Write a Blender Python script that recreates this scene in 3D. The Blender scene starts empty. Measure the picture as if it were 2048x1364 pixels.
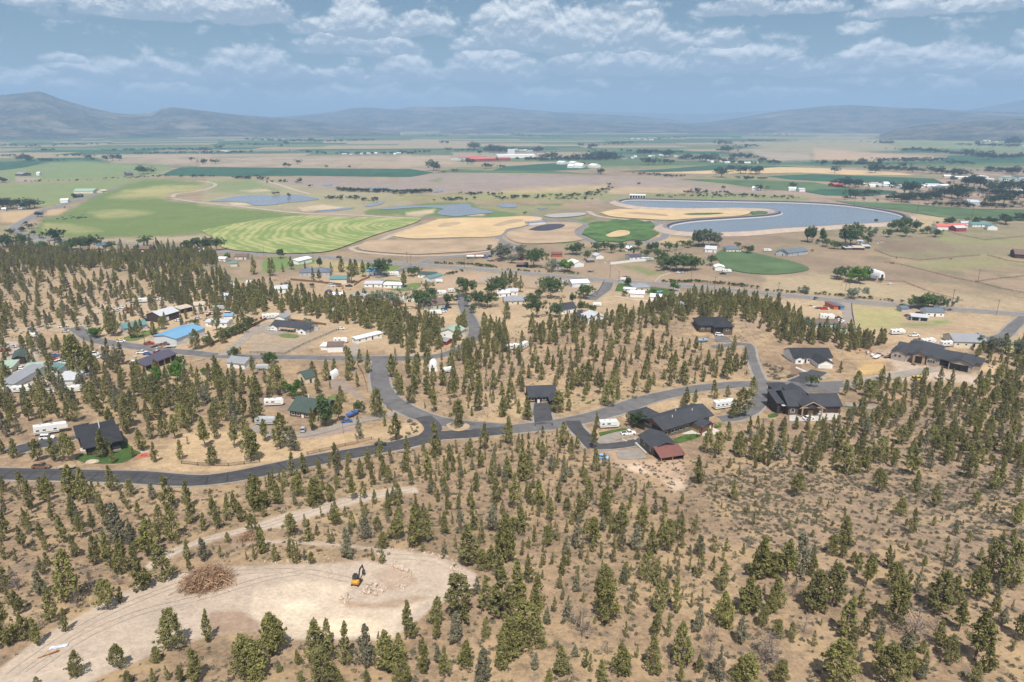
import bpy,bmesh,math,random
import numpy as np
from mathutils import Vector,Matrix
R = math.radians
random.seed(7); rng = np.random.default_rng(7)
scene = bpy.context.scene
COL = scene.collection
# ------------------------------------------------------------------ camera
FPX = 1365.0            # focal length in photo pixels (2048 wide)
PITCH = R(17.94)
ZC = 130.0
cam = bpy.data.cameras.new('camera')
cam.sensor_width = 36.0
cam.lens = 36.0 * FPX / 2048.0
cam.clip_start = 1.0
cam.clip_end = 120000.0
cam_o = bpy.data.objects.new('camera',cam)
cam_o.location = (0,0,ZC)
cam_o.rotation_euler = (R(90) - PITCH,0,0)
COL.objects.link(cam_o)
scene.camera = cam_o
# ------------------------------------------------------------------ sun
SUN_EL,SUN_AZ = R(60),R(4)          # azimuth of the light's travel, to the left of straight ahead
sun = bpy.data.lights.new('sun','SUN')
sun.energy = 5.0
sun.angle = R(0.5)
sun.color = (1.0,0.95,0.88)
sun_o = bpy.data.objects.new('sun',sun)
tosun = Vector((math.sin(SUN_AZ) * math.cos(SUN_EL),-math.cos(SUN_AZ) * math.cos(SUN_EL),math.sin(SUN_EL)))
sun_o.rotation_euler = tosun.to_track_quat('Z','Y').to_euler()
COL.objects.link(sun_o)
# ------------------------------------------------------------------ exposure, sampling
vs = scene.view_settings
vs.view_transform = 'Standard'; vs.look = 'None'; vs.gamma = 1.0; vs.exposure = 0.24; vs.use_curve_mapping = False
cy = scene.cycles
cy.max_bounces = 4; cy.diffuse_bounces = 2; cy.glossy_bounces = 2; cy.transmission_bounces = 2
cy.transparent_max_bounces = 6; cy.volume_bounces = 1
cy.use_denoising = True
try: cy.denoising_prefilter = 'FAST'
except Exception: pass
cy.caustics_reflective = False; cy.caustics_refractive = False
cy.sample_clamp_indirect = 4.0

# ------------------------------------------------------------------ pixel <-> direction
CP,SP = math.cos(PITCH),math.sin(PITCH)
def pdir(px,py):
    u = (px - 1024.0) / FPX; v = (682.0 - py) / FPX
    return np.array([u,CP + SP * v,-SP + CP * v])
def azel(px,py):
    d = pdir(px,py)
    return math.degrees(math.atan2(d[0],d[1])),math.degrees(math.atan2(d[2],math.hypot(d[0],d[1])))

# ------------------------------------------------------------------ node helpers
class NT:
    def __init__(s,tree): s.t = tree; s.n = tree.nodes; s.l = tree.links
    def new(s,typ,**kw):
        nd = s.n.new(typ)
        for k,v in kw.items(): setattr(nd,k,v)
        return nd
    def put(s,sock,v):
        if v is None: return
        if isinstance(v,bpy.types.NodeSocket): s.l.new(v,sock)
        else: sock.default_value = v
    def math(s,op,a,b=None,c=None,clamp=False):
        nd = s.new('ShaderNodeMath',operation=op,use_clamp=clamp)
        for i,v in enumerate((a,b,c)): s.put(nd.inputs[i],v)
        return nd.outputs[0]
    def vmath(s,op,a,b=None,c=None):
        nd = s.new('ShaderNodeVectorMath',operation=op)
        for i,v in enumerate((a,b,c)):
            if v is not None: s.put(nd.inputs[i],v)
        return nd.outputs['Value'] if op == 'LENGTH' else nd.outputs[0]
    def mix(s,f,a,b,typ='MIX'):
        nd = s.new('ShaderNodeMix',data_type='RGBA',blend_type=typ)
        nd.clamp_factor = True
        s.put(nd.inputs[0],f)
        for i,v in ((6,a),(7,b)):
            if not isinstance(v,bpy.types.NodeSocket) and len(v) == 3: v = (*v,1)
            s.put(nd.inputs[i],v)
        return nd.outputs[2]
    def noise(s,vec,scale,detail=3,rough=0.55,dist=0.0):
        nd = s.new('ShaderNodeTexNoise')
        s.put(nd.inputs['Vector'],vec); nd.inputs['Scale'].default_value = scale
        nd.inputs['Detail'].default_value = detail; nd.inputs['Roughness'].default_value = rough
        nd.inputs['Distortion'].default_value = dist
        return nd.outputs['Fac']
    def ramp(s,f,a,b,lo=0.0,hi=1.0,smooth=True):
        nd = s.new('ShaderNodeMapRange',interpolation_type='SMOOTHSTEP' if smooth else 'LINEAR')
        s.put(nd.inputs['Value'],f)
        nd.inputs['From Min'].default_value = a; nd.inputs['From Max'].default_value = b
        nd.inputs['To Min'].default_value = lo; nd.inputs['To Max'].default_value = hi
        return nd.outputs[0]

# ------------------------------------------------------------------ world: clear sky with fair-weather cumulus
world = bpy.data.worlds.new('World'); scene.world = world
world.use_nodes = True
w = NT(world.node_tree); w.n.clear()
sky = w.new('ShaderNodeTexSky',sky_type='NISHITA')
sky.sun_disc = False; sky.sun_elevation = SUN_EL; sky.sun_rotation = R(180) - SUN_AZ
sky.altitude = 900; sky.air_density = 1.0; sky.dust_density = 1.5; sky.ozone_density = 1.5
geo = w.new('ShaderNodeTexCoord')
dirv = w.vmath('NORMALIZE',geo.outputs['Generated'])
sep = w.new('ShaderNodeSeparateXYZ'); w.l.new(dirv,sep.inputs[0])
az = w.math('MULTIPLY',w.math('ARCTAN2',sep.outputs[0],sep.outputs[1]),57.2958)
el = w.math('MULTIPLY',w.math('ARCSINE',sep.outputs[2]),57.2958)
# the same band of clouds goes on all the way round
az = w.math('SUBTRACT',w.math('PINGPONG',w.math('ADD',az,40.0),80.0),40.0)
cmb = w.new('ShaderNodeCombineXYZ'); w.l.new(az,cmb.inputs[0]); w.l.new(el,cmb.inputs[1])
uv = cmb.outputs[0]
warp = w.new('ShaderNodeTexNoise'); warp.inputs['Scale'].default_value = 0.5; warp.inputs['Detail'].default_value = 4
w.l.new(uv,warp.inputs['Vector'])
uvw = w.vmath('ADD',uv,w.vmath('MULTIPLY',w.vmath('SUBTRACT',warp.outputs['Color'],(.5,.5,.5)),(1.9,1.0,0)))
CLOUDS = [  # centre x, flat bottom y, half width, height (photo pixels), weight
    (395,36,205,44,1),(480,34,120,40,0.9),(640,62,75,30,0.8),(722,66,70,78,1.1),(835,66,82,44,0.85),
    (715,102,140,42,1),(935,95,42,28,0.7),(1040,84,110,92,1.1),(1190,92,190,78,1.05),(1330,94,60,36,0.8),
    (1440,92,60,40,0.85),(1490,28,110,32,0.7),(1610,24,85,26,0.75),(1815,28,85,30,0.9),(1960,18,110,26,0.7),
    (130,122,42,19,0.77),(500,150,110,58,1.07),(270,158,160,40,0.82),(690,162,90,25,0.72),(810,152,80,47,0.87),(985,156,130,58,1.07),
    (1250,142,180,49,0.97),(1440,136,150,52,1.02),(1590,148,70,31,0.87),(1745,134,90,47,1.07),(1900,136,95,52,1.02),(2030,150,80,38,0.92),
    (2044,88,26,24,0.7),(60,188,180,49,0.77),(330,200,200,34,0.67),(1100,202,110,29,0.82),(1560,192,130,18,0.72),
    (1900,190,60,25,0.77),(760,205,260,34,0.62),(80,6,160,18,0.5),(1250,20,60,18,0.5)]
acc = -1.0; hgt = 0.0
for (cx,by,hw,hh,wt) in CLOUDS:
    a0,e0 = azel(cx,by); k = 0.0405
    v = w.vmath('MULTIPLY',w.vmath('SUBTRACT',uvw,(a0,e0,0)),(1 / (hw * k),1 / (hh * k),0))
    sp = w.new('ShaderNodeSeparateXYZ'); w.l.new(v,sp.inputs[0])
    dy = sp.outputs[1]
    yy = w.math('MAXIMUM',dy,w.math('MULTIPLY',dy,-5.0))
    cb = w.new('ShaderNodeCombineXYZ'); w.l.new(sp.outputs[0],cb.inputs[0]); w.l.new(yy,cb.inputs[1])
    val = w.math('MULTIPLY',w.math('SUBTRACT',1.0,w.vmath('LENGTH',cb.outputs[0])),wt)
    if acc == -1.0: acc,hgt = val,dy
    else:
        gt = w.math('GREATER_THAN',val,acc)
        hgt = w.math('ADD',w.math('MULTIPLY',dy,gt),w.math('MULTIPLY',hgt,w.math('SUBTRACT',1.0,gt)))
        acc = w.math('MAXIMUM',acc,val)
uvs = w.vmath('MULTIPLY',uv,(1.0,1.5,1.0))
fb = w.noise(uvs,0.34,10,0.64,0.2)
fb2 = w.noise(w.vmath('ADD',uvs,(0.0,0.55,0.0)),0.34,7,0.64,0.2)
# higher up, scattered cumulus of the same kind
gen = w.math('MULTIPLY',w.ramp(w.noise(w.vmath('MULTIPLY',uv,(1,1.6,1)),0.11,3),0.52,0.68),w.ramp(el,9.0,13.0))
dens = w.math('ADD',w.math('MAXIMUM',acc,w.math('MULTIPLY',gen,0.8)),w.math('MULTIPLY',w.math('SUBTRACT',fb,0.5),1.1))
alpha = w.ramp(dens,0.0,0.27,0.0,0.96)
shade = w.math('ADD',w.math('MULTIPLY',hgt,0.65),w.math('MULTIPLY',w.math('SUBTRACT',fb,fb2),2.6))
shade = w.ramp(shade,-0.05,0.75)
ccol = w.mix(shade,(0.30,0.37,0.44),(0.92,0.93,0.92))
skyc = w.mix(1.0,sky.outputs[0],(0.84,1.0,1.0),'MULTIPLY')
bg1 = w.new('ShaderNodeBackground'); w.l.new(skyc,bg1.inputs[0]); bg1.inputs[1].default_value = 0.05
bg2 = w.new('ShaderNodeBackground'); w.l.new(ccol,bg2.inputs[0]); bg2.inputs[1].default_value = 1.0
mx = w.new('ShaderNodeMixShader'); w.l.new(alpha,mx.inputs[0]); w.l.new(bg1.outputs[0],mx.inputs[1]); w.l.new(bg2.outputs[0],mx.inputs[2])
wo = w.new('ShaderNodeOutputWorld'); w.l.new(mx.outputs[0],wo.inputs[0])
world.cycles.sampling_method = 'MANUAL'; world.cycles.sample_map_resolution = 512
# ------------------------------------------------------------------ numpy noise
def _hash(ix,iy,s):
    n = (ix.astype(np.int64) * 374761393 + iy.astype(np.int64) * 668265263 + s * 1442695041) & 0x7fffffff
    n = ((n ^ (n >> 13)) * 1274126177) & 0x7fffffff
    return ((n ^ (n >> 16)) & 0xffff) / 65535.0
def vnoise(x,y,s=0):
    ix = np.floor(x); iy = np.floor(y); fx = x - ix; fy = y - iy
    fx = fx * fx * (3 - 2 * fx); fy = fy * fy * (3 - 2 * fy)
    a = _hash(ix,iy,s); b = _hash(ix + 1,iy,s); c = _hash(ix,iy + 1,s); d = _hash(ix + 1,iy + 1,s)
    return a + (b - a) * fx + (c - a) * fy + (a - b - c + d) * fx * fy
def fbm(x,y,s=0,o=4):
    t = 0; a = .5; n = 0
    for i in range(o):
        t = t + a * vnoise(x * 2 ** i + 17.3 * i,y * 2 ** i - 9.1 * i,s + i); n += a; a *= .5
    return t / n
# ------------------------------------------------------------------ terrain
_py = np.array([-50000,-60,40,95,130,200,300,420,540,60000.])
_pz = np.array([46,46,42,38,33,21,8.5,2.5,0.0,0.0])
_yy = np.linspace(-200,1200,1401); _zz = np.interp(_yy,_py,_pz)
_k = np.hanning(81); _k /= _k.sum(); _zz = np.convolve(np.pad(_zz,40,'edge'),_k,'valid')
BUMPS = [(-335,560,120,75,15.0),(-260,470,60,50,4.0),(120,428,75,40,7.5),(245,372,70,45,6.5),(30,380,60,45,4.0),(-95,158,26,20,-1.5)]
def hgt_at(x,y):
    x = np.asarray(x,float); y = np.asarray(y,float)
    z = np.interp(y,_yy,_zz)
    for (bx,by,sx,sy,a) in BUMPS:
        z = z + a * np.exp(-((x - bx) / sx) ** 2 - ((y - by) / sy) ** 2)
    fade = np.clip((520 - y) / 150,0,1) * np.clip((900 - np.abs(x)) / 300,0,1)
    z = z + (fbm(x / 70,y / 70,3,3) - .5) * 5.0 * fade
    return z
_ts = np.concatenate([np.geomspace(70,60000,700)])
def G(px,py):
    """photo pixel -> point on the ground"""
    d = pdir(px,py)
    t = _ts / math.hypot(d[0],d[1])
    zs = ZC + d[2] * t
    g = zs - hgt_at(d[0] * t,d[1] * t)
    i = int(np.argmax(g < 0))
    if g[i] >= 0: i = len(t) - 1
    a,b = t[i - 1],t[i]
    for _ in range(30):
        m = (a + b) / 2
        if ZC + d[2] * m - float(hgt_at(d[0] * m,d[1] * m)) < 0: b = m
        else: a = m
    p = d * b
    return Vector((p[0],p[1],float(hgt_at(p[0],p[1]))))
def proj(x,y,z):
    x = np.asarray(x,float); y = np.asarray(y,float); z = np.asarray(z,float) - ZC
    dep = y * CP - z * SP
    up = y * SP + z * CP
    dep = np.where(dep < 1e-3,1e-3,dep)
    return 1024 + FPX * x / dep,682 - FPX * up / dep,dep
def TL(ox,oy,s):
    return lambda x,y: (ox + x / s,oy + y / s)
tA = TL(0,680,3.938); tB = TL(500,680,3.938); tC = TL(1000,680,3.938); tD = TL(1528,680,3.938)
t5 = TL(0,1000,3.657); t6 = TL(500,1000,3.657); t7 = TL(1000,1000,3.657); t8 = TL(1488,1000,3.657)
u1 = TL(0,440,3.938); u2 = TL(500,440,3.938); u3 = TL(1000,440,3.938); u4 = TL(1528,440,3.938)
z1 = TL(0,240,4.876); z2 = TL(400,240,4.876); z3 = TL(800,240,4.876); z4 = TL(1200,240,4.876); z5 = TL(1628,240,4.876)

# ------------------------------------------------------------------ materials
MATS = {}
def pmat(name,col,rough=.8,var=.18,scale=.6,spec=.3,metal=0.0,col2=None,bump=0.0,coord='Object'):
    """plain procedural material: base colour broken up by two sizes of noise"""
    if name in MATS: return MATS[name]
    m = bpy.data.materials.new(name); m.use_nodes = True
    t = NT(m.node_tree); b = t.n['Principled BSDF']
    b.inputs['Roughness'].default_value = rough; b.inputs['Metallic'].default_value = metal
    b.inputs['Specular IOR Level'].default_value = spec
    if coord == 'World': vec = t.new('ShaderNodeNewGeometry').outputs['Position']
    else: vec = t.new('ShaderNodeTexCoord').outputs['Object']
    n1 = t.noise(vec,scale,5,.6); n2 = t.noise(vec,scale * .13,3,.6)
    f = t.math('ADD',t.math('MULTIPLY',n1,.6),t.math('MULTIPLY',n2,.4))
    lo = tuple(c * (1 - 1.6 * var) for c in col); hi = tuple(min(1,c * (1 + 1.6 * var)) for c in (col2 or col))
    c = t.mix(t.ramp(f,.25,.75,smooth=False),lo,hi)
    t.l.new(c,b.inputs['Base Color'])
    if bump:
        bp = t.new('ShaderNodeBump'); bp.inputs['Strength'].default_value = bump; bp.inputs['Distance'].default_value = .3
        t.l.new(n1,bp.inputs['Height']); t.l.new(bp.outputs[0],b.inputs['Normal'])
    MATS[name] = m
    return m
M_ASPH = pmat('asphalt',(.07,.067,.07),.9,.3,.3,coord='World')
M_ASPH_OLD = pmat('worn_asphalt',(.145,.136,.134),.92,.3,.25,coord='World')
M_HWY = pmat('old_highway_asphalt',(.20,.185,.18),.92,.15,.2,coord='World')
M_GRAVEL = pmat('gravel',(.30,.26,.22),.95,.22,.5,coord='World',bump=.3)
M_TRACK = pmat('dirt_track',(.40,.33,.26),.95,.2,.25,coord='World')
M_CRACK = pmat('tar_seam',(.03,.03,.032),.7,.1,1.,coord='World')
M_CONC = pmat('concrete',(.52,.48,.43),.9,.1,.5,coord='World')
M_LINE_Y = pmat('road_paint_yellow',(.55,.42,.10),.8,.15,.5,coord='World')
M_LINE_W = pmat('road_paint_white',(.70,.69,.66),.8,.15,.5,coord='World')

# ------------------------------------------------------------------ mesh helpers
def mesh_obj(name,verts,faces,mat,parent=None,smooth=False):
    me = bpy.data.meshes.new(name)
    me.from_pydata([tuple(v) for v in verts],[],faces); me.update()
    if mat is not None:
        for mm in (mat if isinstance(mat,(list,tuple)) else [mat]): me.materials.append(mm)
    if smooth:
        me.polygons.foreach_set('use_smooth',[True] * len(me.polygons))
    o = bpy.data.objects.new(name,me); COL.objects.link(o)
    if parent is not None: o.parent = parent
    return o
def tag(o,label,cat,group=None):
    o['label'] = label; o['category'] = cat
    if group: o['group'] = group
    return o
def struct(o,label=None,kind='structure'):
    o['kind'] = kind
    if label: o['label'] = label
    return o
def empty(name,loc,rz=0.0):
    o = bpy.data.objects.new(name,None); o.empty_display_size = 1.0
    o.location = loc; o.rotation_euler = (0,0,rz); COL.objects.link(o)
    return o
def catmull(pts,step):
    P = [Vector((p[0],p[1])) for p in pts]
    P = [P[0] * 2 - P[1]] + P + [P[-1] * 2 - P[-2]]
    out = []
    for i in range(1,len(P) - 2):
        a,b,c,d = P[i - 1:i + 3]
        n = max(2,int((c - b).length / step))
        for k in range(n):
            t = k / n
            out.append(.5 * ((2 * b) + (c - a) * t + (2 * a - 5 * b + 4 * c - d) * t * t + (3 * b - a - 3 * c + d) * t ** 3))
    out.append(P[-2])
    return out
ROADS = []          # (array of xy, half width) used to keep trees off the tarmac
def strip(name,line,offs,mat,dz,zs=None):
    """sheet that follows the ground along a line; offs = lateral offsets in metres"""
    n = len(line); V = []; F = []
    for i,p in enumerate(line):
        t = (line[min(i + 1,n - 1)] - line[max(i - 1,0)]); t.normalize() if t.length else None
        nrm = Vector((-t.y,t.x))
        for j,o in enumerate(offs):
            q = p + nrm * o
            V.append((q.x,q.y,float(hgt_at(q.x,q.y)) + dz + (zs[j] if zs else 0)))
    k = len(offs)
    for i in range(n - 1):
        for j in range(k - 1):
            F.append((i * k + j,(i + 1) * k + j,(i + 1) * k + j + 1,i * k + j + 1))
    o = mesh_obj(name,V,F,mat)
    for pl in o.data.polygons:
        if pl.normal.z < 0:
            o.data.flip_normals(); break
    return o
def road(name,px,width,mat,label,dz=.14,step=4.0,shoulder=True):
    g = [G(*p) for p in px]
    line = catmull(g,step)
    hw = width / 2
    o = strip(name,line,[-hw,-hw * .35,hw * .35,hw],mat,dz)
    struct(o,label)
    ROADS.append((np.array([(p.x,p.y) for p in line]),hw))
    if shoulder:
        s = strip('gravel_shoulder',line,[-hw - 1.3,-hw * .5,hw * .5,hw + 1.3],M_GRAVEL,dz - .05,[-.06,0,0,-.06])
        struct(s,'narrow pale gravel shoulder under the edges of ' + label.split(' ',1)[1][:60] if 0 else None)
    return line
def poly_sheet(name,px,mat,dz,label=None,cut=12.0,drape=False,smooth=True,kind='structure'):
    """ground patch from an outline of photo pixels"""
    g = [G(*p) for p in px]
    pts = [Vector((p.x,p.y)) for p in g]
    if smooth:
        pts = catmull(pts + [pts[0]],max(2.0,sum((pts[i] - pts[i - 1]).length for i in range(len(pts))) / 160))[:-1]
    bm = bmesh.new()
    vs_ = [bm.verts.new((p.x,p.y,0)) for p in pts]
    es = [bm.edges.new((vs_[i],vs_[(i + 1) % len(vs_)])) for i in range(len(vs_))]
    bmesh.ops.triangle_fill(bm,use_beauty=True,edges=es)
    if drape:
        for _ in range(6):
            le = [e for e in bm.edges if e.calc_length() > cut]
            if not le: break
            bmesh.ops.subdivide_edges(bm,edges=le,cuts=1)
        bmesh.ops.triangulate(bm,faces=bm.faces[:])
    for v in bm.verts: v.co.z = float(hgt_at(v.co.x,v.co.y)) + dz
    for f in bm.faces:
        f.normal_update()
        if f.normal.z < 0: f.normal_flip()
    me = bpy.data.meshes.new(name); bm.to_mesh(me); bm.free()
    me.materials.append(mat)
    o = bpy.data.objects.new(name,me); COL.objects.link(o)
    return struct(o,label,kind)

# ------------------------------------------------------------------ ground: one sheet out to the horizon, albedo painted per vertex
def build_ground():
    azs = np.concatenate([np.arange(-180,-50,5.0),np.arange(-50,50.01,0.15),np.arange(55,180,5.0)])
    rs = [0.0,15,30,45,55]
    while rs[-1] < 4500: rs.append(rs[-1] * 1.0056)
    while rs[-1] < 60000: rs.append(rs[-1] * 1.05)
    rs = np.array(rs[1:])
    A,RR = np.meshgrid(np.radians(azs),rs)
    X = RR * np.sin(A); Y = RR * np.cos(A); Z = hgt_at(X,Y)
    nr,na = X.shape
    verts = np.stack([X,Y,Z],-1).reshape(-1,3)
    verts = np.vstack([verts,[[0,0,float(hgt_at(0,0))]]])
    i,j = np.meshgrid(np.arange(nr - 1),np.arange(na),indexing='ij')
    j2 = (j + 1) % na
    q = np.stack([i * na + j,i * na + j2,(i + 1) * na + j2,(i + 1) * na + j],-1).reshape(-1,4)[:,::-1]
    c = len(verts) - 1
    jj = np.arange(na); tri = np.stack([np.full(na,c),(jj + 1) % na,jj],-1)
    me = bpy.data.meshes.new('ground')
    me.vertices.add(len(verts)); me.vertices.foreach_set('co',verts.astype(np.float32).ravel())
    nl = q.size + tri.size
    me.loops.add(nl); me.loops.foreach_set('vertex_index',np.concatenate([q.ravel(),tri.ravel()]).astype(np.int32))
    me.polygons.add(len(q) + len(tri))
    st = np.concatenate([np.arange(len(q)) * 4,q.size + np.arange(len(tri)) * 3])
    me.polygons.foreach_set('loop_start',st.astype(np.int32))
    me.update(calc_edges=True)
    me.polygons.foreach_set('use_smooth',np.ones(len(me.polygons),bool))
    col = paint(verts)
    at = me.attributes.new('albedo','FLOAT_COLOR','POINT')
    at.data.foreach_set('color',col.astype(np.float32).ravel())
    m = bpy.data.materials.new('dry_ground'); m.use_nodes = True
    t = NT(m.node_tree); b = t.n['Principled BSDF']; b.inputs['Roughness'].default_value = .95; b.inputs['Specular IOR Level'].default_value = .1
    a = t.new('ShaderNodeAttribute',attribute_name='albedo')
    pos = t.new('ShaderNodeNewGeometry').outputs['Position']
    n0 = t.noise(pos,.035,4,.6); n1 = t.noise(pos,.22,5,.65); n2 = t.noise(pos,1.1,4,.7); n3 = t.noise(pos,.006,3)
    v = t.math('ADD',t.math('MULTIPLY',t.math('SUBTRACT',n0,.5),.7),t.math('MULTIPLY',t.math('SUBTRACT',n1,.5),1.3))
    v = t.math('ADD',v,t.math('MULTIPLY',t.math('SUBTRACT',n2,.5),1.6))
    v = t.math('ADD',v,t.math('MULTIPLY',t.math('SUBTRACT',n3,.5),.5))
    v = t.math('ADD',1.0,t.math('MULTIPLY',v,t.math('ADD',.5,t.math('MULTIPLY',a.outputs['Alpha'],.5))))
    vv = t.new('ShaderNodeCombineXYZ'); [t.l.new(v,vv.inputs[k]) for k in range(3)]
    c1 = t.mix(1.0,a.outputs['Color'],vv.outputs[0],'MULTIPLY')
    c1 = t.mix(t.math('MULTIPLY',t.ramp(t.noise(pos,.075,4,.65),.5,.66),t.math('MULTIPLY',a.outputs['Alpha'],.7)),c1,(.45,.315,.175))
    c1 = t.mix(t.math('MULTIPLY',t.ramp(t.noise(pos,.17,5,.7),.53,.68),t.math('MULTIPLY',a.outputs['Alpha'],.85)),c1,(.19,.142,.108))
    # tufts of grey sage and dead grass where the alpha says so
    s1 = t.noise(pos,.55,3,.6)
    spk = t.math('MULTIPLY',t.ramp(s1,.56,.64),t.ramp(t.noise(pos,.05,3),.36,.58))
    spk = t.math('MULTIPLY',spk,t.math('MULTIPLY',a.outputs['Alpha'],.75))
    c2 = t.mix(spk,c1,(.15,.125,.085))
    pale = t.math('MULTIPLY',t.ramp(t.noise(pos,.13,4,.6),.58,.74),t.math('MULTIPLY',a.outputs['Alpha'],.5))
    c3 = t.mix(pale,c2,(.46,.335,.195))
    t.l.new(c3,b.inputs['Base Color'])
    bp = t.new('ShaderNodeBump'); bp.inputs['Strength'].default_value = .35; bp.inputs['Distance'].default_value = .6
    t.l.new(t.math('ADD',n2,n1),bp.inputs['Height']); t.l.new(bp.outputs[0],b.inputs['Normal'])
    me.materials.append(m)
    o = bpy.data.objects.new('ground',me); COL.objects.link(o)
    return struct(o,'dry tan valley floor and hillside reaching to the distant hills')

TAN = (.305,.213,.135); GRASS = (.52,.37,.215); BROWN = (.28,.205,.15); PINK = (.40,.31,.25)
GREEN = (.17,.22,.075); GREENP = (.30,.31,.14); DKGREEN = (.045,.12,.06); CREAM = (.60,.47,.33); DIRT = (.47,.36,.27)
PAINT = []          # (outline in photo pixels, colour, edge softness px, strength, speckle)
def P_(tf,pts,col,soft=3.,strength=1.,spk=0.):
    PAINT.append(([tf(*p) for p in pts] if tf else pts,col,soft,strength,spk))
def paint(V):
    n = len(V); px,py,dep = proj(V[:,0],V[:,1],V[:,2])
    ok = V[:,1] > 20
    x,y = V[:,0],V[:,1]
    f1 = fbm(x / 45,y / 45,11,4); f2 = fbm(x / 160,y / 160,23,4); f3 = fbm(x / 420,y / 260,31,4)
    near = np.clip((480 - y) / 120,0,1)[:,None]
    c = np.array(TAN) * near + np.array((.345,.255,.17)) * (1 - near)
    k = np.clip((f2 - .48) * 5,0,1)[:,None] * .6
    c = c * (1 - k) + np.array(BROWN) * k
    k = np.clip((f1 - .55) * 6,0,1)[:,None] * .35
    c = c * (1 - k) + np.array((.46,.34,.20)) * k
    # open range of the valley: green and straw in long patches
    val = np.clip((y - 700) / 250,0,1)
    k = (val * np.clip((f3 - .47) * 7,0,1))[:,None] * .85
    c = c * (1 - k) + np.array((.26,.27,.13)) * k
    k = (val * np.clip((.44 - f3) * 7,0,1))[:,None] * .7
    c = c * (1 - k) + np.array(PINK) * k
    f4 = fbm(x / 24,y / 30,61,4); f5 = fbm(x / 90,y / 60,67,4)
    mid = np.clip((y - 470) / 80,0,1)
    k = (mid * np.clip((f4 - .56) * 9,0,1))[:,None] * .6
    c = c * (1 - k) + np.array((.20,.19,.115)) * k
    k = (mid * np.clip((f5 - .53) * 7,0,1))[:,None] * .55
    c = c * (1 - k) + np.array((.25,.185,.135)) * k
    # far farm land: a patchwork of long rectangular fields
    far = np.clip((y - 1950) / 200,0,1)
    ca,sa = math.cos(.12),math.sin(.12)
    gx,gy = x * ca + y * sa,-x * sa + y * ca
    row = np.floor(gy / 230 + .25 * vnoise(gx / 2600,gy / 900,5)); off = _hash(row,row * 0,77) * 900
    wid = 380 + 520 * _hash(row,row * 0 + 3,78)
    cell = np.floor((gx + off) / wid); hsh = _hash(cell,row,91)
    pal = np.array([(.05,.12,.065),(.11,.16,.075),(.38,.30,.185),(.17,.20,.10),(.36,.29,.19),(.13,.17,.09),(.25,.22,.15),(.07,.13,.068)])
    fc = pal[np.clip((hsh * 8).astype(int),0,7)]
    k = far[:,None]
    c = c * (1 - k) + fc * k
    spk = np.clip((560 - y) / 160,0,1)
    spk = spk * ok
    wx = (fbm(x / 9,y / 9,51,3) - .5) * 2; wy = (fbm(x / 9,y / 9,57,3) - .5) * 2
    for (poly,colr,soft,strength,sp) in PAINT:
        P = np.array(poly,float)
        lo = P.min(0) - soft * 3 - 2; hi = P.max(0) + soft * 3 + 2
        sel = np.where(ok & (px > lo[0]) & (px < hi[0]) & (py > lo[1]) & (py < hi[1]))[0]
        if not len(sel): continue
        qx = px[sel] + wx[sel] * soft * 1.6; qy = py[sel] + wy[sel] * soft * .9
        ins = np.zeros(len(sel),bool); dd = np.full(len(sel),1e9)
        for i in range(len(P)):
            x1,y1 = P[i]; x2,y2 = P[(i + 1) % len(P)]
            if y1 != y2:
                cr = ((y1 > qy) != (y2 > qy)) & (qx < (x2 - x1) * (qy - y1) / (y2 - y1) + x1)
                ins ^= cr
            ex,ey = x2 - x1,y2 - y1; L = ex * ex + ey * ey + 1e-9
            tt = np.clip(((qx - x1) * ex + (qy - y1) * ey) / L,0,1)
            dd = np.minimum(dd,np.hypot(qx - x1 - tt * ex,qy - y1 - tt * ey))
        sd = np.where(ins,dd,-dd)
        a = np.clip(sd / (2 * soft) + .5,0,1) * strength
        if strength < 1: a = a * np.clip(.35 + 1.3 * f1[sel],0,1.2); a = np.clip(a,0,1)
        c[sel] = c[sel] * (1 - a[:,None]) + np.array(colr) * a[:,None]
        spk[sel] = spk[sel] * (1 - a) + sp * a
    c = c * (1 - .15 * np.clip((y - 470) / 200,0,1))[:,None]
    return np.concatenate([c,spk[:,None]],1)
# ------------------------------------------------------------------ painted ground cover (albedo only)
# settlement: straw-coloured cheat grass
P_(None,[(160,640),(330,600),(520,560),(700,535),(1000,560),(1380,590),(1700,610),(2048,640),(2048,700),(1720,690),(1380,600),(1180,650),(900,690),(860,740),(760,700),(500,690),(300,720),(480,760),(400,800),(200,720)],(.44,.325,.205),10,.8,.15)
P_(None,[(380,860),(620,870),(780,860),(840,840),(860,866),(700,893),(560,925),(430,945),(250,938),(330,900)],(.50,.36,.215),5,.8,.3)
P_(None,[(1080,740),(1200,770),(1480,745),(1500,762),(1290,790),(1160,832),(1090,842),(940,842),(1040,800)],(.47,.34,.2),8,.6,.6)
P_(None,[(1240,820),(1330,800),(1480,785),(1470,810),(1330,822),(1250,840)],(.5,.365,.22),4,.7,.4)
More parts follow.
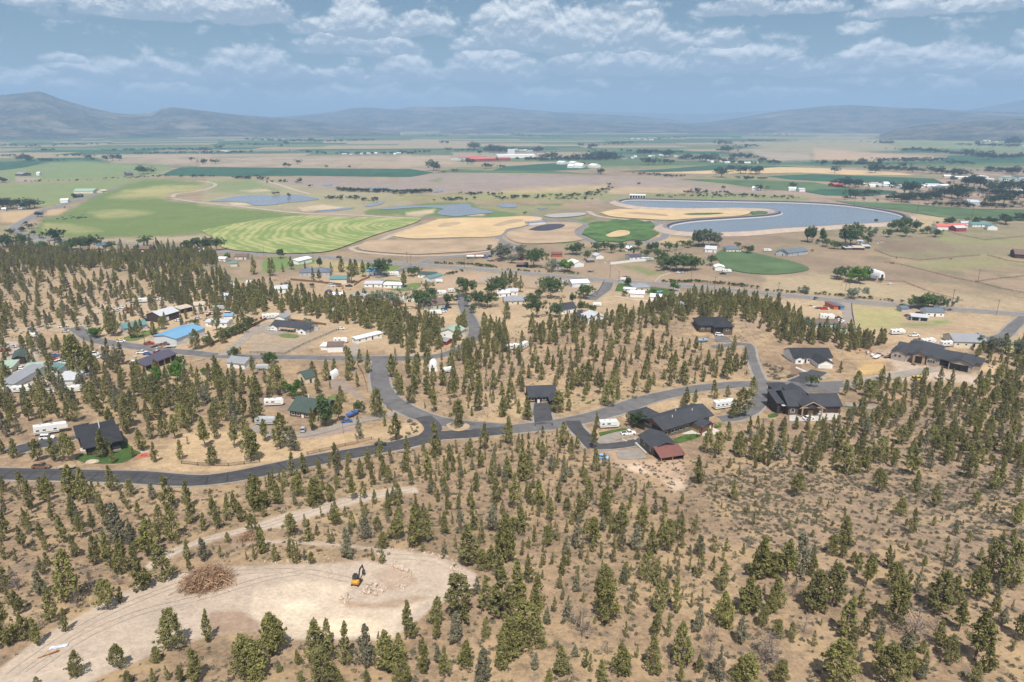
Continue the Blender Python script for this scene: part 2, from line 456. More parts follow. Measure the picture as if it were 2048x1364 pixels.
# big irrigated meadow on the left
P_(z1,[(320,1090),(420,1130),(800,1150),(1400,1140),(1900,1110),(2060,1080),(2600,990),(3000,930),(2400,850),(1700,790),(1560,760),(1700,700),(2000,640),(1900,600),(1400,580),(1000,700),(640,900),(420,960)],GREEN,4)
P_(z1,[(1050,760),(1200,690),(1600,640),(2000,640),(1990,680),(1700,720),(1600,760)],(.40,.36,.16),4,.9)
P_(z1,[(860,900),(1200,870),(1500,900),(1300,940),(1000,960)],(.38,.36,.16),4,.7)
P_(z1,[(420,1000),(700,1020),(1000,1080),(700,1100),(420,1080)],(.40,.36,.17),4,.7)
P_(z1,[(0,630),(600,610),(1100,580),(1300,570),(1150,660),(900,720),(600,820),(380,850),(360,780),(0,760)],(.24,.28,.12),4)
P_(z1,[(0,500),(200,470),(500,410),(820,400),(1400,440),(1700,450),(1560,530),(1200,560),(300,600),(0,600)],(.22,.27,.12),3)
P_(z1,[(150,550),(400,560),(300,600),(160,600)],PINK,2,.8)
P_(z1,[(0,900),(360,870),(380,900),(140,1010),(0,990)],GRASS,3)
P_(z1,[(440,900),(500,870),(650,870),(600,910),(460,930)],GRASS,2)
P_(z1,[(100,1160),(600,1160),(1400,1150),(2050,1120),(2100,1180),(1700,1200),(900,1190),(100,1220)],(.42,.34,.24),3,.9)
# wetland ponds zone
P_(z2,[(0,830),(60,560),(600,560),(1300,600),(2048,600),(2048,930),(1400,900),(900,900)],(.36,.32,.19),5,.8)
P_(z2,[(100,600),(500,580),(640,640),(800,680),(500,720),(100,700)],(.22,.27,.12),4,.9)
P_(z2,[(380,690),(640,670),(700,690),(500,705)],CREAM,2,.8)
P_(z2,[(260,800),(450,800),(480,830),(340,830)],CREAM,2,.9)
P_(z2,[(960,850),(1200,830),(1400,850),(1300,870),(1000,890)],CREAM,2,.9)
P_(z2,[(1600,900),(1650,870),(2048,830),(2100,900),(1800,930),(1620,920)],(.16,.21,.08),2)
P_(z3,[(0,860),(250,810),(700,800),(780,860),(1140,910),(1100,945),(700,960),(350,945),(0,930)],(.15,.21,.08),2)
P_(z3,[(60,900),(350,865),(330,900),(200,940),(60,930)],CREAM,2,.8)
P_(z3,[(640,920),(820,905),(820,930),(700,935)],CREAM,2,.8)
# pinkish bare flats behind the ponds
P_(z2,[(720,590),(1200,540),(2048,600),(2048,690),(1300,680),(900,630)],(.33,.26,.225),4,.95)
P_(z3,[(0,560),(500,510),(1300,530),(2048,550),(2048,640),(1200,690),(300,700),(0,690)],(.34,.27,.235),4,.95)
P_(z4,[(0,550),(700,560),(1300,650),(1750,720),(1300,710),(600,690),(0,640)],(.36,.28,.235),4,.95)
P_(z3,[(1000,680),(1550,640),(2048,640),(1900,720),(1000,730)],(.50,.39,.22),4,.8)
P_(z4,[(0,700),(250,650),(900,670),(880,710),(100,720)],(.50,.38,.23),3,.8)
P_(z3,[(250,590),(420,560),(380,610)],(.20,.23,.11),2,.8)
P_(z3,[(0,730),(900,710),(2000,690),(2100,740),(1700,790),(500,790),(0,780)],(.30,.29,.13),4,.8)
P_(z4,[(0,750),(440,720),(1300,710),(1800,740),(2048,760),(2048,800),(1200,790),(450,780),(0,790)],(.24,.26,.12),3,.9)
P_(z3,[(1350,820),(1600,810),(1550,840),(1400,830)],(.15,.21,.08),2)
P_(z3,[(1600,980),(1900,960),(1920,970),(1780,1000)],(.13,.2,.07),2)
P_(z3,[(1120,1180),(1300,1170),(1750,1190),(1720,1210),(1250,1200)],(.13,.2,.07),2)
# pale far hay ground
P_(z2,[(0,360),(900,350),(2048,340),(2048,460),(1000,470),(0,460)],(.42,.32,.23),3,.95)
P_(z1,[(900,350),(2048,330),(2048,450),(1600,440),(1100,420)],(.42,.32,.23),3,.9)
P_(z3,[(0,340),(480,350),(600,400),(480,430),(0,450)],(.44,.34,.24),3,.9)
P_(z4,[(1430,240),(2048,180),(2600,170),(3000,230),(2900,300),(2048,330),(1700,300)],(.34,.30,.18),4,.95)
P_(z5,[(0,280),(700,330),(1300,360),(1200,390),(600,400),(0,390)],(.50,.36,.24),3,.95)
P_(z4,[(1500,300),(2048,330),(2048,400),(1700,400),(1500,330)],(.42,.34,.26),3,.9)
P_(z5,[(700,200),(2048,150),(2048,320),(1400,290),(800,270)],(.24,.27,.13),3,.9)
# reservoir surroundings
P_(z5,[(1000,900),(1300,960),(1200,1040),(960,1060),(930,980)],(.48,.38,.23),3,.9)
P_(z4,[(520,1080),(620,1130),(900,1160),(860,1210),(480,1200),(260,1240),(240,1210),(560,1160)],(.50,.37,.21),3)
# right-hand paddocks
P_(u4,[(900,200),(1000,130),(1500,170),(2048,250),(2048,280),(1700,280),(1200,310),(860,240)],(.27,.235,.14),6,.9)
P_(u4,[(880,230),(960,150),(1400,180),(1500,230),(1100,250)],(.235,.175,.125),6,.85)
P_(u4,[(1100,350),(1400,310),(1750,290),(2048,340),(1900,370),(1500,390),(1200,380)],(.29,.27,.14),6,.8)
P_(u4,[(1380,120),(1600,140),(2048,150),(2048,200),(1700,190),(1400,160)],(.27,.28,.12),4,.9)
P_(u4,[(0,440),(500,420),(860,480),(1200,560),(2048,640),(2048,700),(1200,650),(600,590),(0,560)],(.40,.315,.20),6,.9)
P_(u4,[(700,680),(1080,690),(1100,850),(730,880)],(.36,.32,.15),6,.9)
P_(u4,[(1080,830),(1440,780),(1480,810),(1200,850)],(.20,.25,.09),4,.9)
P_(u4,[(1850,960),(2048,930),(2048,1060),(1900,1050)],(.30,.29,.13),6,.8)
P_(u3,[(500,460),(800,480),(760,590),(450,560),(100,480)],(.38,.285,.21),5,.9)
P_(u3,[(580,360),(860,340),(1250,470),(1000,460),(600,400)],(.36,.265,.19),5,.9)
P_(u3,[(930,360),(1100,370),(1300,420),(1180,440)],(.20,.24,.10),3,.8)
P_(u2,[(0,920),(160,870),(600,850),(720,850),(560,940),(300,1060),(0,1060)],(.34,.27,.20),5,.95)
P_(u2,[(1760,470),(1800,440),(1960,440),(1960,500),(1780,505)],(.36,.30,.24),3)
P_(u2,[(1450,370),(1850,430),(1750,520),(1500,550)],(.42,.30,.21),5,.9)
P_(u2,[(500,320),(900,340),(900,400),(480,400)],(.42,.35,.17),5,.9)
P_(u2,[(150,290),(540,310),(480,350),(100,420),(90,330)],(.17,.24,.08),3)
P_(u2,[(1050,350),(1240,370),(1100,420),(860,420),(900,350)],(.18,.24,.08),3)
P_(u1,[(700,640),(1000,640),(1300,620),(1900,700),(1700,720),(1200,700),(600,860),(0,900),(0,860),(500,800)],(.40,.31,.22),6,.8)
# graded building site in the foreground
P_(None,[(-40,1380),(-10,1342),(60,1290),(150,1235),(230,1190),(300,1160),(380,1141),(430,1131),(520,1131),(640,1127),(738,1122),(772,1130),(745,1098),(680,1093),(600,1088),(520,1086),(470,1094),(460,1086),(520,1079),(640,1084),(760,1095),(850,1106),(910,1124),(952,1148),(962,1170),(930,1190),(880,1205),(830,1245),(790,1276),(740,1280),(580,1280),(540,1268),(500,1262),(430,1270),(340,1296),(270,1326),(160,1372)],(.475,.382,.30),3,1.,.05)
P_(None,[(505,1180),(560,1168),(640,1160),(700,1172),(690,1200),(760,1212),(860,1200),(800,1240),(780,1276),(600,1278),(545,1262),(520,1240),(500,1225)],(.58,.47,.355),5,.85,0)
P_(None,[(570,1210),(610,1196),(640,1215),(600,1250),(560,1240)],(.66,.55,.41),4,.8,0)
P_(None,[(640,1240),(700,1232),(760,1240),(750,1272),(660,1272)],(.72,.58,.42),4,.8,0)
P_(None,[(420,1225),(480,1222),(520,1245),(520,1262),(430,1268),(410,1250)],(.34,.24,.175),4,.9,.1)
P_(None,[(680,1200),(750,1208),(830,1192),(860,1195),(790,1218),(700,1216)],(.37,.26,.18),4,.8,0)
P_(None,[(745,1150),(790,1125),(830,1150),(830,1170),(780,1180)],(.40,.29,.21),4,.7,0)
P_(None,[(288,1132),(330,1102),(400,1076),(480,1056),(560,1032),(640,1008),(720,986),(830,972),(836,984),(740,1000),(660,1022),(590,1046),(520,1062),(440,1078),(380,1096),(330,1120),(300,1140)],(.49,.40,.32),2.5,1.,0)
P_(None,[(540,1062),(620,1050),(640,1062),(560,1078)],(.30,.21,.15),4,.8,.3)
P_(None,[(440,1080),(520,1070),(540,1078),(470,1094)],(.33,.23,.16),4,.8,.3)
# torn-up pink earth beside the big house
P_(tC,[(830,880),(930,860),(1150,960),(1420,880),(1480,900),(1420,980),(1480,1100),(1350,1170),(1200,1080),(980,1020)],(.47,.33,.23),5,.9,.1)
P_(tC,[(960,980),(1100,970),(1200,1060),(1060,1040)],(.62,.47,.35),4,.8,0)
P_(tC,[(1300,1110),(1420,1100),(1480,1160),(1360,1190)],(.62,.48,.36),4,.8,0)
# house pad under construction
P_(u4,[(850,1060),(1000,1010),(1200,1120),(1560,1220),(1760,1230),(1700,1300),(1400,1260),(1200,1260),(900,1280),(780,1260),(1050,1180),(1000,1120),(880,1100)],(.47,.37,.29),4,.95,0)
P_(u4,[(760,1140),(880,1080),(960,1130),(940,1200),(800,1220),(740,1200)],(.50,.34,.16),4,.95,.1)
P_(u4,[(1680,1120),(1860,1150),(1830,1220),(1700,1190)],(.50,.36,.22),4,.9,.1)
# junk yard on the left edge, bare and pale
P_(u1,[(0,940),(180,960),(330,1000),(300,1130),(560,1100),(820,1060),(560,1250),(360,1339),(0,1339)],(.42,.35,.29),6,.8,0)
P_(tA,[(1080,880),(1150,850),(1190,880),(1160,940),(1100,930)],(.46,.36,.28),2,.9,0)
P_(u4,[(200,1130),(290,1140),(290,1220),(210,1230)],(.22,.14,.10),2,.9,0)
# home site gravel of the green-roofed house
P_(tB,[(400,700),(600,700),(840,650),(820,720),(560,770),(400,780)],(.33,.25,.21),3,.95,.1)
P_(tB,[(600,320),(720,310),(820,380),(900,440),(880,470),(780,410),(640,390)],(.30,.235,.20),3,.9,.1)
P_(tB,[(0,400),(120,380),(300,440),(350,520),(280,600),(120,520),(0,520)],(.28,.20,.15),4,.8,.3)
P_(tB,[(0,660),(170,740),(160,770),(0,700)],(.33,.25,.2),2,.9,0)

GROUND = build_ground()

# ------------------------------------------------------------------ far hills
def hills(name,label,sky_px,base_y,dpk,front,seed,noisy=1.0):
    """a range whose crest follows the given skyline; dpk = distance of the crest, front = metres from foot to crest"""
    xs = np.array([p[0] for p in sky_px],float); ys = np.array([p[1] for p in sky_px],float)
    nu,nv = 260,34
    U = np.linspace(xs[0],xs[-1],nu)
    sy = np.interp(U,xs,ys)
    dirs = np.array([pdir(a,b) for a,b in zip(U,sy)])
    hd = np.hypot(dirs[:,0],dirs[:,1])
    H = ZC + dirs[:,2] / hd * dpk
    H = np.maximum(H,2)
    V = []
    for j in range(nv):
        t = j / (nv - 1) * 1.35
        d = dpk - front + front * t
        X = dirs[:,0] / hd * d; Y = dirs[:,1] / hd * d
        prof = np.where(t <= 1,np.sin(np.minimum(t,1) * math.pi / 2) ** 1.6,1 - .5 * (t - 1) / .35)
        nz = np.abs(fbm(X / 700,Y / 700,seed,5) - .5) * 2
        sp = fbm(X / 1500,Y / 1500,seed + 9,3) - .5
        z = H * prof * (1 - .75 * nz * noisy * (1 - min(t,1)) * (t < 1)) + H * sp * .5 * math.sin(min(t,1) * math.pi) * noisy
        edge = np.clip(np.minimum(np.arange(nu),nu - 1 - np.arange(nu)) / 14,0,1) if True else 1
        z = np.maximum(z,-3) * np.where((U < 5) | (U > 2043),1,edge) - (4 if j == 0 else 0)
        V += list(zip(X,Y,z))
    F = [(j * nu + i,j * nu + i + 1,(j + 1) * nu + i + 1,(j + 1) * nu + i) for j in range(nv - 1) for i in range(nu - 1)]
    o = mesh_obj(name,V,F,M_HILL,smooth=True)
    return struct(o,label)
M_HILL = bpy.data.materials.new('juniper_hillside'); M_HILL.use_nodes = True
t = NT(M_HILL.node_tree); b = t.n['Principled BSDF']; b.inputs['Roughness'].default_value = .95; b.inputs['Specular IOR Level'].default_value = 0
pos = t.new('ShaderNodeNewGeometry').outputs['Position']
n1 = t.noise(pos,.0035,5,.6); n2 = t.noise(pos,.022,3,.7); n3 = t.noise(pos,.0011,4,.6)
f = t.ramp(t.math('ADD',t.math('MULTIPLY',n1,.5),t.math('MULTIPLY',n2,.5)),.40,.56)
c = t.mix(f,(.17,.14,.105),(.03,.038,.03))
c = t.mix(t.ramp(n3,.56,.70),c,(.24,.195,.135))
t.l.new(c,b.inputs['Base Color'])
hills('hills','hazy blue peak and long shoulder at the left',[(-260,215),(-120,205),(-40,190),(0,191),(40,188),(62,185),(76,184),(92,187),(120,198),(180,215),(225,225),(262,229),(300,227),(322,218),(345,214),(372,217),(420,223),(480,230),(540,234),(620,242),(720,252),(800,262)],275,9000,3000,5)
hills('hills','faint middle range behind the far side of the valley',[(420,250),(520,236),(600,231),(660,224),(705,216),(740,215),(790,219),(830,213),(900,214),(960,212),(1005,214),(1040,218),(1110,224),(1180,228),(1260,231),(1330,238),(1420,250),(1500,258)],268,12500,3800,8)
hills('hills','low dark foothill in front of the middle range',[(880,256),(960,248),(1040,240),(1120,240),(1200,243),(1280,250),(1340,247),(1420,256),(1500,262)],268,9500,2000,15)
hills('hills','broad hazy range rising on the right',[(1330,252),(1420,244),(1490,234),(1560,222),(1640,214),(1715,211),(1770,215),(1850,217),(1920,221),(1990,224),(2100,226),(2250,230)],266,11800,3800,21)
hills('hills','pale mountain shoulder at the right edge',[(1840,238),(1900,228),(1960,216),(2005,208),(2048,199),(2140,190),(2300,200)],266,17500,3600,25)
hills('hills','dark juniper covered hill low at the right',[(1760,264),(1800,256),(1850,249),(1910,243),(1970,239),(2048,237),(2150,232),(2300,238)],266,7200,1700,33)
hills('hills','palest ridge line farthest away in the middle',[(900,232),(1000,222),(1080,226),(1160,222),(1260,226),(1400,228),(1520,222),(1600,217),(1700,212),(1800,216),(1900,222)],260,20500,4000,41)

# ------------------------------------------------------------------ haze: closed box of thin even air
HZ = (-24000,24000,-2500,26000,-12,840)
def box_mesh(x0,x1,y0,y1,z0,z1):
    v = [(x,y,z) for z in (z0,z1) for y in (y0,y1) for x in (x0,x1)]
    f = [(0,2,3,1),(4,5,7,6),(0,1,5,4),(2,6,7,3),(0,4,6,2),(1,3,7,5)]
    return v,f
hz = mesh_obj('haze',*box_mesh(*HZ),None)
mh = bpy.data.materials.new('thin_haze'); mh.use_nodes = True
th = NT(mh.node_tree); th.n.clear()
pv = th.new('ShaderNodeVolumePrincipled')
pv.inputs['Color'].default_value = (.43,.64,.95,1); pv.inputs['Density'].default_value = 1.25e-4; pv.inputs['Anisotropy'].default_value = 0.0
ov = th.new('ShaderNodeOutputMaterial'); th.l.new(pv.outputs[0],ov.inputs['Volume'])
mh.cycles.homogeneous_volume = True
hz.data.materials.append(mh); struct(hz,'thin pale blue summer haze filling the valley','stuff')
# ------------------------------------------------------------------ roads
MAIN = road('road',[(-60,946),(0,948),(100,950),(200,952),(300,956),(370,961),(416,960),(470,953),(520,943),(580,931),(650,917),(728,903),(790,892),(836,881),(880,871),(935,868),(985,863),(1030,858),(1101,850),(1165,838),(1228,821),(1292,799),(1368,782),(1430,773),(1480,769),(1560,769),(1640,770),(1700,768)],9.5,M_ASPH_OLD,'grey two-lane road winding past the new houses')
BLACK = road('road',[(-60,946),(0,948),(100,950),(200,952),(300,956),(370,961),(416,960),(470,953),(520,943),(580,931),(650,917),(728,903),(790,892),(836,881),(880,871),(935,868),(985,863),(1015,860)],9.7,M_ASPH,'fresh black tarmac of the road crossing the left half',dz=.17,shoulder=False)
road('road',[(761,716),(759,735),(759,756),(766,781),(787,804),(825,825),(872,841),(920,849),(965,853),(1010,856)],9.0,M_ASPH_OLD,'side road curving down to the junction island',dz=.155)
road('road',[(846,834),(862,848),(866,860),(852,874),(836,882)],7.0,M_ASPH,'short black slip of road left of the junction island',dz=.185,shoulder=False)
road('road',[(150,655),(167,668),(190,680),(225,687),(270,693),(330,701),(385,706),(444,712),(500,713.5),(560,714.5),(640,716),(700,717),(761,717),(820,717),(860,714),(885,710),(911,701),(935,688),(947,672),(949,655),(941,638),(931,622),(926,606),(930,592)],7.5,M_ASPH_OLD,'grey lane running across the settlement and up to the right')
road('road',[(444,711),(470,693),(490,676),(508,661),(530,650),(548,645)],6,M_GRAVEL,'gravel lane along the tree row behind the blue roofed shed',shoulder=False)
HWY = road('highway',[(-40,500),(60,478),(98,478.5),(150,483),(220,487),(300,492),(380,498),(444,503),(500,506.5),(627,512.5),(754,523.5),(855,531),(940,537),(1020,544),(1100,551),(1178,558.5),(1250,563.5),(1330,569),(1430,577),(1528,586.5),(1680,601),(1760,607.5),(1833,613),(1940,621),(2048,629),(2200,641)],13,M_HWY,'straight grey highway crossing the valley floor',dz=.2)
road('highway',[(98,478.5),(70,474),(51,470),(34,464),(28,458),(33,451),(51,441),(72,429),(86,420),(112,415),(140,405),(174,394),(205,383),(238,375)],12,M_HWY,'highway bend and the road beyond at the far left',dz=.23)
for (a,c_) in ((.12,M_LINE_Y),(-.12,M_LINE_Y),(5.3,M_LINE_W),(-5.3,M_LINE_W)):
    s_ = strip('road_marking',HWY,[a - .09 - .05 * (abs(a) > 1),a + .09 + .05 * (abs(a) > 1)],c_,.225); struct(s_)
for (a,c_) in ((.1,M_LINE_Y),(-.1,M_LINE_Y)):
    pass
road('road',[(838,528),(860,519.5),(896,514),(940,510.5),(985,508),(1020,502),(1039,494),(1022,489),(1006,483),(997,475.5),(1005,466),(1023,458),(1056,451),(1103,442),(1128,440),(1149,443),(1171,449),(1163,457),(1157,463.5),(1161,472),(1183,482),(1215,488),(1250,489),(1290,485),(1325,476),(1331,466),(1318,455),(1312,446),(1330,439)],9,M_HWY,'paved works road looping around the treatment ponds',dz=.22)
road('road',[(1180,600),(1193,590),(1211,577),(1216,563)],9,M_ASPH_OLD,'grey side road meeting the highway in the middle')
road('road',[(754,556),(779,549),(817,534),(838,529)],7,M_ASPH_OLD,'side road joining the highway by the blue house')
road('road',[(1352,574),(1354,585),(1363,600)],6,M_GRAVEL,'short gravel drive beside the bright green lawn',shoulder=False)
road('road',[(1702,662),(1700,648),(1695,620),(1692,604)],7,M_GRAVEL,'gravel drive from the highway to the turquoise house',shoulder=False)
road('road',[(2070,626),(2048,636),(2026,654),(2005,673),(1972,679),(1924,673),(1900,676)],7,M_ASPH_OLD,'grey lane leaving the highway at the right edge')
road('driveway',[(1425,694),(1462,690),(1497,690),(1505,719),(1516,748),(1528,768)],4.6,M_ASPH_OLD,'driveway climbing to the dark hip roofed house')
road('driveway',[(1690,768),(1720,765),(1756,759),(1800,750),(1840,742),(1872,738)],7,M_GRAVEL,'gravel drive up to the house being built',shoulder=False)
road('driveway',[(1088,853),(1087,840),(1084,822),(1086,806)],7.5,M_ASPH,'black driveway of the low charcoal house')
road('driveway',[(1145,842),(1152,856),(1168,872),(1180,886),(1190,896)],6,M_ASPH,'black driveway dropping to the big house',dz=.18)
road('driveway',[(1188,893),(1220,893),(1258,888),(1290,880),(1318,870)],6,M_ASPH,'curved black drive to the garage of the big house',dz=.2)
road('driveway',[(1205,884),(1220,876),(1245,869),(1270,866)],6.5,M_GRAVEL,'gravel parking curve in front of the big house',shoulder=False)
road('driveway',[(20,906),(50,896),(85,888),(115,884),(130,874)],9,M_ASPH,'black driveway beside the charcoal house on the left')
road('driveway',[(1512,770),(1530,780),(1520,800),(1500,822),(1470,835),(1440,838)],7,M_ASPH_OLD,'old drive going down past the parked motorhome')
road('driveway',[(1590,765),(1608,758),(1630,748),(1638,742)],8,M_ASPH,'dark driveway of the white gabled house')
road('driveway',[(1690,808),(1720,812),(1760,818)],7,M_GRAVEL,'gravel turnaround right of the brown house',shoulder=False)
road('driveway',[(805,826),(780,830),(740,838),(700,846),(660,858),(620,868),(560,872),(500,852)],5.5,M_GRAVEL,'gravel home drive past the green roofed house',shoulder=False)
road('driveway',[(500,668),(520,660),(548,662),(560,668)],11,M_GRAVEL,'wide gravel yard of the long white house',shoulder=False)
road('dirt_track',[(700,496),(760,480),(800,465),(850,449),(885,440),(920,436),(965,436)],8,M_TRACK,'dirt track along the striped field',shoulder=False)
road('dirt_track',[(700,496),(716,503),(760,508),(830,512),(920,509),(980,502)],6,M_TRACK,'dirt track round the brown field',shoulder=False)
road('dirt_track',[(345,395),(352,388),(390,383),(420,376),(430,368),(400,362),(370,362)],8,M_TRACK,'dirt track bending round the meadow top',shoulder=False)
road('dirt_track',[(345,397),(400,405),(470,412),(540,420),(600,426),(680,429),(760,433),(840,437)],9,M_TRACK,'dirt track between the meadow and the ponds',shoulder=False)
road('dirt_track',[(530,362),(560,370),(590,380),(620,388)],8,M_TRACK,'dirt track behind the ponds',shoulder=False)
road('dirt_track',[(1060,425),(1085,436),(1103,442)],8,M_HWY,'paved track joining the works road',shoulder=False)
road('dirt_track',[(1175,422),(1195,432),(1240,438),(1290,442),(1312,446)],8,M_TRACK,'dirt track below the golden spit',shoulder=False)
road('dirt_track',[(893,466),(910,464),(935,456),(960,447),(970,440),(962,436)],9,M_HWY,'dark curved ramp in the golden field',shoulder=False)
# dark seams where the tarmac was cut
for x_,y_,dx in [(15,948,10),(62,950,9),(105,951,8),(190,953,8),(268,955,9),(287,956,10),(336,959,9),(414,961,2),(455,956,1),(640,919,-9),(700,908,-9),(565,934,-10)]:
    a,b_ = G(x_ - dx,y_ + 7.5),G(x_ + dx,y_ - 7.5)
    ln = [Vector((a.x + (b_.x - a.x) * k / 6,a.y + (b_.y - a.y) * k / 6)) for k in range(7)]
    struct(strip('tar_seam',ln,[-.16,.16],M_CRACK,.195))
for off in (.3,2.4):
    pts = [p for p in BLACK if -230 < p.x < -95]
    struct(strip('tar_seam',pts,[off - .1,off + .1],M_CRACK,.19))
# ------------------------------------------------------------------ lawns, parking aprons
M_LAWN = pmat('lawn',(.068,.115,.03),.9,.3,.5,spec=.1,coord='World')
M_LAWN2 = pmat('pale_lawn',(.14,.175,.06),.9,.3,.4,spec=.1,coord='World')
def lawn(pts,tf,label,mat=M_LAWN,dz=.1): return poly_sheet('lawn',[tf(*p) for p in pts],mat,dz,label,cut=4,drape=True)
lawn([(590,940),(640,900),(760,900),(940,870),(940,790),(990,800),(1050,860),(1110,890),(1050,930),(950,970),(800,975),(680,970)],tA,'green lawn round the charcoal house on the left')
lawn([(775,730),(980,695),(1030,720),(980,740),(860,760),(800,770)],tC,'small green lawn above the parked white pickup')
lawn([(1370,780),(1470,745),(1560,740),(1590,755),(1500,790),(1380,815)],tC,'green lawn in front of the big house')
lawn([(905,560),(940,500),(1050,510),(1340,545),(1390,570),(1380,605),(1250,600),(1100,560),(1000,565)],u3,'bright green lawn of the white trailer yard by the highway')
lawn([(640,520),(720,515),(720,528),(650,530)],tD,'small green lawn beside the brown garage')
lawn([(30,590),(100,575),(110,600),(40,615)],tD,'strip of grass at the left end of the brown house')
lawn([(220,905),(300,895),(385,910),(360,930),(260,925)],u2,'little lawn before the long white house',M_LAWN2)
lawn([(430,205),(480,180),(570,175),(560,215),(440,215)],u1,'lawn by the highway at the far left')
lawn([(1070,545),(1180,535),(1260,500),(1350,500),(1300,550),(1180,560)],u2,'lawn of the white flat roofed houses',M_LAWN2)
lawn([(1070,470),(1180,480),(1150,500),(1050,490)],u2,'grass ring beside the gravel court',M_LAWN2)
lawn([(990,920),(1100,890),(1250,850),(1240,880),(1070,950),(960,945)],u1,'lawn of the green roofed house by the lane',M_LAWN2)
lawn([(610,450),(690,425),(700,470),(640,490)],tB,'yellow green garden behind the green roof',M_LAWN2)
def apron(pts,tf,label,mat=M_CONC,dz=.12): return poly_sheet('parking_apron',[tf(*p) for p in pts],mat,dz,label,cut=4,drape=True,smooth=False)
apron([(200,590),(300,570),(400,555),(610,585),(560,630),(420,640),(200,640)],tD,'pale concrete apron before the brown house')
apron([(275,575),(290,500),(400,490),(420,560),(370,600),(300,610)],tC,'black parking court of the low charcoal house',M_ASPH,.2)
apron([(910,880),(1100,850),(1160,930),(1000,945),(930,940)],tC,'grey gravel pad below the detached garage',M_GRAVEL)
apron([(1690,890),(1790,920),(1840,965),(1690,960)],u3,'dark parking court of the hip roofed house',M_ASPH_OLD)
apron([(0,320),(600,360),(590,420),(380,410),(300,330),(60,440),(0,420)],tD,'old tarmac turning circle at the road end',M_ASPH_OLD,.12)
apron([(390,800),(470,760),(480,870),(420,960),(380,880)],tA,'black tarmac apron beside the charcoal house',M_ASPH,.2)
apron([(255,1155),(345,1195),(355,1200),(330,1205),(245,1165)],u4,'concrete front path of the white house')
apron([(350,1195),(455,1202),(400,1245),(300,1255),(270,1205)],u4,'black garage apron of the white house',M_ASPH,.2)
apron([(780,1000),(860,985),(860,1030),(820,1085),(800,1080)],u2,'gravel pad by the brown topped white shed',M_GRAVEL)
# island at the junction
isl = [tB(1545,670),tB(1590,652),tB(1680,655),tB(1730,675),tB(1715,705),tB(1640,722),tB(1570,705)]
poly_sheet('junction_island',isl,pmat('dry_verge',(.44,.33,.21),.95,.25,.6,coord='World'),.24,'grassy teardrop island in the road junction',cut=3,drape=True)
# ------------------------------------------------------------------ crop fields on the flat valley floor (each a thin sheet)
M_CROP = pmat('dark_crop',(.04,.10,.058),.9,.25,.02,spec=.1,coord='World')
M_CROP2 = pmat('mid_green_crop',(.095,.145,.066),.9,.32,.025,spec=.1,coord='World')
M_HAY = pmat('golden_stubble',(.53,.385,.215),.95,.16,.04,spec=.1,coord='World')
M_HAY2 = pmat('brown_stubble',(.38,.28,.19),.95,.28,.03,spec=.1,coord='World')
M_REED = pmat('reed_bed',(.075,.13,.042),.9,.55,.05,spec=.1,coord='World',bump=.5)
M_MUD = pmat('drying_mud',(.36,.34,.32),.8,.1,.03,coord='World')
M_LINER = pmat('liner_sheet',(.055,.052,.068),.8,.1,.05,coord='World')
_fz = [.25]
def field(pts,mat,label,tf=None,smooth=False):
    _fz[0] += .03
    return poly_sheet('field',[tf(*p) for p in pts] if tf else pts,mat,_fz[0],label,smooth=smooth)
field([(320,351),(345,340),(362,335),(405,334),(585,336),(700,337.5),(820,338),(868,345),(840,351),(820,354),(720,353),(600,351.5),(480,353),(400,352)],M_CROP,'long dark green crop band left of the middle')
field([(-60,328),(0,325.5),(92,322.5),(70,330),(51,334.5),(0,341),(-60,344)],M_CROP,'dark green crop corner at the left edge')
field([(868,345),(905,338),(985,341),(1090,341),(1200,349),(1215,345),(1120,350),(960,343)][:5] + [(1060,346),(930,345)],M_CROP2,'thin green crop strip behind the pink flats')
field([(985,341),(1010,333),(1115,326),(1150,329),(1182,338),(1090,342)],M_CROP,'dark green crop before the red roofed works')
field([(1240,343),(1330,338),(1440,329.5),(1592,333.5),(1480,338),(1320,344)],M_CROP,'dark green wedge before the far village')
field([(1305,346.5),(1420,341.5),(1480,339),(1560,334.5),(1650,337),(1720,341),(1800,346),(1832,351),(1700,350),(1600,345.5),(1520,347),(1400,348)],M_HAY,'long golden stubble strip right of the middle')
field([(1535,353),(1620,348.5),(1700,351),(1780,354),(1868,357.5),(1893,369.5),(1840,370.5),(1750,368),(1650,363),(1580,359)],M_CROP,'dark green crop wedge at the right')
field([(1360,358),(1500,360),(1628,365),(1700,377),(1690,380),(1600,383),(1530,378),(1450,367)],M_CROP2,'mid green pasture behind the reservoir')
field([(1610,384),(1640,379),(1700,377.5),(1792,382),(1796,388),(1720,391.5),(1650,391)],M_CROP,'small dark green crop above the reservoir corner')
field([(1669,402),(1813,408),(1936,417.5),(2048,419.5),(2100,420),(2100,446),(2048,442),(1956,441),(1874,433.5),(1792,420.5),(1710,410)],M_CROP2,'green pasture strip behind the power poles')
field([(1430,512),(1445,501),(1500,505),(1528,511),(1590,525),(1618,538),(1590,546),(1540,549.5),(1490,546),(1450,536)],M_CROP2,'bright green hay meadow right of the cottonwoods',None,True)
field([(785,473),(830,456),(870,441),(890,438),(974,436),(1052,433),(1085,438),(1046,453),(1015,459),(993,473),(900,476),(830,478)],M_HAY,'golden mown field behind the brown one',None,True)
field([(716,492),(735,483),(760,480),(855,481),(985,478),(996,486),(980,500),(900,506),(830,509),(760,505),(722,500)],M_HAY2,'brown stubble field beside the works road',None,True)
field([(875,452),(890,447),(915,445),(920,448),(900,453),(880,455)],M_HAY2,'grey brown oval in the golden field',None,True)
field([(984,452),(1010,443),(1035,439),(1048,442),(1020,448),(1000,453)],M_HAY2,'grey brown arc in the golden field',None,True)
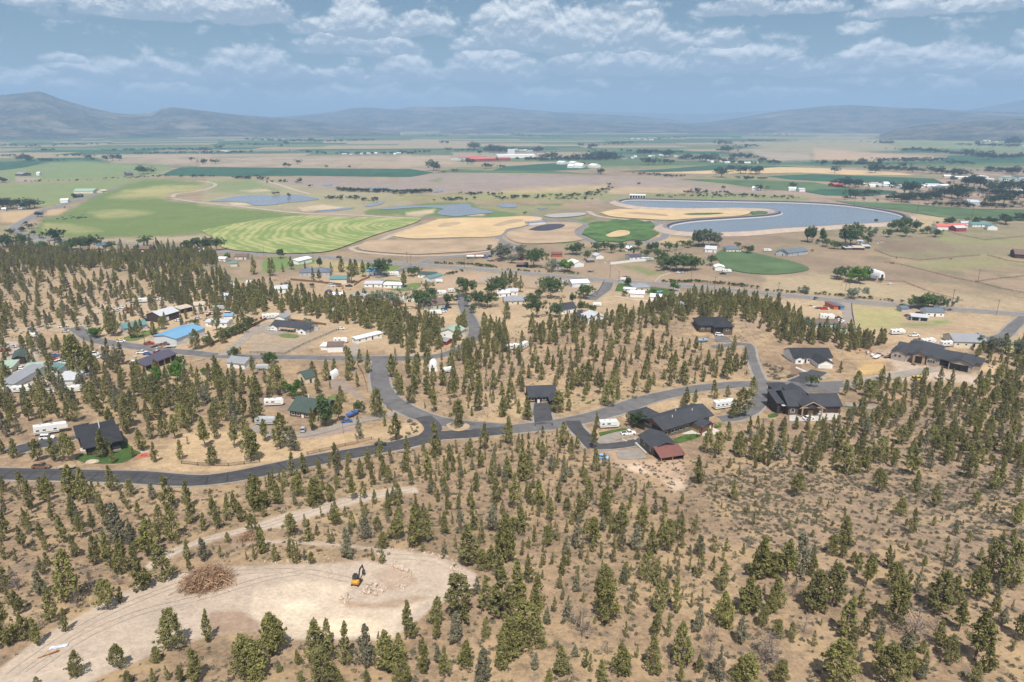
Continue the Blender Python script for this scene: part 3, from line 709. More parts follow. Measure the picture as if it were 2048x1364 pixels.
field([(1012,472),(1018,464),(1040,458),(1060,453),(1105,445),(1148,446),(1166,450),(1150,462),(1153,472),(1165,480),(1120,486),(1050,488),(1020,480)],M_HAY2,'tan ground inside the works road loop',None,True)
field([(1056,461),(1076,453),(1100,449),(1128,450),(1124,456),(1100,462),(1080,463)],M_LINER,'dark lined basin inside the works road loop',None,True)
field([(1163,469),(1170,459),(1180,453),(1177,448),(1200,443),(1214,444),(1228,438.5),(1250,441),(1270,439),(1290,444),(1300,443),(1310,452),(1303,460),(1318,467),(1306,474),(1290,482),(1262,481),(1240,485),(1212,483),(1196,484),(1182,477)],M_REED,'dark green reed filled basin',None,True)
field([(1211,471.5),(1228,464),(1242,461.5),(1258,463.5),(1258,469.5),(1240,474),(1220,475)],M_HAY,'tan bare patch in the reed basin',None,True)
field([(1200,426),(1230,420),(1262,419),(1400,421.5),(1490,422),(1500,426),(1480,432),(1400,437),(1340,441),(1290,439),(1225,434)],M_HAY,'golden spit of land in the reservoir',None,True)
field([(1365,429),(1390,427),(1440,426.5),(1444,428.5),(1420,430.5),(1380,431)],M_REED,'thin green streak on the golden spit',None,True)
field([(1242,427),(1280,426),(1330,430),(1332,433),(1290,430.5)],M_HAY2,'thin brown streak on the golden spit',None,True)
field([z3(1400,940),z3(1500,920),z3(1780,908),z3(1805,928),z3(1700,945),z3(1500,957)],M_MUD,'pale drying mud basin',None,True)
field([(1500,425),(1525,422),(1535,426),(1510,431)],M_REED,'green tip of the golden spit',None,True)
# striped hay field: rings of cut grass left by the mower
cen = G(800,451)
ms = bpy.data.materials.new('mown_hay_rings'); ms.use_nodes = True
t = NT(ms.node_tree); b = t.n['Principled BSDF']; b.inputs['Roughness'].default_value = .95; b.inputs['Specular IOR Level'].default_value = .1
pos = t.new('ShaderNodeNewGeometry').outputs['Position']
d = t.vmath('MULTIPLY',t.vmath('SUBTRACT',pos,(cen.x,cen.y,0)),(1,.8,0))
wob = t.noise(pos,.012,4,.6)
rr = t.math('ADD',t.vmath('LENGTH',d),t.math('MULTIPLY',wob,34))
wv = t.math('SINE',t.math('MULTIPLY',rr,2 * math.pi / 9.5))
wv2 = t.math('SINE',t.math('MULTIPLY',rr,2 * math.pi / 31))
pat = t.math('ADD',t.math('MULTIPLY',wv,.28),t.math('MULTIPLY',wv2,.22))
pat = t.math('ADD',pat,t.math('MULTIPLY',t.math('SUBTRACT',t.noise(pos,.02,5,.65),.5),2.4))
c = t.mix(t.ramp(pat,-.45,.55),(.17,.24,.073),(.385,.37,.165))
c = t.mix(t.math('MULTIPLY',t.noise(pos,.3,4),.3),c,(.25,.27,.10))
t.l.new(c,b.inputs['Base Color'])
field([(402,462),(450,452),(498,444),(543,437),(605,432.5),(690,435),(800,436.5),(842,439),(815,452),(760,468),(708,487),(672,500),(640,506),(580,508),(520,506),(460,500),(436,490),(428,478)],ms,'striped light green field mown in rings',None,True)
# ------------------------------------------------------------------ water
def water_mat(name,col,rough):
    m = pmat(name,col,rough,.06,.01,spec=.5,coord='World')
    t = NT(m.node_tree); b = t.n['Principled BSDF']
    bp = t.new('ShaderNodeBump'); bp.inputs['Strength'].default_value = .06; bp.inputs['Distance'].default_value = .2
    t.l.new(t.noise(t.new('ShaderNodeNewGeometry').outputs['Position'],.5,3),bp.inputs['Height']); t.l.new(bp.outputs[0],b.inputs['Normal'])
    return m
M_WATER = water_mat('reservoir_water',(.165,.185,.205),.2)
M_POND = water_mat('pond_water',(.20,.205,.225),.2)
RES = [(1243,406),(1252,403),(1275,401.6),(1344,403),(1467,405.5),(1560,407),(1628,409.5),(1690,414),(1751,422.5),(1790,430.5),(1803,437),(1798,442),(1780,446),(1730,449.5),(1669,452.5),(1628,455.5),(1549,460),(1487,465.5),(1425,467.6),(1380,467),(1355,464),(1342,458.5),(1346,453.5),(1362,449.5),(1395,445),(1467,440),(1528,436),(1556,432.5),(1566,428.5),(1557,423.5),(1528,420.3),(1467,418.3),(1385,419.3),(1320,418),(1285,415.5),(1258,411)]
gR = [Vector((p.x,p.y)) for p in (G(*q) for q in RES)]
loop = catmull(gR + [gR[0]],9)[:-1]
n = len(loop)
def ring(off,i):
    t_ = (loop[(i + 2) % n] - loop[i - 2]).normalized()
    return loop[i] + Vector((-t_.y,t_.x)) * off
area = sum(loop[i - 1].x * loop[i].y - loop[i].x * loop[i - 1].y for i in range(n))
sg = -1 if area > 0 else 1
bm = bmesh.new(); vs_ = [bm.verts.new((p.x,p.y,.9)) for p in loop]
es = [bm.edges.new((vs_[i],vs_[(i + 1) % n])) for i in range(n)]
bmesh.ops.triangle_fill(bm,use_beauty=True,edges=es)
for f_ in bm.faces:
    f_.normal_update()
    if f_.normal.z < 0: f_.normal_flip()
me = bpy.data.meshes.new('reservoir'); bm.to_mesh(me); bm.free(); me.materials.append(M_WATER)
o = bpy.data.objects.new('reservoir',me); COL.objects.link(o); struct(o,'blue grey lined reservoir curving round a golden spit')
def band(name,offs,zs,mats,label):
    V = []; F = []; mi = []
    for i in range(n):
        for o_,z_ in zip(offs,zs): q = ring(o_ * sg,i); V.append((q.x,q.y,z_))
    k = len(offs)
    for i in range(n):
        for j in range(k - 1):
            a,b_ = i * k + j,((i + 1) % n) * k + j
            F.append((a,a + 1,b_ + 1,b_)); mi.append(j)
    o = mesh_obj(name,V,F,mats)
    for pl,m_ in zip(o.data.polygons,mi): pl.material_index = min(m_,len(mats) - 1)
    if sum(pl.normal.z for pl in o.data.polygons) < 0: o.data.flip_normals()
    return struct(o,label)
M_PALEL = pmat('pale_liner',(.36,.36,.365),.8,.06,.2,coord='World')
M_BANK = pmat('gravel_bank',(.40,.32,.26),.95,.14,.1,coord='World')
M_RIM = pmat('bank_top_gravel',(.21,.19,.18),.9,.12,.2,coord='World')
band('reservoir_bank',[-1.0,2.2,5.6,10.0,11.0,21.0],[.5,1.9,3.5,3.55,3.5,.1],[M_PALEL,M_LINER,M_RIM,M_RIM,M_BANK],'sloping lined bank with gravel top round the reservoir')
def pond(pts,tf,label):
    o = poly_sheet('pond',[tf(*p) for p in pts],M_POND,.5 + .02 * len(label) % .1,label,smooth=True)
pond([(90,795),(350,748),(620,730),(700,740),(900,728),(1040,745),(1160,770),(1000,798),(850,808),(700,832),(520,835),(480,812),(300,800)],z2,'shallow grey pond with small bushes at the left')
pond([(752,420),(800,413),(880,411),(935,408),(945,415),(988,425),(960,428),(925,432),(915,433.5),(880,430),(875,425),(885,418),(840,415.5),(790,418.5)],lambda a,b: (a,b),'winding grey pond in green reeds')
pond([(940,832),(1000,816),(1100,820),(1140,840),(1110,855),(1000,852)],z3,'small pale pond right of the winding one')
pond([(1100,892),(1300,870),(1500,855),(1440,872),(1300,888)],z2,'thin sliver of water left of the reeds')
pond([(1600,843),(1700,805),(1800,795),(1760,825),(1650,848)],z2,'grey pond corner behind the reeds')
pond([(1200,635),(1280,622),(1285,640),(1220,645)],z2,'tiny pool on the pink flats')
pond([(320,700),(400,682),(420,695),(350,710)],z3,'tiny pool below the pink flats')
pond([(1330,862),(1420,850),(1450,858),(1380,870)],z3,'little pool near the paved track')
pond([(1600,660),(1750,655),(1900,680),(1800,690)],z2,'narrow pool along the willow line')

# ------------------------------------------------------------------ wheel ruts on the bare site
M_RUT = pmat('wheel_rut',(.45,.362,.284),.95,.25,.6,coord='World')
for px in ([(20,1350),(120,1280),(240,1215),(360,1168),(470,1145),(600,1142),(700,1160)],[(60,1345),(170,1272),(290,1222),(420,1190),(520,1160),(600,1145)],[(780,1112),(860,1118),(920,1142)],[(310,1128),(400,1084),(520,1054),(640,1016),(730,992),(826,978)]):
    ln = catmull([G(*p) for p in px],1.5)
    for o_ in (-1.0,1.0): struct(strip('wheel_rut',ln,[o_ - .14,o_ + .14],M_RUT,.07))
# ------------------------------------------------------------------ foliage
def leaf_mat(name,c1,c2,c3,transl=.25):
    m = bpy.data.materials.new(name); m.use_nodes = True
    t = NT(m.node_tree); t.n.clear()
    oi = t.new('ShaderNodeObjectInfo'); tc = t.new('ShaderNodeTexCoord')
    n1 = t.noise(tc.outputs['Object'],7.0,3,.6); n2 = t.noise(tc.outputs['Object'],30.0,2,.6)
    f = t.math('ADD',t.math('MULTIPLY',n1,.55),t.math('MULTIPLY',n2,.45))
    c = t.mix(t.ramp(f,.32,.68),c1,c2)
    c = t.mix(t.math('MULTIPLY',oi.outputs['Random'],.75),c,c3)
    v = t.math('ADD',.78,t.math('MULTIPLY',t.math('FRACT',t.math('MULTIPLY',oi.outputs['Random'],17.3)),.5))
    vv = t.new('ShaderNodeCombineXYZ'); [t.l.new(v,vv.inputs[k]) for k in range(3)]
    c = t.mix(1.0,c,vv.outputs[0],'MULTIPLY')
    d = t.new('ShaderNodeBsdfDiffuse'); t.l.new(c,d.inputs[0]); tr = t.new('ShaderNodeBsdfTranslucent'); t.l.new(c,tr.inputs[0])
    mx = t.new('ShaderNodeMixShader'); mx.inputs[0].default_value = transl
    t.l.new(d.outputs[0],mx.inputs[1]); t.l.new(tr.outputs[0],mx.inputs[2])
    o = t.new('ShaderNodeOutputMaterial'); t.l.new(mx.outputs[0],o.inputs[0])
    return m
M_JUN = leaf_mat('juniper_foliage',(.12,.12,.044),(.37,.35,.12),(.23,.215,.10))
M_JUNG = leaf_mat('grey_juniper_foliage',(.15,.15,.095),(.30,.29,.18),(.23,.215,.15))
M_DEC = leaf_mat('broad_leaves',(.06,.092,.034),(.175,.225,.075),(.10,.14,.062))
M_BRIGHT = leaf_mat('bright_leaves',(.06,.13,.02),(.16,.27,.045),(.10,.18,.04))
M_SILVER = leaf_mat('silver_leaves',(.13,.16,.11),(.26,.29,.20),(.20,.22,.16))
M_FAR = leaf_mat('dark_leaves',(.028,.05,.026),(.08,.112,.048),(.05,.072,.042))
M_SAGE = leaf_mat('sagebrush_foliage',(.14,.135,.095),(.26,.245,.17),(.20,.17,.12))
M_DEADN = leaf_mat('dead_twigs',(.15,.12,.10),(.28,.24,.20),(.20,.16,.13),.05)
M_BARK = pmat('juniper_bark',(.20,.155,.125),.95,.3,8.,spec=.1)

def leafcloud(rg,centers,rads,nleaf,size,stretch=1.0,updown=0.0):
    """numpy: clumps of small quads"""
    V = []; F = []
    for (c,r) in zip(centers,rads):
        d = rg.normal(size=(nleaf,3)); d /= np.linalg.norm(d,axis=1)[:,None]
        p = c + d * (r * rg.uniform(.25,1,(nleaf,1)) ** .5) * np.array([1,1,stretch])
        for q in p:
            a = rg.normal(size=3); a /= np.linalg.norm(a); b = np.cross(a,rg.normal(size=3)); b /= np.linalg.norm(b)
            s = size * rg.uniform(.6,1.35); k = len(V)
            V += [q - a * s * .62 - b * s * .26,q + a * s * .62 - b * s * .26,q + a * s * .62 + b * s * .26,q - a * s * .62 + b * s * .26]
            F.append((k,k + 1,k + 2,k + 3))
    return V,F
def tube(V,F,pts,rads,seg=5):
    k0 = len(V)
    for i,(p,r) in enumerate(zip(pts,rads)):
        p = Vector(p); t_ = (Vector(pts[min(i + 1,len(pts) - 1)]) - Vector(pts[max(i - 1,0)])).normalized()
        a = t_.cross(Vector((.31,.87,.38))).normalized(); b_ = t_.cross(a)
        for k in range(seg):
            th = 2 * math.pi * k / seg
            V.append(tuple(p + a * (r * math.cos(th)) + b_ * (r * math.sin(th))))
    for i in range(len(pts) - 1):
        for k in range(seg):
            a_ = k0 + i * seg + k; b2 = k0 + i * seg + (k + 1) % seg
            F.append((a_,b2,b2 + seg,a_ + seg))
def raw_mesh(name,V,F,mat,smooth=False):
    me = bpy.data.meshes.new(name); me.from_pydata([tuple(v) for v in V],[],F); me.update(); me.materials.append(mat)
    if smooth: me.polygons.foreach_set('use_smooth',[True] * len(me.polygons))
    return me
def trunk_mesh(rg,top,r0,lean,limbs,spread,bare):
    V = []; F = []
    n = 6; pts = [(lean[0] * (i / n) ** 1.5 * top + rg.uniform(-.008,.008) * (i > 0),lean[1] * (i / n) ** 1.5 * top + rg.uniform(-.008,.008) * (i > 0),-.03 + (top + .03) * i / n) for i in range(n + 1)]
    tube(V,F,pts,[r0 * (1.25 if i == 0 else 1) * (1 - .85 * i / n) for i in range(n + 1)],6)
    for _ in range(limbs):
        i = rg.integers(1,n); p = np.array(pts[i]); a = rg.uniform(0,6.28)
        L = spread * rg.uniform(.5,1.0) * (1 - .5 * i / n)
        e = p + np.array([math.cos(a) * L,math.sin(a) * L,L * rg.uniform(.25,.9)])
        m_ = (p + e) / 2 + np.array([0,0,-.05 * L])
        tube(V,F,[p,m_,e],[r0 * .38,r0 * .25,r0 * .08],4)
        if bare:
            for _k in range(3):
                e2 = m_ + (e - m_) * rg.uniform(.2,1) + rg.normal(size=3) * L * .28
                tube(V,F,[m_,e2],[r0 * .14,r0 * .05],3)
    return V,F
def juniper(seed,width,bare,kind='cone'):
    """crown and trunk of unit height; width = crown diameter / height, bare = clear trunk fraction"""
    rg = np.random.default_rng(seed)
    lean = rg.uniform(-.06,.06,2)
    ncl = {'cone': 100,'broad': 130,'slim': 62}[kind]
    cs = []; rs = []
    lob = rg.uniform(0,6.28,3); la = rg.uniform(.08,.25,3)
    for i in range(ncl):
        z = bare + (1 - bare) * rg.uniform(0,1) ** (1.15 if kind != 'broad' else .9)
        t_ = (z - bare) / (1 - bare)
        if kind == 'cone': pr = (1 - t_) ** .75 * min(1,.45 + 3.2 * t_) * 1.05
        elif kind == 'slim': pr = (1 - t_) ** .6 * min(1,.5 + 4 * t_)
        else: pr = math.sqrt(max(0,1 - (2 * t_ - .8) ** 2 / 1.5)) * (1.1 - .45 * t_)
        a = rg.uniform(0,6.28)
        pr *= 1 + sum(la[k] * math.cos((k + 1) * a + lob[k] + 3 * t_) for k in range(3))
        rr_ = width / 2 * pr * rg.uniform(.15,1) ** .45
        cs.append(np.array([math.cos(a) * rr_ + lean[0] * z,math.sin(a) * rr_ + lean[1] * z,z]))
        rs.append(width * rg.uniform(.06,.135) * (.6 + .6 * pr))
    cs.append(np.array([lean[0],lean[1],.97])); rs.append(width * .08)
    for _ in range(ncl // 5):
        i = rg.integers(len(cs) - 1); c_ = cs[i].copy(); c_[:2] *= 1.3; c_[2] += .02; cs.append(c_); rs.append(width * .05)
    V,F = leafcloud(rg,cs,rs,14,.027 + .018 * width,1.5)
    crown = raw_mesh('juniper_crown',V,F,M_JUN)
    TV,TF = trunk_mesh(rg,.86,.017 + .012 * width,lean,13,width * .5,False)
    return crown,raw_mesh('juniper_trunk',TV,TF,M_BARK)
def dead_juniper(seed,width):
    rg = np.random.default_rng(seed)
    TV,TF = trunk_mesh(rg,.95,.02,rg.uniform(-.1,.1,2),26,width * .6,True)
    V,F = leafcloud(rg,[np.array([rg.normal() * width * .22,rg.normal() * width * .22,rg.uniform(.25,.9)]) for _ in range(26)],[width * .12] * 26,9,.03,1)
    return raw_mesh('dead_crown',V,F,M_DEADN),raw_mesh('dead_trunk',TV,TF,pmat('grey_deadwood',(.24,.20,.175),.95,.2,8.,spec=.1))
def broadleaf(seed,width,mat,clear=.12,nl=24):
    rg = np.random.default_rng(seed); cs = []; rs = []
    lobes = [(np.array([rg.normal() * width * .2,rg.normal() * width * .2,rg.uniform(.42,.78)]),rg.uniform(.16,.27)) for _ in range(7)] + [(np.array([0,0,.6]),.3)]
    for (c,r) in lobes:
        for _ in range(14):
            d = rg.normal(size=3); d /= np.linalg.norm(d)
            p = c + d * r * np.array([width,width,1.0]) * rg.uniform(.55,1)
            p[2] = min(max(p[2],clear + .06),1); cs.append(p); rs.append(rg.uniform(.05,.10))
    V,F = leafcloud(rg,cs,rs,nl,.045,1)
    TV,TF = trunk_mesh(rg,.7,.028,rg.uniform(-.05,.05,2),7,.35,False)
    return raw_mesh('broad_crown',V,F,mat),raw_mesh('broad_trunk',TV,TF,M_BARK)
def shrub(seed,mat,nl=14):
    rg = np.random.default_rng(seed)
    cs = [np.array([rg.normal() * .26,rg.normal() * .26,rg.uniform(.15,.75)]) for _ in range(9)]
    V,F = leafcloud(rg,cs,rg.uniform(.15,.3,9),nl,.17,.8)
    return raw_mesh('shrub_leaves',V,F,mat)
LIB = {'c': [juniper(100 + i,w_,b_,'cone') for i,(w_,b_) in enumerate([(.38,.09),(.42,.15),(.34,.07),(.45,.2),(.38,.25),(.3,.12),(.5,.1),(.36,.3)])],
       'b': [juniper(200 + i,w_,b_,'broad') for i,(w_,b_) in enumerate([(.44,.1),(.5,.16),(.4,.2),(.56,.12),(.47,.24),(.42,.07)])],
       's': [juniper(300 + i,w_,b_,'slim') for i,(w_,b_) in enumerate([(.30,.03),(.34,.08),(.27,.05),(.24,.15),(.36,.12)])],
       'd': [dead_juniper(400 + i,w_) for i,w_ in enumerate([.7,.9])],
       'g': [broadleaf(500 + i,w_,M_DEC) for i,w_ in enumerate([.95,1.1,1.25])],
       'e': [broadleaf(520 + i,w_,M_BRIGHT) for i,w_ in enumerate([.9,1.15])],
       'v': [broadleaf(540 + i,w_,M_SILVER) for i,w_ in enumerate([1.1,1.3])],
       'p': [broadleaf(560 + i,w_,M_DEC,.06) for i,w_ in enumerate([.42,.5])],
       'f': [broadleaf(580 + i,w_,M_FAR,.08,14) for i,w_ in enumerate([.9,1.2,1.5])]}
def _gray(me):
    m2 = me.copy(); m2.materials.clear(); m2.materials.append(M_JUNG); return m2
LIB['y'] = [(_gray(LIB['c'][i][0]),LIB['c'][i][1]) for i in (1,3)] + [(_gray(LIB['s'][1][0]),LIB['s'][1][1])]

TREES = []          # dict per tree, sorted later by apparent size
def tree_px(px,py,hpx,kind,m=None):
    """hpx: height in photo pixels, or m metres"""
    g = G(px,py)
    dep = float(proj(g.x,g.y,g.z)[2])
    dz = math.hypot(g.x,g.y); cosd = dz / math.hypot(dz,ZC - g.z)
    sind = math.sqrt(max(0,1 - cosd * cosd)); wd = {'c': .45,'b': .5,'s': .3,'y': .45,'d': .6,'p': .45}.get(kind,1.0)
    h = m if m else hpx * dep / FPX / (cosd + .72 * wd * sind)
    TREES.append(dict(p=g,h=h,k=kind,px=px,py=py,s=h * FPX / dep))
def tlist(tf,txt,kdef='c'):
    for e in txt.split(';'):
        e = e.split()
        if len(e) < 3: continue
        x,y,h = float(e[0]),float(e[1]),float(e[2]); k = e[3] if len(e) > 3 else kdef
        s = 3.657 if tf in (t5,t6,t7,t8) else (4.876 if tf in (z1,z2,z3,z4,z5) else 3.938)
        px,py = tf(x,y); tree_px(px,py,h / s * (1.14 if s < 3.7 else 1.12 if tf in (tA,tB,tC,tD) else 1.25),k)
tlist(t5,'235 95 110;375 150 110;45 245 190;175 360 180;470 310 220;595 280 180;685 240 150;535 170 190;555 415 170;770 160 170;345 385 130 s;325 360 110 s;500 740 390 b;370 900 260;480 960 180;310 690 190 y;790 800 230 b;885 750 125;1040 660 260;1090 640 150;1210 580 280;1390 520 120;1370 440 160;1495 440 165 y;1615 420 90;820 500 280;890 540 250;710 470 220;870 330 300 y;980 350 185 y;1085 415 290;1165 320 150;1270 290 260;1400 170 200;1490 220 135;1600 215 145;1665 150 170;1570 130 160;1760 160 150;1850 250 150 b;1670 310 75 b;1915 390 200;1860 440 80 s;1805 440 65 s;1265 1090 300 b;1520 1040 240;870 1230 190 b;560 1290 190 b;1150 1190 120 b;1440 1330 250;1800 1300 310 b;1990 1130 290 b;60 1060 400;180 1020 220;280 1060 210;20 660 260;130 660 190 d;1230 1320 110 s;1120 1340 110;1320 1345 140;270 1345 60 b;940 1350 110 b;690 680 230 d;295 920 130 d;870 620 95 d;570 790 170 d;120 460 110 s;430 200 90;1930 130 110 s;1720 90 150')
tlist(t6,'625 190 180;745 210 125;300 260 165 b;430 300 160;400 200 95 s;490 260 85;580 315 100 s;610 310 85 s;850 285 190 y;830 170 125;935 230 115 b;1075 290 210;720 430 230 y;295 420 135;340 460 155 s;350 400 95 s;400 440 90 y;450 470 95 b;95 390 210;30 420 95 s;185 450 130 s;980 350 115 b;1195 350 310;1300 310 240;1225 240 210;1010 115 135;1100 120 120;1265 375 65 b;1425 405 125 y;1430 250 170;1545 240 240 y;1590 470 310;1640 220 210 s;1690 320 170 s;1770 225 190 y;1870 440 340 b;1930 250 115 y;1985 240 210;1700 510 160;1770 520 190;900 445 95 s;965 465 105 s;1850 860 430;1735 800 225 s;1960 750 280 s;1530 880 350 b;1510 1045 220 y;1170 1015 270 c;1365 1020 175;180 1130 300 b;480 1000 135 s;490 1200 340;560 1070 200;700 1200 320;860 1230 310 y;1015 1250 295;1085 1230 250;1270 1270 280;1420 1310 235;1570 1215 195;1690 1345 260 y;1840 1240 200;1920 1160 270 b;60 1300 290 b;530 1345 270 b;370 1345 90 b;660 1350 110;860 1350 120;1070 1350 130;1140 1350 190;215 1260 70;2010 1060 310 b;40 60 180;130 40 110;460 50 150 b;590 10 120')
tlist(t7,'40 450 280;150 240 190;280 120 135;365 160 175;490 80 105 b;580 160 210;675 330 210 b;560 350 240 y;770 130 165;880 250 220;900 380 190 y;990 370 185 y;350 340 160 b;205 350 85 s;1035 225 200 b;1110 390 200;1220 380 240 b;1325 300 200;1470 410 150 y;1290 410 75;1380 520 125 s;1450 570 190 s;1550 520 115;1630 450 95 s;1300 520 105 y;1060 590 220 b;1140 620 200;770 690 230 b;785 880 290 b;740 430 125 s;830 450 135 s;460 550 190;440 650 115;560 620 135 s;215 610 210;270 810 260 b;130 740 280 s;395 820 115 s;500 880 190 y;610 750 75;600 1000 250 d;980 740 135 s;1160 830 240 b;1285 830 265;1215 680 125;1400 790 115 s;1480 740 95 s;1640 920 265 b;1620 660 205;1790 830 255;1890 570 305;2000 560 185 b;1860 840 215 y;1960 830 195;2010 780 235;1755 1050 210 y;1450 970 185 y;1330 1200 320;1130 1270 280;1130 1010 180;1230 1000 155 s;1450 1260 145;890 1270 240 b;920 1000 110 s;1000 1160 105 s;620 1230 135 s;660 1250 115 s;440 1285 240;60 1160 310 b;300 1080 145;360 1345 110;750 1330 160;1320 1345 140;1590 1325 255 y;1810 1345 240;1750 1345 190;1970 1190 245 d;1550 1040 135 d;2020 1345 170;20 1230 250;590 430 120 s;640 470 105 s;320 480 110 s;380 470 85 s;250 250 70 s;820 240 130 s;300 500 90 s')
tlist(t8,'105 580 330;200 560 195 b;310 590 305;420 540 300 y;500 560 185;640 410 165 b;740 330 215;720 420 175;820 540 165;890 640 255;950 530 115;1050 500 175;1100 660 215 b;1200 620 125;1145 115 125 b;1235 245 185;1385 190 75 b;1530 770 235;1400 820 330 b;1690 730 255 b;1800 560 270 b;1940 640 340 b;1980 200 195 b;1820 110 95;1545 260 115 y;1640 310 85;1320 480 75 b;1290 560 85 s;640 780 330 b;500 800 310 b;370 650 95;590 840 105 s;70 850 235;230 800 245;190 830 155;10 840 290;730 1000 310;870 1000 215;850 790 145 s;940 870 135 s;990 1030 145 y;1110 900 330 b;1240 1020 290 d;435 970 160 d;350 1010 115;240 1010 145 b;160 1200 270 d;510 1070 115 s;1430 1070 205;1570 960 235;1690 1170 380;1505 1190 205 b;1770 1260 245;1680 1350 190 b;1820 850 175;1880 920 135 y;2020 1030 255 b;1960 1110 85 s;1040 1345 320 b;660 1350 350 b;260 1345 190 b;1200 1280 235;1300 1310 155 y;20 1345 240 b;590 240 65;500 270 55 b;610 80 75;110 110 65;70 180 85;20 100 65;970 170 65;1050 280 75;1190 370 65;1280 360 75 b;1490 310 55;1330 330 45;1890 290 85')
tlist(tA,'240 1331 235;190 1190 165;375 1270 185;380 1170 135;580 1250 275;690 1290 295;880 1190 215;1030 1230 145 b;1345 1331 275;1480 1335 240;1670 1310 135 s;1790 1320 125;1990 1300 255;30 1200 135;560 1340 130;300 950 175 b;110 930 155;440 960 205;550 950 225 b;815 920 225;890 970 145;1220 960 165;1120 870 185;1050 920 90;1420 940 155;1680 980 145 b;1980 950 255 b;1850 850 235;1480 820 60 s;1700 780 165;1610 770 165;1690 700 175 b;1380 780 195;1280 770 175;1190 780 185;1000 740 225;1030 680 235;880 700 175;800 600 165;600 640 165;540 640 155;460 620 175;340 660 165;230 640 175;160 740 135 y;60 760 205 y;20 900 125;110 600 155;30 560 165;1080 580 175;1170 640 155;1250 630 205;1350 560 185;1430 570 175;1500 620 195;1600 520 165 y;1620 470 125 y;1540 480 145;1740 480 155;1830 560 175;1920 620 225;2020 650 245;2030 450 155;1720 330 205;1920 370 165;1840 300 125;1400 320 190 e;1450 360 135;1500 400 105;1230 460 205;1160 480 185;1060 330 155;1110 370 165;960 490 155 y;740 540 195;690 500 165;940 280 155;850 140 155;620 300 335 b;690 250 205;410 350 225;300 400 105;350 130 135;470 130 165;240 190 115;60 330 165;40 190 95;180 80 105;1610 270 65 e')
tlist(tB,'1150 790 220;860 780 180 y;1060 680 85;1000 600 215 b;860 570 125 g;700 640 205;720 490 135;600 680 245 p;500 710 185;340 450 175 e;430 470 175;540 420 155;630 380 55;600 320 175;500 280 115;660 240 95;850 370 125;770 320 135;790 240 175;930 260 175;770 160 115;860 180 105;180 180 105 e;230 430 255 b;60 440 165;30 280 155;1110 290 175;1180 430 135 b;1270 500 145 b;1450 570 205;1640 690 225 b;1380 540 55;1465 910 265;1580 960 145;1235 900 145;1235 960 120;1030 950 185;940 1020 175;690 1030 225;770 1080 145;870 1100 165;970 1140 145;1060 1070 145;1100 1130 145;1020 1110 85 s;810 1260 205;900 1250 145;620 1280 165;560 1100 155;330 1070 195;430 1050 165;270 1160 145;370 1230 165 b;520 1300 235 b;220 1290 195;80 1335 265 b;170 1180 145;130 1160 85 s;30 950 235 b;240 850 275 b;350 870 195 y;1170 1300 175;1090 1320 155;980 1290 115;1740 920 155;1850 870 225;1820 1010 155;1930 880 75;1550 1110 175;1600 1040 125 s;1650 1030 95 s;1490 1070 95 s;1400 1060 195;1430 1170 125;1330 1070 145 s;1230 1040 165;1270 1150 145;1540 1200 125;1660 1180 145 s;1780 1200 165 b;1740 1260 125;1900 1130 205;1930 1280 205;2030 1090 185;2000 1200 105 s;1560 1335 135;1640 1335 105;1480 1280 105;2040 780 185;1250 300 145;1310 350 235;1390 430 155;1330 200 105;1400 190 135;1520 360 185;1610 460 155;1460 330 75;1580 510 55 s;1720 540 85 s;1790 560 205;1810 430 185;1860 390 115 s;1910 390 155;1910 500 115;1980 610 175;1720 300 145;1600 280 115')
tlist(tC,'70 820 215;140 890 155;490 830 195;330 990 195;230 950 145 s;190 1110 275;250 1040 145 s;300 1040 105 s;65 1090 165;400 1030 135 y;500 1120 175 y;240 1300 175;310 1300 215;110 1335 285;460 1280 185;680 1335 185 s;830 1335 185 b;670 1140 135 b;760 1030 185;740 860 185;760 700 135;610 860 125;1070 690 175 g;850 520 205 b;460 570 165 b;540 560 95 b;220 630 185;150 580 115;60 540 175;30 600 135;100 470 135;640 370 185;600 360 145;700 320 165;540 330 115 s;430 370 95;420 240 125;480 190 115;560 240 105;460 310 105;620 180 135;720 120 135;860 160 115;890 380 145 b;910 270 135;990 280 115;1130 310 155;1160 240 135;1210 350 95;1290 310 85 b;1340 260 155;1440 340 175;1600 330 115;1550 240 115;1640 200 115;1790 310 185 b;1940 280 45;1900 230 95;1460 530 155;1530 520 135;1690 460 145;1790 450 95;1880 600 225 b;1990 440 145;1820 620 105;1720 900 185 b;1630 890 195 b;1560 1130 215;1840 1260 165;1800 790 145;1700 1200 85;1800 1010 85;1880 1090 105;1960 740 145;2000 900 135;2030 700 105;2010 1010 65 b;2010 1140 65 b;960 1140 65;1160 1170 65;1430 1290 85;1220 1250 65 b')
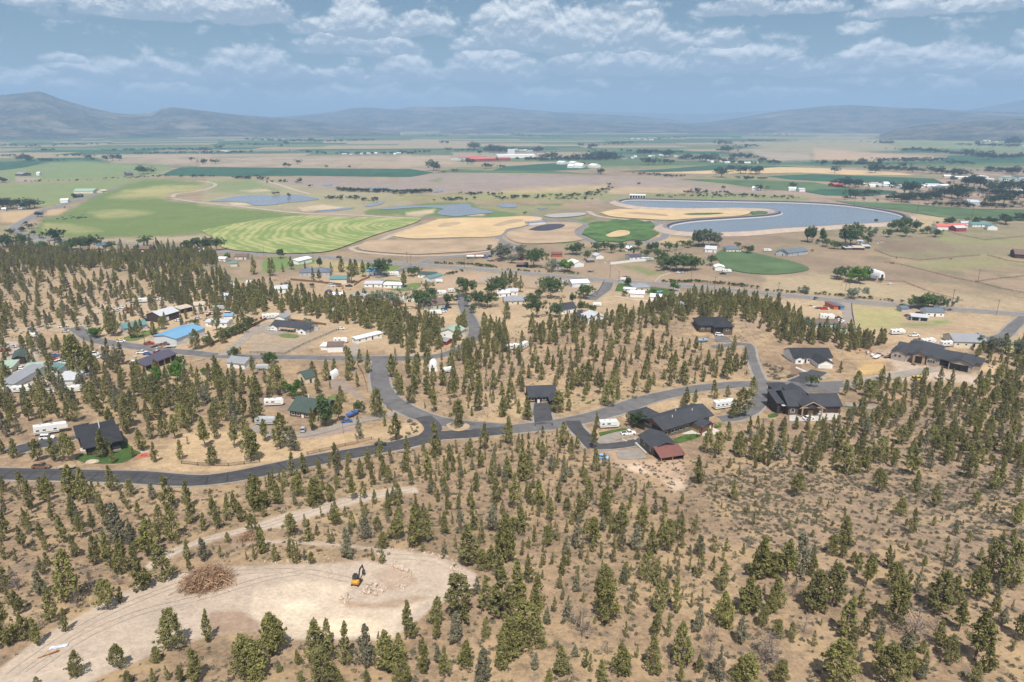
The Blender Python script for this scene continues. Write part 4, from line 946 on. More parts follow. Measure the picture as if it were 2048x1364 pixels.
tlist(tD,'380 1040 195;250 1230 195 b;640 1050 235 b;740 1050 125;810 1050 135;900 1200 195 b;1060 1340 110;1340 1310 195;1660 1300 115 b;1190 1200 175;1620 1090 205 b;1790 1180 185;1860 1160 205;1980 1240 175;1160 1060 225;1010 1000 125;960 970 125;910 920 165 b;1080 820 155 b;1290 940 85;1390 860 115;1560 900 165;1650 830 145;1900 900 185 b;2000 980 165 b;1700 640 125 b;1630 640 155 b;1500 620 105;1380 670 125 b;1220 820 115;1130 770 135;1040 680 115 d;930 690 105;840 700 155;760 900 135;580 690 95;540 680 95;480 850 175 y;430 820 105 y;370 830 115;330 740 95;250 680 85;270 900 115;230 880 135;150 880 115;60 800 105;40 900 105;150 720 115;760 600 155 b;830 500 185 b;720 410 165 b;640 440 125 b;600 260 95;930 320 115;1260 320 105 b;1230 560 95;1100 440 105;1010 480 115;1390 320 115;1480 330 105;1700 340 95;1770 330 85;1440 440 125;1350 520 115;1570 480 145;1690 470 165;1850 460 155 b;1900 470 165;1960 620 165;1880 250 125;1800 220 85;1990 330 205;1190 430 95;370 370 110 g;1840 630 130;1780 740 150 b;1950 760 150;1480 740 120;1330 740 100;1190 640 110;1010 600 110;1760 570 120')
# broad-leaved trees of the settlement and the farms
tlist(u1,'430 165 85 g;470 185 45 g;640 245 115 g;710 245 110 g;570 235 90 g;1160 210 80 g;1480 240 85 g;1560 240 105 g;1640 240 110 g;1710 240 90 g;770 925 95 e;900 915 200;860 900 150;740 910 70 g;1850 1090 100 g;1040 930 110;1090 930 120;1540 1020 140 b;1660 1000 110;1760 970 110;1880 900 130;1920 870 130;1540 835 60 g;1710 870 130;610 870 60;1240 215 65;1280 220 50;1330 215 60;1370 215 50;880 245 70 g;960 240 75;170 215 110 g;60 215 95 g;20 215 80 g;340 240 75 g;270 120 40 g;180 85 35 g;90 115 40 g;1790 320 60 e;1420 1150 90 e;1240 1300 150 e')
tlist(u2,'245 300 75 g;1040 440 140 g;1100 360 50 g;1270 445 75 g;1300 440 70 g;1700 600 145 g;1800 680 130 g;1870 690 110 g;1560 670 100 g;1340 640 85 g;1390 560 75;1330 700 140 g;1040 680 140 v;1080 670 110 v;750 690 120;550 380 80 p;720 410 105;800 500 160;840 430 100;890 450 110;640 410 65;440 410 70;330 390 85;260 410 60;160 440 120;30 430 130;1210 530 120;500 480 95;550 490 90;170 540 85;280 535 50 v;410 540 55 v;490 530 35 g;1760 730 60 g;1970 270 80 v;2030 320 130 v;470 830 60 v;150 1130 100 g;2010 520 100 ;1990 590 130 g;1900 590 90 g;1930 540 90 g;700 290 15;180 380 70;1440 620 80 g;1360 620 70 v;1410 545 65 v')
tlist(u3,'30 310 120 v;90 340 80 v;155 275 60 g;265 375 155 g;300 300 70 g;410 395 85 v;530 410 105 e;600 275 95 g;570 270 70 g;690 315 70 g;760 250 85 g;820 240 65 g;880 260 75 g;950 250 80 g;1090 225 60 g;1050 280 65 g;1150 290 60 g;1180 250 70 g;1220 240 70 g;1240 310 80 g;1330 250 70 g;1290 350 90 g;1390 400 130 g;1340 400 120 g;1310 380 100 g;1440 400 130 g;1500 400 120 g;1540 390 100 g;1390 240 60 p;1440 205 45 g;1480 220 60 g;1560 210 130 g;1640 215 125 v;1700 200 110 v;1600 200 130 g;1660 360 80 g;1000 515 55 p;1020 510 50 p;1365 560 85 e;980 600 45 g;1210 590 50 g;655 620 110 g;690 600 90 g;640 720 95 g;570 660 80 p;720 740 80 g;400 620 160 g;430 570 110 g;370 540 90 g;250 680 110 g;290 770 140 g;300 620 70 g;440 770 130 g;340 570 100;50 780 120;120 560 130;80 540 130;160 570 110;20 480 60;240 610 30 g;1875 215 40 g;1960 265 60 g;1980 230 30 g;370 750 30 g;40 540 80;480 680 60;380 200 5')
tlist(u4,'340 175 110 p;380 180 120 p;460 170 85 p;490 210 60 g;420 190 40 g;640 190 150 g;680 200 150 g;730 150 110 g;580 230 60 g;550 230 60 g;630 230 55 v;820 195 55 g;860 130 70 v;980 135 60 g;1050 95 100 g;1100 90 110 g;1120 130 80 g;1195 95 85 p;1280 110 55 g;1350 135 65 g;1240 110 40 g;1460 45 55 g;1660 40 45 g;1790 30 45 g;1900 38 60 g;1000 80 60 g;740 500 130 e;790 480 110 e;690 480 90 g;600 470 110 g;580 450 70 g;330 580 60 v;300 575 50 v;730 620 95 v;690 610 50 v;1210 700 110 g;1290 700 130 g;1370 705 110 v;1240 690 100 g;1330 690 100 g;1860 1060 150 v;1810 1020 90 v;310 820 60 v;400 630 30 g;1080 690 35 g;915 490 40 g;880 20 30 g;1700 1000 60;2030 10 40 g;380 250 20 g')
tlist(z1,'1400 530 75 f;1440 525 60 f;1480 520 40 f;540 1200 130 f;850 390 55 f;910 395 25 f;1040 400 50 f;1100 400 65 f;1165 400 55 f;180 400 55 f;250 405 65 f;300 400 50 f;280 405 30 f;480 400 25 f;20 610 50 f;50 610 35 f;290 865 90 f;340 860 80 f;190 850 80 f;110 870 90 f;40 870 100 f;240 870 70 f;20 850 90 f;370 945 45 f;410 945 50 f;280 1060 50 f;210 1090 40 f;250 1020 30 f;1870 400 35 f;1980 430 45 f;730 760 40 f;780 750 30 f;100 1110 50 f;630 860 15 f')
tlist(z2,'30 430 40 f;150 430 45 f;830 460 40 f;870 460 30 f;950 430 40 f;1235 465 25 f;1455 470 25 f;970 615 45 f;1075 655 25 f;600 585 35 f;790 605 25 f;870 750 40 v;720 730 30 f;760 725 25 f;850 250 40 f;790 265 25 f;1080 215 35 f;45 300 35 f;210 285 40 f;960 210 25 f')
tlist(z3,'330 495 90 f;360 490 50 f;725 300 70 f;750 280 50 f;460 310 40 f;410 235 30 f;460 235 28 f;860 300 45 f;890 320 70 f;930 310 55 f;970 320 60 f;1020 320 55 f;1060 310 45 f;780 335 35 f;1370 320 55 f;1330 320 40 f;1750 260 32 f;1865 280 45 f;1915 275 38 f;1840 285 25 f;835 475 50 f;890 470 40 f;975 468 30 f;1005 468 25 f;660 430 50 f;700 430 40 f;520 510 30 f;430 515 20 f;1480 390 70 f;1430 385 50 f;1390 385 45 f;1800 390 60 f;1850 385 55 f;1920 390 95 f;1960 390 55 f;2010 390 60 f;1740 385 55 f;1690 385 40 f;1560 385 40 f;1630 390 40 f;1790 450 35 f;1850 450 25 f;1955 528 50 f;140 705 30 f;300 705 35 f;1975 695 35 g;1210 920 30 v')
tlist(z4,'470 440 70 f;530 435 50 f;628 430 45 f;685 430 40 f;10 525 42 f;1185 560 85 f;1275 505 60 f;1370 520 65 f;1420 520 60 f;1470 525 70 f;1520 525 65 f;1555 515 60 f;935 715 50 f;380 635 25 f;1205 675 30 f;1565 690 55 f;1885 665 50 f;1390 750 35 f;640 560 30 f;90 640 25 f;20 695 30 f;390 345 50 f;430 345 55 f;490 345 50 f;640 365 65 f;670 360 50 f;1020 410 75 f;970 400 50 f;1080 395 55 f;870 385 50 f;840 380 40 f;1280 415 50 f;1210 415 35 f;1560 410 35 f;1590 410 40 f;1310 365 35 f;1380 375 50 f;1450 375 45 f;1660 435 40 f;1700 435 45 f;1740 435 35 f;1160 250 50 f;1220 250 45 f;1250 320 60 f;1200 310 50 f;130 370 50 f;30 380 60 f;90 380 60 f;160 375 45 f')
tlist(z5,'200 520 60 f;550 520 60 f;595 515 80 f;80 445 50 f;215 455 50 f;260 455 60 f;300 455 55 f;350 435 40 f;480 430 50 f;630 440 60 f;880 470 50 f;800 495 45 f;730 490 40 f;660 480 40 f;960 510 50 f;1000 510 45 f;1060 515 40 f;1140 525 70 f;1190 525 45 f;1240 525 55 f;1370 535 60 f;1410 535 55 f;1710 490 35 f;1880 530 60 f;1930 530 70 f;1980 525 55 f;300 660 95 f;340 655 60 f;400 665 80 f;430 650 60 f;190 635 50 f;880 720 110 f;930 720 100 f;850 800 80 f;900 805 80 f;980 780 80 f;1060 780 80 f;1130 780 80 f;1180 770 70 f;1010 690 70 f;1200 750 90 f;1270 750 80 f;1340 760 90 f;1400 770 130 f;1440 790 100 f;1380 700 70 f;1500 660 110 f;1560 650 100 f;1620 665 95 f;1480 630 70 f;1710 720 100 f;1760 700 90 f;1830 720 130 f;1690 830 110 f;1760 820 80 f;1850 820 100 f;1950 780 90 f;2000 700 110 f;2040 760 120 f;1940 850 60 f;1450 850 60 f;1400 850 50 f;1640 850 55 f;350 760 80 f;400 770 70 f;460 745 60 f;530 740 60 f;570 740 60 f;300 775 40 f;490 785 30 v;620 795 30 v;1320 1025 75 f;1570 1015 65 f;1700 1010 60 f;1760 1015 55 f;1865 1015 90 f;1960 975 35 f;2040 980 70 f;1320 640 40 f;1360 600 45 f;900 310 30 f;970 300 35 f;1020 310 40 f;1110 315 40 f;1170 320 40 f;1210 325 40 f;1290 330 35 f;1480 340 50 f;1530 345 55 f;1640 390 70 f;1700 390 80 f;1760 390 55 f;1830 380 50 f;1920 385 50 f;2000 375 50 f;640 230 30 f;700 230 30 f;760 240 35 f;1600 260 50 f;1900 260 80 f;1980 260 80 f;1740 270 40 f')
# ------------------------------------------------------------------ buildings
SITES = []
def M_(n,c,r=.8,v=.1,s=.8,metal=0.,spec=.3): return pmat(n,c,r,v,s,spec,metal)
ROOF = {'char': M_('charcoal_shingle',(.050,.052,.060),.9,.22,2.),'black': M_('black_shingle',(.032,.033,.037),.9,.25,2.),'grey': M_('grey_roofing',(.26,.27,.29),.7),'lgrey': M_('light_grey_metal',(.50,.51,.53),.45,.06),'white': M_('white_metal_roof',(.78,.78,.76),.5,.05),
        'green': M_('green_roof',(.058,.082,.07),.8,.15),'lgreen': M_('faded_green_roof',(.30,.40,.32),.7),'teal': M_('teal_metal_roof',(.12,.23,.22),.5),'blue': M_('blue_metal_roof',(.16,.33,.50),.5,.06),'brown': M_('brown_roof',(.16,.115,.095),.85,.15),'rust': M_('rust_red_metal_roof',(.185,.08,.065),.55,.12),'red': M_('red_metal_roof',(.52,.14,.11),.6),'pur': M_('slate_purple_metal_roof',(.085,.075,.105),.5),'tan': M_('tan_roof',(.50,.42,.33),.8),'dblue': M_('dark_blue_grey_roof',(.13,.155,.19),.8)}
WALL = {'white': M_('white_siding',(.78,.78,.76)),'cream': M_('cream_siding',(.66,.58,.46)),'grey': M_('grey_siding',(.42,.43,.44)),'blue': M_('blue_grey_siding',(.42,.50,.58)),'brown': M_('brown_siding',(.125,.088,.062),.85,.15),'olive': M_('olive_brown_siding',(.155,.13,.095),.85,.15),'dark': M_('dark_brown_siding',(.06,.042,.035),.85),'red': M_('barn_red_boards',(.28,.05,.045),.85,.2),'turq': M_('turquoise_siding',(.33,.62,.66)),'green': M_('sage_siding',(.42,.47,.38)),'wood': M_('bare_timber',(.36,.25,.16),.85,.25),'osb': M_('weathered_sheathing',(.36,.31,.27),.85,.3,1.5),'rust': M_('rusty_red_steel',(.38,.10,.06),.8,.2),'orange': M_('orange_container_steel',(.55,.15,.05),.6,.15),'cblue': M_('blue_container_steel',(.12,.27,.50),.6),'hwhite': M_('white_hoop_plastic',(.82,.83,.82),.5,.04),'pale': M_('pale_metal_wall',(.60,.63,.65),.6)}
M_GLASS = pmat('window_glass',(.035,.045,.055),.12,.1,1.,spec=.6)
M_TRIM = pmat('white_trim',(.78,.77,.74),.7,.05)
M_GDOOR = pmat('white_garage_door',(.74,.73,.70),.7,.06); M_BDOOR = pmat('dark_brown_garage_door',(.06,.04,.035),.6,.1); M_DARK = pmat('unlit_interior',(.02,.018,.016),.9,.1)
M_STONE = pmat('stone_veneer',(.30,.26,.22),.9,.35,3.)
def bx(V,F,x0,x1,y0,y1,z0,z1):
    k = len(V); V += [(x,y,z) for z in (z0,z1) for y in (y0,y1) for x in (x0,x1)]
    F += [tuple(k + i for i in f) for f in ((0,2,3,1),(4,5,7,6),(0,1,5,4),(2,6,7,3),(0,4,6,2),(1,3,7,5))]
def wing_mesh(par,x0,x1,y0,y1,h,roof,axis,pitch,rm,wm,ov=.5,z0=0.0,found=2.0,thick=.22,wname='wall',nowall=False):
    """walls and roof of one rectangular wing"""
    W = x1 - x0; D = y1 - y0
    rise = {'gable': (D if axis == 'x' else W) / 2 * pitch,'hip': min(W,D) / 2 * pitch,'shed': D * pitch,'flat': .15,'hoop': 0}[roof]
    V = []; F = []; top = z0 + h; b0 = z0 - found
    if roof == 'gable':
        if axis == 'x':
            ym = (y0 + y1) / 2
            prof = [(y0,b0),(y1,b0),(y1,top),(ym,top + rise - .05),(y0,top)]
            V = [(x,p[0],p[1]) for x in (x0,x1) for p in prof]
        else:
            xm = (x0 + x1) / 2
            prof = [(x0,b0),(x1,b0),(x1,top),(xm,top + rise - .05),(x0,top)]
            V = [(p[0],y,p[1]) for y in (y0,y1) for p in prof]
        F = [(0,1,2,3,4),(9,8,7,6,5)] + [(i,i + 5,(i + 1) % 5 + 5,(i + 1) % 5) for i in range(5)]
    elif roof == 'shed':
        V = [(x,y,z) for x in (x0,x1) for (y,z) in ((y0,b0),(y1,b0),(y1,top + rise - .05),(y0,top - .05))]
        F = [(0,1,2,3),(7,6,5,4)] + [(i,i + 4,(i + 1) % 4 + 4,(i + 1) % 4) for i in range(4)]
    elif roof == 'hoop':
        n = 9; r = D / 2 if axis == 'x' else W / 2
        arc = [(-math.cos(math.pi * i / n) * r,math.sin(math.pi * i / n) * h) for i in range(n + 1)]
        for e in ((x0,x1) if axis == 'x' else (y0,y1)):
            for (a,z) in arc: V.append((e,(y0 + y1) / 2 + a,z0 + z) if axis == 'x' else ((x0 + x1) / 2 + a,e,z0 + z))
        m = n + 1; F = [tuple(range(m)),tuple(range(2 * m - 1,m - 1,-1))] + [(i,i + m,i + m + 1,i + 1) for i in range(n)]
        w = mesh_obj('roof',V,F,rm,par); recalc(w); return top
    else: bx(V,F,x0,x1,y0,y1,b0,top)
    if not nowall:
        w = mesh_obj(wname,V,F,wm,par); recalc(w)
    V = []; F = []; t_ = thick
    if roof == 'gable':
        half = (D if axis == 'x' else W) / 2; dz = ov * pitch
        prof = [(-half - ov,top - dz),(0,top + rise),(half + ov,top - dz),(half + ov,top - dz + t_),(0,top + rise + t_ * 1.15),(-half - ov,top - dz + t_)]
        e0,e1 = (x0 - ov,x1 + ov) if axis == 'x' else (y0 - ov,y1 + ov)
        c_ = (y0 + y1) / 2 if axis == 'x' else (x0 + x1) / 2
        for e in (e0,e1):
            for (a,z) in prof: V.append((e,c_ + a,z) if axis == 'x' else (c_ + a,e,z))
        F = [(0,1,4,5),(1,2,3,4),(11,10,7,6),(10,9,8,7)] + [(i,i + 6,(i + 1) % 6 + 6,(i + 1) % 6) for i in range(6)]
    elif roof == 'hip':
        X0,X1,Y0,Y1 = x0 - ov,x1 + ov,y0 - ov,y1 + ov; hw = min(X1 - X0,Y1 - Y0) / 2; rz = top + hw * pitch
        if X1 - X0 >= Y1 - Y0: ra,rb = (X0 + hw,(Y0 + Y1) / 2,rz),(X1 - hw - .01,(Y0 + Y1) / 2,rz)
        else: ra,rb = ((X0 + X1) / 2,Y0 + hw,rz),((X0 + X1) / 2,Y1 - hw - .01,rz)
        V = [(X0,Y0,top - .02),(X1,Y0,top - .02),(X1,Y1,top - .02),(X0,Y1,top - .02),(X0,Y0,top + .2),(X1,Y0,top + .2),(X1,Y1,top + .2),(X0,Y1,top + .2),ra,rb]
        F = [(3,2,1,0),(0,1,5,4),(1,2,6,5),(2,3,7,6),(3,0,4,7)]
        if X1 - X0 >= Y1 - Y0: F += [(4,5,9,8),(5,6,9),(6,7,8,9),(7,4,8)]
        else: F += [(4,5,8),(5,6,9,8),(6,7,9),(7,4,8,9)]
    elif roof == 'shed':
        V = [(x,y,z) for x in (x0 - ov,x1 + ov) for (y,z) in ((y0 - ov,top - ov * pitch),(y1 + ov,top + rise + ov * pitch),(y1 + ov,top + rise + ov * pitch + t_),(y0 - ov,top - ov * pitch + t_))]
        F = [(0,1,2,3),(7,6,5,4)] + [(i,i + 4,(i + 1) % 4 + 4,(i + 1) % 4) for i in range(4)]
    else: bx(V,F,x0 - ov,x1 + ov,y0 - ov,y1 + ov,top,top + .25)
    r = mesh_obj('roof',V,F,rm,par); recalc(r)
    return top + rise
def recalc(o):
    bm = bmesh.new(); bm.from_mesh(o.data); bmesh.ops.recalc_face_normals(bm,faces=bm.faces[:]); bm.to_mesh(o.data); bm.free()
_op = {}
def opening(par,face,rect,u,z,w,h,kind,trim=None):
    """a window or door 4-8 cm proud of a wall face; face f b l r of rect (x0,x1,y0,y1)"""
    x0,x1,y0,y1 = rect
    if face == 'f': loc,rz = (x0 + u,y0,z),0
    elif face == 'b': loc,rz = (x0 + u,y1,z),math.pi
    elif face == 'l': loc,rz = (x0,y0 + u,z),-math.pi / 2
    else: loc,rz = (x1,y0 + u,z),math.pi / 2
    key = (kind,round(w,2),round(h,2),trim.name if trim else '')
    if key not in _op:
        V = []; F = []
        if kind == 'window':
            for b_ in ((-w / 2,w / 2,-.08,.02,0,.12),(-w / 2,w / 2,-.08,.02,h - .12,h),(-w / 2,-w / 2 + .12,-.08,.02,.12,h - .12),(w / 2 - .12,w / 2,-.08,.02,.12,h - .12)): bx(V,F,*b_)
            A = raw_mesh('window',V,F,trim or M_TRIM); V = []; F = []; bx(V,F,-w / 2 + .12,w / 2 - .12,-.04,.02,.12,h - .12); B = raw_mesh('pane',V,F,M_GLASS)
        elif kind in ('garage','bgarage','open'):
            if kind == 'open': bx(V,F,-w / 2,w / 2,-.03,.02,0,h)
            else:
                n_ = 4
                for i in range(n_): bx(V,F,-w / 2,w / 2,-.06,.02,h * i / n_ + .02,h * (i + 1) / n_ - .02)
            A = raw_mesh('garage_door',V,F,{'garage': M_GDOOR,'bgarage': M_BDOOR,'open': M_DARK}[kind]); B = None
        else:
            bx(V,F,-w / 2,w / 2,-.06,.02,0,h); A = raw_mesh('door',V,F,trim or M_BDOOR); B = None
        _op[key] = (A,B)
    A,B = _op[key]
    o = bpy.data.objects.new({'window': 'window','door': 'door'}.get(kind,'garage_door' if kind != 'open' else 'open_doorway'),A); COL.objects.link(o); o.parent = par; o.location = loc; o.rotation_euler = (0,0,rz)
    if B: q = bpy.data.objects.new('pane',B); COL.objects.link(q); q.parent = o
def site(name,label,cat,p1,p2,depth=None,p3=None,group=None,pad=3):
    """Empty at the front left corner; local x along the front, y away from the camera. returns (empty, front length, depth)"""
    a,b_ = G(*p1),G(*p2)
    d = Vector((b_.x - a.x,b_.y - a.y)); L = d.length
    ang = math.atan2(d.y,d.x)
    if p3: c_ = G(*p3); nrm = Vector((-d.y,d.x)) / L; depth = abs((Vector((c_.x - a.x,c_.y - a.y))).dot(nrm))
    zs = []
    for u in (0,.5,1):
        for v in (0,.5,1):
            q = Vector((a.x,a.y)) + d * u + Vector((-d.y,d.x)) / L * depth * v; zs.append(float(hgt_at(q.x,q.y)))
    e = empty(name,(a.x,a.y,sum(zs) / len(zs) * .5 + max(zs) * .5),ang)
    tag(e,label,cat,group)
    cx = Vector((a.x,a.y)) + d * .5 + Vector((-d.y,d.x)) / L * depth * .5
    SITES.append((cx.x,cx.y,max(L,depth) * .62 + pad))
    if L > 1.8 * depth or depth > 1.8 * L:
        for k in (.15,.85):
            q = Vector((a.x,a.y)) + d * (k if L > depth else .5) + Vector((-d.y,d.x)) / L * depth * (k if depth >= L else .5)
            SITES.append((q.x,q.y,min(L,depth) * .7 + pad))
    return e,L,depth
def simple(name,label,cat,tf,a,b_,depth,h,roof,axis,pitch,rm,wm,ov=.4,op='auto',group=None):
    e,L,D = site(name,label,cat,tf(*a),tf(*b_),depth,group=group)
    wing_mesh(e,0,L,0,D,h,roof,axis,pitch,ROOF[rm] if rm in ROOF else WALL[rm],WALL[wm],ov)
    if roof == 'hoop':
        opening(e,'f',(0,L,0,D),L / 2,0,min(2.5,L * .4),h * .55,'open') if axis == 'y' else opening(e,'l',(0,L,0,D),D / 2,0,2.2,h * .55,'open')
        return e
    R_ = (0,L,0,D)
    if op == 'auto':
        n_ = max(1,int(L / 3.8))
        for i in range(n_):
            u = L * (i + .5) / n_
            if i == n_ // 2: opening(e,'f',R_,u,0,1.0,2.05,'door')
            else: opening(e,'f',R_,u,.95,1.3,1.1,'window')
        opening(e,'r',R_,D / 2,.95,1.2,1.1,'window'); opening(e,'l',R_,D / 2,.95,1.2,1.1,'window')
    elif op == 'shop':
        opening(e,'f',R_,L * .3,0,min(3.2,L * .4),min(2.8,h - .3),'garage'); opening(e,'f',R_,L * .75,0,1.0,2.05,'door')
        opening(e,'r',R_,D / 2,0,min(3.2,D * .4),min(2.8,h - .3),'garage')
    elif op == 'open':
        n_ = max(1,int(L / 4))
        for i in range(n_): opening(e,'f',R_,L * (i + .5) / n_,0,L / n_ * .8,h * .85,'open')
    return e
# ---- the big dark house, centre right
tc = tC
e,L,D = site('house','big dark house with charcoal gable roof and covered porch right of the junction','house',tC(1281,768),tC(1640,688),p3=tC(1128,716))
wing_mesh(e,0,L,0,D,4.6,'gable','x',.40,ROOF['char'],WALL['olive'],1.3,thick=.3)
wing_mesh(e,L * .02,L * .36,D - 2,D + 9,3.6,'hip','x',.45,ROOF['char'],WALL['olive'],.9)
wing_mesh(e,L * .62,L * .86,-3.6,2,3.4,'gable','y',.42,ROOF['char'],WALL['wood'],.6)
V = []; F = []
for u in (.63,.85): bx(V,F,L * u - .2,L * u + .2,-5.2,-4.8,-1,3.4)
bx(V,F,L * .62,L * .86,-5.2,-4.8,3.2,3.6); mesh_obj('porch_frame',V,F,WALL['rust'],e)
wing_mesh(e,L * .625,L * .855,-5.4,-3.6,3.35,'gable','y',.42,ROOF['char'],WALL['wood'],.55,nowall=True)
R_ = (0,L,0,D)
for u in (.06,.2,.28,.38,.5,.92): opening(e,'f',R_,L * u,1.6,1.7,1.3,'window')
V = []; F = []; bx(V,F,-.12,.02,.3,D - .3,-1.5,1.0); mesh_obj('stone_plinth',V,F,M_STONE,e)
opening(e,'l',R_,D * .32,0,5.5,4.0,'bgarage')
for v in (.7,.88): opening(e,'l',R_,D * v,2.8,1.2,1.0,'window')
V = [(-.12,.6,4.7),(-.12,D - .6,4.7),(-.12,D / 2,4.7 + D / 2 * .40 - .4),(.03,.6,4.7),(.03,D - .6,4.7),(.03,D / 2,4.7 + D / 2 * .40 - .4)]
mesh_obj('gable_cladding',V,[(0,1,2),(5,4,3),(0,3,4,1),(1,4,5,2),(2,5,3,0)],WALL['rust'],e); recalc(e.children[-1])
V = []; F = []; bx(V,F,L * .15,L * .98,-7.2,-.15,-1.2,.05); mesh_obj('patio',V,F,M_CONC,e)
for (u,v,hh) in ((.3,.3,.9),(.75,.35,.7),(.5,.62,.6)):
    V = []; F = []; zz = 4.6 + (D / 2 - abs(v - .5) * D) * .4; tube(V,F,[(L * u,D * v,zz),(L * u,D * v,zz + hh + .4)],[.16,.16],6); mesh_obj('vent_pipe',V,F,M_TRIM,e)
# ---- detached garage with rust red lean-to
e,L,D = site('detached_garage','small charcoal roofed garage with rust red lean-to below the big house','garage',tC(1100,842),tC(1207,914),p3=tC(1240,800))
wing_mesh(e,0,L,0,D,3.6,'gable','x',.38,ROOF['char'],WALL['olive'],.8)
for u in (.3,.75): opening(e,'f',(0,L,0,D),L * u,1.3,1.2,1.2,'window')
V = []; F = []
ra,rb = (L + .85,-.6,3.3),(L + .85,D + .6,3.3)
V = [(L + .3,-.5,4.1),(L + .3,D + .5,4.1),(L + 6.0,D + .5,2.5),(L + 6.0,-.5,2.5),(L + .3,-.5,4.25),(L + .3,D + .5,4.25),(L + 6.0,D + .5,2.65),(L + 6.0,-.5,2.65)]
mesh_obj('lean_to_roof',V,[(3,2,1,0),(4,5,6,7),(0,1,5,4),(1,2,6,5),(2,3,7,6),(3,0,4,7)],ROOF['rust'],e); recalc(e.children[-1])
for v in (0,D / 2,D):
    V = []; F = []; bx(V,F,L + 5.5,L + 5.75,v - .12,v + .12,-3,2.6); mesh_obj('post',V,F,WALL['wood'],e)
V = []; F = []; bx(V,F,L + .1,L + 5.4,D - .2,D,-2,3.0); mesh_obj('lean_to_wall',V,F,WALL['dark'],e)
V = []; F = []; bx(V,F,-2.0,L + 6.2,-1.0,D + .4,-2.5,-.05); mesh_obj('concrete_slab',V,F,M_CONC,e)
# ---- brown house
e,L,D = site('house','brown timber house with two brown garage doors and charcoal roofs','house',tD(187,594),tD(606,580),15)
wing_mesh(e,0,L * .30,0,D,4.4,'gable','x',.45,ROOF['char'],WALL['brown'],.8)
wing_mesh(e,L * .22,L * .52,-2.2,D + 3,5.2,'gable','y',.48,ROOF['char'],WALL['brown'],.8)
wing_mesh(e,L * .50,L,1.0,D - 2,3.8,'gable','x',.46,ROOF['char'],WALL['brown'],.7)
wing_mesh(e,-L * .16,L * .05,3.0,D - 1,4.0,'shed','x',.12,ROOF['char'],WALL['dark'],.6)
wing_mesh(e,L * .05,L * .35,D + 2,D + 11,3.6,'hip','x',.5,ROOF['char'],WALL['brown'],.8)
R_ = (L * .50,L,1.0,D - 2)
for u in (.13,.36): opening(e,'f',R_,L * u,0,4.6,2.7,'bgarage')
opening(e,'f',(0,L * .30,0,D),L * .08,1.2,1.6,1.8,'window',M_TRIM); opening(e,'f',(L * .22,L * .52,-2.2,D + 3),L * .15,0,2.2,3.0,'door',WALL['wood'])
V = []; F = []
for s_ in (-1,1): tube(V,F,[(L * .37 + s_ * 5.2,-3.6,4.4),(L * .37,-3.6,7.2)],[.22,.22],4); bx(V,F,L * .37 + s_ * 4 - .25,L * .37 + s_ * 4 + .25,-3.8,-3.3,-1.5,4.9)
bx(V,F,L * .37 - 4.6,L * .37 + 4.6,-3.75,-3.35,4.6,4.95); mesh_obj('porch_truss',V,F,WALL['wood'],e)
wing_mesh(e,L * .22 + 1.2,L * .52 - 1.2,-3.9,-2.2,4.6,'gable','y',.48,ROOF['char'],WALL['wood'],.5,nowall=True)
V = []; F = []; bx(V,F,-L * .10,0,1.2,4.5,3.5,3.6); mesh_obj('skylight_panel',V,F,M_(' sky_panel'.strip(),(.55,.62,.70),.3),e)
for v in (.3,.7): opening(e,'l',(0,L * .3,0,D),D * v,1.2,1.5,1.6,'window')
# ---- white gabled house
e,L,D = site('house','white house with black gable roof and white garage door','house',u4(228,1124),u4(530,1128),13)
wing_mesh(e,0,L,0,D,3.2,'gable','x',.45,ROOF['black'],WALL['white'],.5)
wing_mesh(e,L * .46,L * .82,-9.0,D * .5,3.1,'gable','y',.45,ROOF['black'],WALL['white'],.5)
wing_mesh(e,L * .02,L * .22,-2.0,D * .5,3.1,'gable','y',.5,ROOF['black'],WALL['white'],.4)
opening(e,'f',(L * .46,L * .82,-9.0,0),L * .18,0,5.4,2.4,'garage'); opening(e,'f',(L * .02,L * .22,-2.0,1),L * .1,.9,1.6,1.4,'window'); opening(e,'f',(0,L,0,D),L * .32,0,1.1,2.1,'door'); opening(e,'f',(0,L,0,D),L * .4,.9,1.3,1.3,'window'); opening(e,'r',(L * .46,L * .82,-9.0,0),4,1.0,1.2,1.2,'window')
for v in (.3,.6): opening(e,'r',(0,L,0,D),D * v,1.0,1.2,1.2,'window')
V = []; F = []; bx(V,F,L * .24,L * .45,-2.4,-.1,-1.5,.1); mesh_obj('wooden_step',V,F,WALL['wood'],e)
# ---- house under construction
e,L,D = site('unfinished_house','long unfinished house in bare sheathing with black roof and open garage bays','house',u4(1022,1098),u4(1606,1206),17)
wing_mesh(e,0,L,2.5,D,3.8,'gable','x',.38,ROOF['char'],WALL['osb'],.7)
wing_mesh(e,-1.5,L * .16,-.5,D * .6,3.6,'gable','y',.45,ROOF['char'],WALL['osb'],.6)
wing_mesh(e,L * .26,L * .42,-1.2,D * .6,4.8,'gable','y',.45,ROOF['char'],WALL['wood'],.6)
wing_mesh(e,L * .44,L * .58,.6,D * .5,3.6,'gable','y',.45,ROOF['char'],WALL['osb'],.6)
wing_mesh(e,L * .74,L + 1.2,-.4,D * .7,4.0,'gable','y',.42,ROOF['char'],WALL['osb'],.7)
wing_mesh(e,L * .1,L * .55,D - 5,D + 7,4.2,'hip','x',.42,ROOF['char'],WALL['osb'],.7)
wing_mesh(e,L * .84,L + 4,D * .4,D,3.4,'hip','x',.42,ROOF['char'],WALL['osb'],.7)
R_ = (L * .74,L + 1.2,-.4,1)
